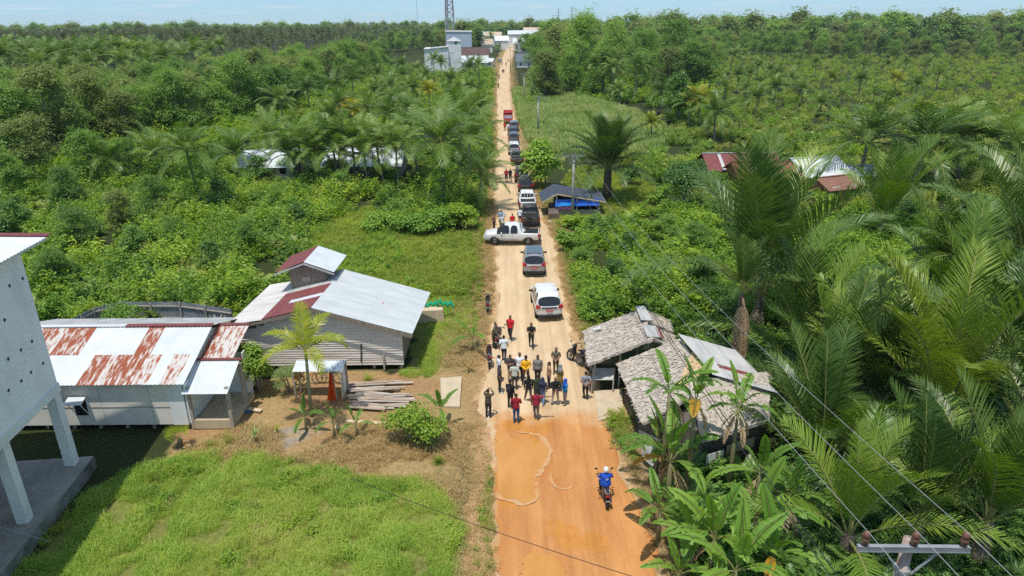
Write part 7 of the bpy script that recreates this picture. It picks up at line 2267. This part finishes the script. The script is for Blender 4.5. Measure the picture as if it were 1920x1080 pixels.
# yard plants: fan palm, pandanus rosettes, grass clumps
def rosette(x, y, n, L_, lb_, cat='plant', name='rosette_plant', m='pale', wd=.05, h=.2, e=(75, 5)):
    t = thing(name, lb_, cat, (x, y, 0))
    mb = MB(); mb.tube([(0, 0, -.03), (0, 0, h)], [.05, .04], 7); mb.build('stem', STEM_B, t)
    mb = MB()
    for i in range(n):
        a = i * 2.399; f = (i + .5) / n; e0 = R(e[0] + (e[1] - e[0]) * f); pts = []
        P = Vector((0, 0, h))
        for j in range(6):
            pts.append(P.copy()); ee = e0 - R(12 + 50 * f) * (j / 5) ** 1.5
            P = P + Vector((math.cos(a) * math.cos(ee), math.sin(a) * math.cos(ee), math.sin(ee))) * L_ / 5
        sd = Vector((-math.sin(a), math.cos(a), 0)) * wd / 2
        for j in range(5):
            k0, k1 = 1 - .75 * j / 5, 1 - .75 * (j + 1) / 5
            mb.add([pts[j] - sd * k0, pts[j] + sd * k0, pts[j + 1] + sd * k1, pts[j + 1] - sd * k1], [(0, 1, 2, 3)])
    mb.build('leaves', LM[m], t)
    return t


for cx, by, n, L_, m_, wd, h, lb_ in ((481, 832, 16, .55, 'pale', .05, .55, 'tall stemmed pandanus rosette on the bare soil'), (428, 832, 40, .45, 'weed', .03, .05, 'dense lemongrass clump left of the pandanus'), (395, 838, 30, .4, 'weed', .03, .05, 'smaller lemongrass clump beside the little fan palm'),
                                  (521, 815, 9, .35, 'areca', .04, .3, 'small yellow spiky plant between the pandanus and the banana'), (805, 838, 22, .55, 'pale', .05, .1, 'pale arching pandanus at the foot of the round bush'), (880, 694, 30, .7, 'dry', .04, .05, 'straw coloured grass clump beside the parked motorbikes'),
                                  (822, 868, 70, .3, 'weed', .03, .02, 'isolated bright green grass clump at the lawn corner'), (690, 715, 24, .5, 'weed', .06, .05, 'spiky green plant by the prop of the wooden house')):
    b = G(cx, by); rosette(b.x, b.y, n, L_ * 1.35, lb_, m=m_, wd=wd * 1.3, h=h, cat='plant', name='lemongrass' if 'lemon' in lb_ else ('grass_clump' if 'grass' in lb_ else 'pandanus'))
fp_ = thing('fan_palm', 'low yellow green fan palm on a dark stump at the lawn edge', 'palm', G(337, 838))
mb = MB(); mb.tube([(0, 0, -.05), (.05, 0, .3), (.08, 0, .5)], [.17, .13, .08], 8); mb.build('trunk', BARKS, fp_)
for i, (az, el, s) in enumerate(((100, 75, .8), (35, 48, .9), (170, 42, .95), (260, 38, .8), (320, 30, .85), (215, 25, .8))):
    mb = MB(); a = R(az); D = Vector((math.cos(a) * math.cos(R(el)), math.sin(a) * math.cos(R(el)), math.sin(R(el)))); u = Vector((-math.sin(a), math.cos(a), 0))
    O = Vector((.08, 0, .48)); mb.bar(O, O + D * .35 * s, .02, mi=1); O = O + D * .33 * s
    for j in range(15):
        b_ = R(-70 + 140 * j / 14); d = D * math.cos(b_) + u * math.sin(b_); q = O + d * .62 * s; sd = d.cross(D.cross(u)).normalized() * .022
        mb.add([O, O + d * .35 * s - sd, q, O + d * .35 * s + sd], [(0, 1, 2, 3)])
    mb.build('frond', [LM['areca'], STALK], fp_)

# ------------------------------------------------------------------ scattered growth nobody could count
protoC = {}


def proto(key, meshes):
    c = bpy.data.collections.new('growth_' + key)
    for i, m_ in enumerate(meshes):
        o = bpy.data.objects.new('%s_%02d' % (key, i), m_); c.objects.link(o)
    protoC[key] = (c, len(meshes))


def scatter(name, label, cat, key, pts, smin, smax, seed, kind='stuff', zs=None):
    r = np.random.default_rng(seed)
    n = len(pts)
    c, k = protoC[key]
    me = bpy.data.meshes.new(name)
    co = np.zeros((n, 3), np.float32); co[:, :2] = np.array(pts)[:, :2]
    if np.array(pts).shape[1] > 2: co[:, 2] = np.array(pts)[:, 2]
    me.vertices.add(n); me.vertices.foreach_set('co', co.ravel())
    for nm, dt, arr in (('pick', 'INT', r.integers(0, k, n).astype(np.int32)), ('size', 'FLOAT', (smin + (smax - smin) * r.random(n) ** 1.3).astype(np.float32) * (1 if zs is None else np.asarray(zs, np.float32))), ('turn', 'FLOAT', (r.random(n) * 6.283).astype(np.float32))):
        a = me.attributes.new(nm, dt, 'POINT'); a.data.foreach_set('value', arr)
    o = link(name, me)
    o['kind'] = kind
    tag(o, label, cat)
    ng = bpy.data.node_groups.new(name, 'GeometryNodeTree')
    ng.interface.new_socket('Geometry', in_out='INPUT', socket_type='NodeSocketGeometry'); ng.interface.new_socket('Geometry', in_out='OUTPUT', socket_type='NodeSocketGeometry')
    N, L = ng.nodes, ng.links
    gi = N.new('NodeGroupInput'); go = N.new('NodeGroupOutput')
    ip = N.new('GeometryNodeInstanceOnPoints'); ci = N.new('GeometryNodeCollectionInfo')
    ci.inputs['Collection'].default_value = c; ci.inputs['Separate Children'].default_value = True; ci.inputs['Reset Children'].default_value = True

    def at(nm, dt):
        a = N.new('GeometryNodeInputNamedAttribute'); a.data_type = dt; a.inputs['Name'].default_value = nm
        return a.outputs['Attribute']
    L.new(gi.outputs[0], ip.inputs['Points']); L.new(ci.outputs[0], ip.inputs['Instance'])
    ip.inputs['Pick Instance'].default_value = True
    L.new(at('pick', 'INT'), ip.inputs['Instance Index']); L.new(at('size', 'FLOAT'), ip.inputs['Scale'])
    cx = N.new('ShaderNodeCombineXYZ'); L.new(at('turn', 'FLOAT'), cx.inputs['Z']); L.new(cx.outputs[0], ip.inputs['Rotation'])
    L.new(ip.outputs[0], go.inputs[0])
    md = o.modifiers.new('growth', 'NODES'); md.node_group = ng
    return o


def tuft(n, h, spread, wd, m, seed, bend=.5, seg=2):
    r = np.random.default_rng(seed); V = []; F = []
    for i in range(n):
        a = r.random() * 6.283; d = spread * math.sqrt(r.random()); x, y = d * math.cos(a), d * math.sin(a)
        b = r.random() * 6.283; hh = h * r.uniform(.45, 1.1); k = bend * r.uniform(.2, 1.2)
        sd = np.array([-math.sin(b), math.cos(b), 0]) * wd / 2
        P0 = np.array([x, y, -.02]); P1 = P0 + np.array([math.cos(b) * k * hh * .3, math.sin(b) * k * hh * .3, hh * .6]); P2 = P0 + np.array([math.cos(b) * k * hh, math.sin(b) * k * hh, hh * (1 - .3 * k)])
        o = len(V); V += [P0 - sd, P0 + sd, P1 + sd * .8, P1 - sd * .8, P2 + sd * .1, P2 - sd * .1]; F += [(o, o + 1, o + 2, o + 3), (o + 3, o + 2, o + 4, o + 5)]
    return grid_mesh('tuft', np.array(V), np.array(F), [LM[m]], None, False)


def bush(n, r0, h, leaf, m, seed, asp=.55):
    r = np.random.default_rng(seed)
    stems = []
    for i in range(26):
        a = r.random() * 6.283; el_ = math.asin(min(.99, .12 + .88 * r.random() ** .7))
        b_ = r.random() * 6.283; q = r0 * .45 * math.sqrt(r.random())
        ln_ = math.hypot(r0 * math.cos(el_), h * math.sin(el_)) * r.uniform(.6, 1.25)
        stems.append(((q * math.cos(b_), q * math.sin(b_), 0), (math.cos(a) * math.cos(el_), math.sin(a) * math.cos(el_), math.sin(el_)), ln_))
    V, F = sprays(n, stems, leaf, asp, r)
    return grid_mesh('bush', V, F, [LM[m]], None, False)


def fernplant(n, L_, seed, m='fern', nl=13, leaf=.34, wd=.11):
    r = np.random.default_rng(seed)
    specs = [(i * 2.399 + r.uniform(-.3, .3), L_ * r.uniform(.7, 1.1), r.uniform(50, 84), r.uniform(-25, 35)) for i in range(n)]
    return crown_mesh('fern', specs, [LM[m], STALK], n=nl, leaf=leaf, droop=.25, wd=wd, vee=.15, seg=1, rach=.015)


proto('lawn', [tuft(46, .30, .28, .014, 'grass', i, .8) for i in range(6)])
proto('weed', [tuft(30, .62, .32, .030, 'weed', 10 + i, .7) for i in range(4)] + [bush(120, .4, .45, .13, 'scrub', 5 + i) for i in range(1)])
proto('reed', [tuft(46, 1.35, .8, .075, 'reed', 20 + i, .5) for i in range(4)])
proto('dry', [tuft(26, .26, .26, .016, 'dry', 30 + i, 1.0) for i in range(4)])
proto('scrub', [bush(760, 1.0, (1.7, 1.3, 2.0, 1.5, 1.1, 1.8, 1.4)[i], (.19, .16, .22, .18, .14, .20, .17)[i], ('scrub', 'scrub2', 'scrub', 'scrub2', 'scrub', 'tree', 'fern')[i], 100 + i) for i in range(7)] + [fernplant(12, 1.2, 200 + i) for i in range(2)])
proto('brush', [bush(800, 1.0, 1.35, .17, ('scrub', 'scrub2', 'scrub', 'scrub2')[i], 120 + i) for i in range(4)] + [fernplant(12, 1.1, 220, 'scrub')])
proto('fernfield', [fernplant(13, 1.1, 240, 'fern', 13, .30, .12)] + [tuft(46, 1.5, .75, .11, ('fern', 'weed', 'fern')[i], 250 + i, .55) for i in range(3)] + [bush(520, 1.2, 1.5, .26, ('scrub', 'fern', 'scrub2', 'fern')[i], 140 + i) for i in range(4)])
proto('under', [fernplant(12, 1.5, 260 + i, 'dark') for i in range(2)] + [bush(380, .9, .9, .22, 'dark', 160)])
proto('farpalm', COCOF)
proto('fartree', TREEF)
for x, y in darts([(660, 104), (838, 104), (838, 74), (660, 80)], 120, 6.5, (330, 800), (-.25, 0), 63): WOODREST.append((x, y, random.uniform(11, 16)))
for x, y in darts([(1335, 112), (1440, 112), (1700, 114), (2500, 116), (2500, 80), (1335, 78)], 330, 5.5, (240, 620), (.2, 1.0), 6): WOODREST.append((x, y, random.uniform(8, 13.5)))
proto('woodtree', [t[0] for t in TREES])
scatter('wood', 'rear trees of the woods on both sides, merging into one canopy', 'wood', 'woodtree', [(x, y, 0) for x, y, h in WOODREST], 1.0, 1.0, 77, zs=[h / 10 * random.uniform(.65, 1.18) for x, y, h in WOODREST])


def field(poly, n, ybox, xbox, seed, avoid=(), edge=None, pw=2.0, gap=0.0):
    r = np.random.default_rng(seed)
    out = []
    N0 = n * 6
    for _ in range(12):
        y = (r.random(N0) * (ybox[1] ** pw - ybox[0] ** pw) + ybox[0] ** pw) ** (1 / pw); x = (xbox[0] + (xbox[1] - xbox[0]) * r.random(N0)) * y
        qx, qy = to_px(x, y)
        k = inpoly(qx, qy, poly)
        for a in avoid: k &= ~inpoly(qx, qy, a)
        k &= (x < edge_x(L_ED, y) - (0.9 if edge is None else edge)) | (x > edge_x(R_ED, y) + (.8 if edge is None else edge)) | (y > 640)
        for (x0, x1, y0, y1) in BUILT: k &= ~((x > x0) & (x < x1) & (y > y0) & (y < y1))
        if gap: k &= (vnoise(x, y, 2.6, seed + 400) * .6 + vnoise(x, y, 6.5, seed + 500) * .4) > gap
        out += list(zip(x[k], y[k]))
        if len(out) >= n: break
    return out[:n]


BUILT = [(-28, -19.0, 8, 28), (-27, -13.9, 29.2, 37), (-16.2, -5.6, 35.5, 42.2), (-12.3, -8.6, 33, 35.7), (4, 9.4, 32.2, 37.2), (5.7, 13, 25.2, 32.8), (3, 10, 69.3, 73), (-36.5, -27, 86, 96.5), (-25.5, -13, 87, 97), (24, 34, 77, 90), (33, 46, 73, 85), (-37, -16, 286, 304), (-40, -5, 315, 345), (-8.6, -2.7, 31, 34.6)]
SCL = [(-600, 350), (100, 322), (330, 268), (470, 238), (560, 208), (650, 165), (740, 120), (925, 108), (928, 425), (885, 430), (760, 440), (690, 390), (590, 430), (545, 560), (430, 590), (200, 612), (-600, 660)]
SCR = [(1130, 300), (1230, 285), (1250, 240), (1340, 190), (1340, 103), (1920, 98), (2500, 100), (2500, 430), (1400, 425), (1330, 405), (1235, 345)]
NSR = [(1046, 425), (1130, 425), (1235, 395), (1330, 405), (2500, 425), (2500, 720), (1300, 655), (1240, 590), (1150, 590), (1085, 620), (1075, 540)]
for k, (cx, by, h) in enumerate(((20, 372, 5.0), (-40, 420, 4.5), (70, 345, 6.5), (130, 395, 4.0), (40, 470, 3.6), (150, 470, 3.2), (230, 440, 3.4), (110, 540, 2.6), (260, 500, 2.8), (330, 470, 2.6), (400, 520, 2.4), (470, 480, 2.8), (300, 410, 3.6), (180, 350, 5.5), (420, 400, 3.0), (520, 400, 2.6), (560, 430, 2.2), (380, 350, 3.6), (10, 560, 2.6), (490, 350, 3.0), (250, 350, 4.6), (640, 370, 2.4))):
    b = G(cx, by); plant_tree(b.x, b.y, h * 1.3, 'young leafy tree standing up out of the left scrub', 'young trees of the left scrub', random.choice([TREES[0], TREES[1], TREES[2], TREES[5], DARKT[0], DARKT[1]]), random.uniform(.9, 1.3))
for k, (cx, by, h) in enumerate(((1110, 440, 1.9), (1180, 480, 2.2), (1250, 450, 2.4), (1150, 530, 1.9), (1090, 500, 1.8), (1230, 545, 2.2), (1300, 470, 2.6), (1320, 540, 2.6), (1700, 430, 2.8), (1820, 420, 3.0), (1740, 480, 2.6), (1900, 470, 2.8))):
    b = G(cx, by); plant_tree(b.x, b.y, h, 'young leafy tree standing up out of the bright right scrub', 'young trees of the right scrub', random.choice([TREES[0], TREES[1], TREES[3], DARKT[1]]), random.uniform(1.2, 1.6))
# tall individual shrubs, then the tangle between them
SH = [bush(1500, 1.0, 1.7, .17, ('scrub', 'scrub2', 'scrub2', 'scrub', 'dark')[i], 300 + i) for i in range(5)]
for j, (poly, n, yb, xb, lb_, grp, sd) in enumerate(((SCL, 95, (44, 95), (-.95, 0), 'leafy shrub in the tangled scrub left of the road', 'shrubs of the left scrub', 71), (NSR, 70, (40, 72), (.06, .8), 'leafy shrub in the bright scrub right of the road', 'shrubs of the right scrub', 72), (SCR, 45, (80, 150), (.12, .8), 'shrub among the ferns of the far right scrub', 'shrubs of the far right scrub', 73))):
    for x, y in field(poly, n, yb, xb, sd, edge=1.8):
        o = link('shrub', SH[int(rng.integers(0, 5))]); tag(o, lb_, 'shrub', grp)
        s = random.uniform(.8, 1.5); o.location = (x, y, -.03); o.scale = (s, s, s * random.uniform(.8, 1.2)); o.rotation_euler = (0, 0, random.uniform(0, 6.28))
scatter('undergrowth', 'tangled ferns and low bushes left of the road', 'undergrowth', 'scrub', field(SCL, 4700, (43, 330), (-1.0, .02), 1, edge=1.6, pw=1.0, gap=.40), .5, 1.55, 1)
EDGE = [(-500, 352), (100, 330), (330, 274), (470, 244), (560, 214), (650, 175), (740, 128), (740, 112), (640, 150), (540, 190), (440, 218), (320, 240), (90, 280), (-500, 300)]
scatter('wood_edge', 'tall bushes closing the front of the left wood', 'undergrowth', 'brush', field(EDGE, 620, (80, 330), (-1.0, .02), 81, pw=1.0), 1.3, 2.9, 81)
scatter('wood_edge', 'bushes filling the foot of the right grove', 'undergrowth', 'brush', field([(985, 196), (1000, 130), (985, 100), (1340, 105), (1345, 215), (1260, 235), (1215, 196), (1100, 186)], 420, (130, 420), (0, .4), 82, edge=2.0, pw=1.0), 1.3, 3.2, 82)
scatter('brushwood', 'bright low bushes on the right between the road and the sago grove', 'undergrowth', 'brush', field(NSR, 2200, (36, 72), (.06, .9), 2, edge=1.5, gap=.38), .5, 1.35, 2)
scatter('fern_scrub', 'wide field of ferns and low scrub on the far right', 'undergrowth', 'fernfield', field(SCR, 7500, (70, 420), (.1, 1.05), 3, edge=2, pw=1.2, gap=.36), .55, 1.1, 3)
scatter('grove_undergrowth', 'dark ferns under the sago palms on the right', 'undergrowth', 'under', field([(1240, 600), (1300, 655), (2500, 720), (2500, 1500), (1330, 1400), (1270, 1100), (1250, 980), (1220, 900)], 1500, (14, 46), (.28, 1.1), 4, edge=1.2, pw=1.0), .5, 1.1, 4)
_lw = [p for p in field(LAWN, 6200, (17, 29.3), (-1.1, 0), 5, edge=.3) if float(vnoise(p[0], p[1], .9, 94)) > .30 + .30 * max(0, (p[0] + 5.5) / 4) + .25 * max(0, (p[1] - 27) / 2)]
scatter('lawn_grass', 'lush uncut lawn in front of the low house', 'grass', 'lawn', _lw, .7, 1.2, 5, zs=[.55 + .9 * float(vnoise(p[0], p[1], 1.2, 93)) for p in _lw])
lf = field(LAWN, 900, (17, 29.3), (-1.1, 0), 55, edge=.3)
lf = [p for p in lf if float(vnoise(p[0], p[1], 1.7, 91)) > .56]
proto('lawnmix', [tuft(26, .5, .2, .02, 'weed', 60 + i, .6) for i in range(3)] + [bush(130, .32, .42, .09, ('scrub', 'scrub2')[i], 62 + i) for i in range(2)] + [tuft(24, .38, .25, .014, 'dry', 66, .9)])
scatter('lawn_weeds', 'taller weeds and dry stalks standing in the lawn', 'grass', 'lawnmix', lf, .6, 1.4, 56)
mf = field(FIELD_L, 1500, (43, 80), (-.45, 0), 57, edge=1.3)
mf = [p for p in mf if float(vnoise(p[0], p[1], 4.0, 92)) > .55]
scatter('meadow_scrub', 'low bushes spreading through the open plot', 'undergrowth', 'brush', mf, .3, .7, 58)
scatter('side_grass', 'short green grass beside the wooden house', 'grass', 'lawn', field(SIDE_GRASS, 1300, (34, 50), (-.4, 0), 6, edge=.6), .5, .95, 6)
scatter('meadow_weeds', 'knee high bright weeds on the open plot behind the wooden house', 'grass', 'weed', field(FIELD_L + [], 5200, (43, 80), (-.45, 0), 7, edge=1.3), .6, 1.25, 7)
scatter('tall_reeds', 'tall pale grass on the open plot right of the far road', 'grass', 'reed', field(REEDS, 4200, (80, 215), (0, .3), 8, edge=1.2), .6, 1.2, 8)
scatter('clearing_grass', 'cleared green grass around the kiosk and the great sago palm', 'grass', 'weed', field(CLEAR_R, 2200, (64, 100), (.03, .28), 9, edge=1.0), .45, .85, 9)
VL = [(820, 640), (860, 560), (885, 430), (905, 330), (915, 250), (925, 180), (928, 110), (945, 110), (950, 250), (950, 420), (945, 560), (930, 700), (830, 720)]
VR = [(1000, 300), (960, 160), (952, 110), (965, 110), (985, 250), (1050, 400), (1085, 520), (1130, 620), (1100, 640), (1060, 600), (1000, 420)]
YD = [(330, 855), (440, 800), (640, 770), (700, 705), (840, 690), (920, 700), (905, 800), (935, 870), (930, 1100), (870, 1100), (850, 940), (790, 905), (690, 905), (560, 865)]
scatter('dry_verge_grass', 'dry straw coloured grass on both road verges and the yard edge', 'grass', 'dry', field(VL, 3600, (36, 330), (-.25, .02), 11, edge=.12, pw=.6) + field(VR, 2600, (40, 330), (0, .2), 12, edge=.1, pw=.6) + field(YD, 1900, (19, 36), (-.7, .02), 13, edge=.1, gap=.47) + field([(1130, 790), (1180, 760), (1330, 980), (1420, 1300), (1260, 1300)], 500, (15, 33), (.1, .35), 14, edge=.1), .55, 1.3, 11)
scatter('verge_weeds', 'low green weeds creeping over the dry verges', 'grass', 'weed', field(VL, 900, (40, 200), (-.25, .02), 15, edge=1.0, pw=1.0) + field(VR, 900, (40, 200), (0, .2), 16, edge=.7, pw=1.0) + field([(1120, 780), (1180, 765), (1260, 950), (1220, 900)], 120, (22, 33), (.1, .3), 17, edge=.15) + field([(920, 830), (880, 1100), (930, 1100), (935, 900)], 45, (18, 29), (-.2, .02), 18, edge=.05), .3, .75, 15)
# roadside plants below the concrete pad
for k, (cx, by, s, lb_) in enumerate(((1150, 800, .55, 'leafy flowering plants at the corner of the concrete pad'), (1172, 835, .6, 'low mixed weeds on the right road edge above the banana leaves'), (1190, 790, .5, 'shaded plants against the side wall of the thatched house'), (1255, 905, .55, 'low plants under the yellow tipped banana'))):
    b = G(cx, by); o = link('bush', bush(520, 1.1, 1.2, .15, ('scrub', 'scrub2')[k % 2], 330 + k)); tag(o, lb_, 'bush'); o.location = b; o.scale = (s, s, s)

# ------------------------------------------------------------------ palm plantation and far woods
PL = [(-600, 228), (0, 218), (250, 208), (400, 168), (560, 133), (700, 103), (825, 90), (825, 62), (-600, 66)]
pal = darts(PL, 6500, 6.0, (140, 1000), (-1.0, .0), 21, grow=.003, tries=16)
pal.sort(key=lambda p: p[1])
for x, y in pal[:135]:
    h = random.uniform(10, 13.5)
    v = random.randrange(5)
    plant_palm(x, y, h, 'coconut palm in the front rows of the plantation beyond the left wood', 'plantation palms left', random.uniform(.95, 1.2), v)


def with_trunks(name, label, pts, hs, seed):
    """far palms that read as one mass: crowns on scattered points and all their stems"""
    r = np.random.default_rng(seed)
    scatter(name, label, 'palm wood', 'farpalm', [(x, y, h) for (x, y), h in zip(pts, hs)], .95, 1.25, seed)


far_l = pal[135:]
with_trunks('far_palm_wood', 'mass of coconut palms of the far plantation on the left', far_l, [random.uniform(8, 15.5) for _ in far_l], 31)
PR = [(1335, 92), (1440, 96), (2500, 92), (2500, 62), (1335, 60)]
far_r = darts(PR, 4000, 6.4, (330, 1100), (.2, 1.0), 22, grow=.004, tries=14)
with_trunks('far_palm_wood', 'mass of coconut palms in the far belt on the right', far_r, [random.uniform(7, 15) for _ in far_r], 32)
FW = [(-900, 88), (500, 84), (800, 82), (985, 74), (1335, 76), (2700, 84), (2700, 30), (-900, 45)]
r = np.random.default_rng(55)
N0 = 34000
yy = 420 + 3600 * r.random(N0) ** 1.6; xx = (r.random(N0) * 2 - 1) * .95 * yy
qx, qy = to_px(xx, yy)
vill_gap = (np.abs(qx - 955) < 60) & (yy < 760)
kk_ = ~vill_gap & ((yy > 860) | ((qx > 830) & (yy > 480) & ((qx < 1335) | (r.random(N0) < .6))))
scatter('far_forest', 'continuous distant forest up to the horizon', 'forest', 'fartree', list(zip(xx[kk_], yy[kk_], np.zeros(kk_.sum()))), .75, 1.65, 41, zs=[random.choice((1, 1, 1, 1, 1, .8, 1.2, 1.45)) * (1.0 + .08 * (q > 1300)) for q in qx[kk_]])
# trees between the village houses
for x, y in darts([(860, 110), (990, 110), (985, 72), (860, 74)], 34, 8, (340, 640), (-.12, .04), 61):
    if abs(x - edge_x(L_ED, y) - 2) < 6: continue
    if random.random() < .5: plant_palm(x, y, random.uniform(6, 9), 'coconut palm among the far village houses', 'palms of the far village', 1.1)
    else: plant_tree(x, y, random.uniform(5, 9), 'tree among the far village houses', 'trees of the far village')
# ------------------------------------------------------------------ air
HZ = 0.00010
mb = MB(); mb.box((0, 2600, 40), (12000, 5600, 84))
hz = mb.build('haze', [bpy.data.materials.new('haze_air')])
hz['kind'] = 'stuff'
m = hz.data.materials[0]; m.use_nodes = True
nt = m.node_tree; nt.nodes.clear()
ou = nt.nodes.new('ShaderNodeOutputMaterial'); pv = nt.nodes.new('ShaderNodeVolumePrincipled')
pv.inputs['Color'].default_value = (.86, .93, 1.0, 1); pv.inputs['Density'].default_value = HZ
nt.links.new(pv.outputs[0], ou.inputs['Volume'])
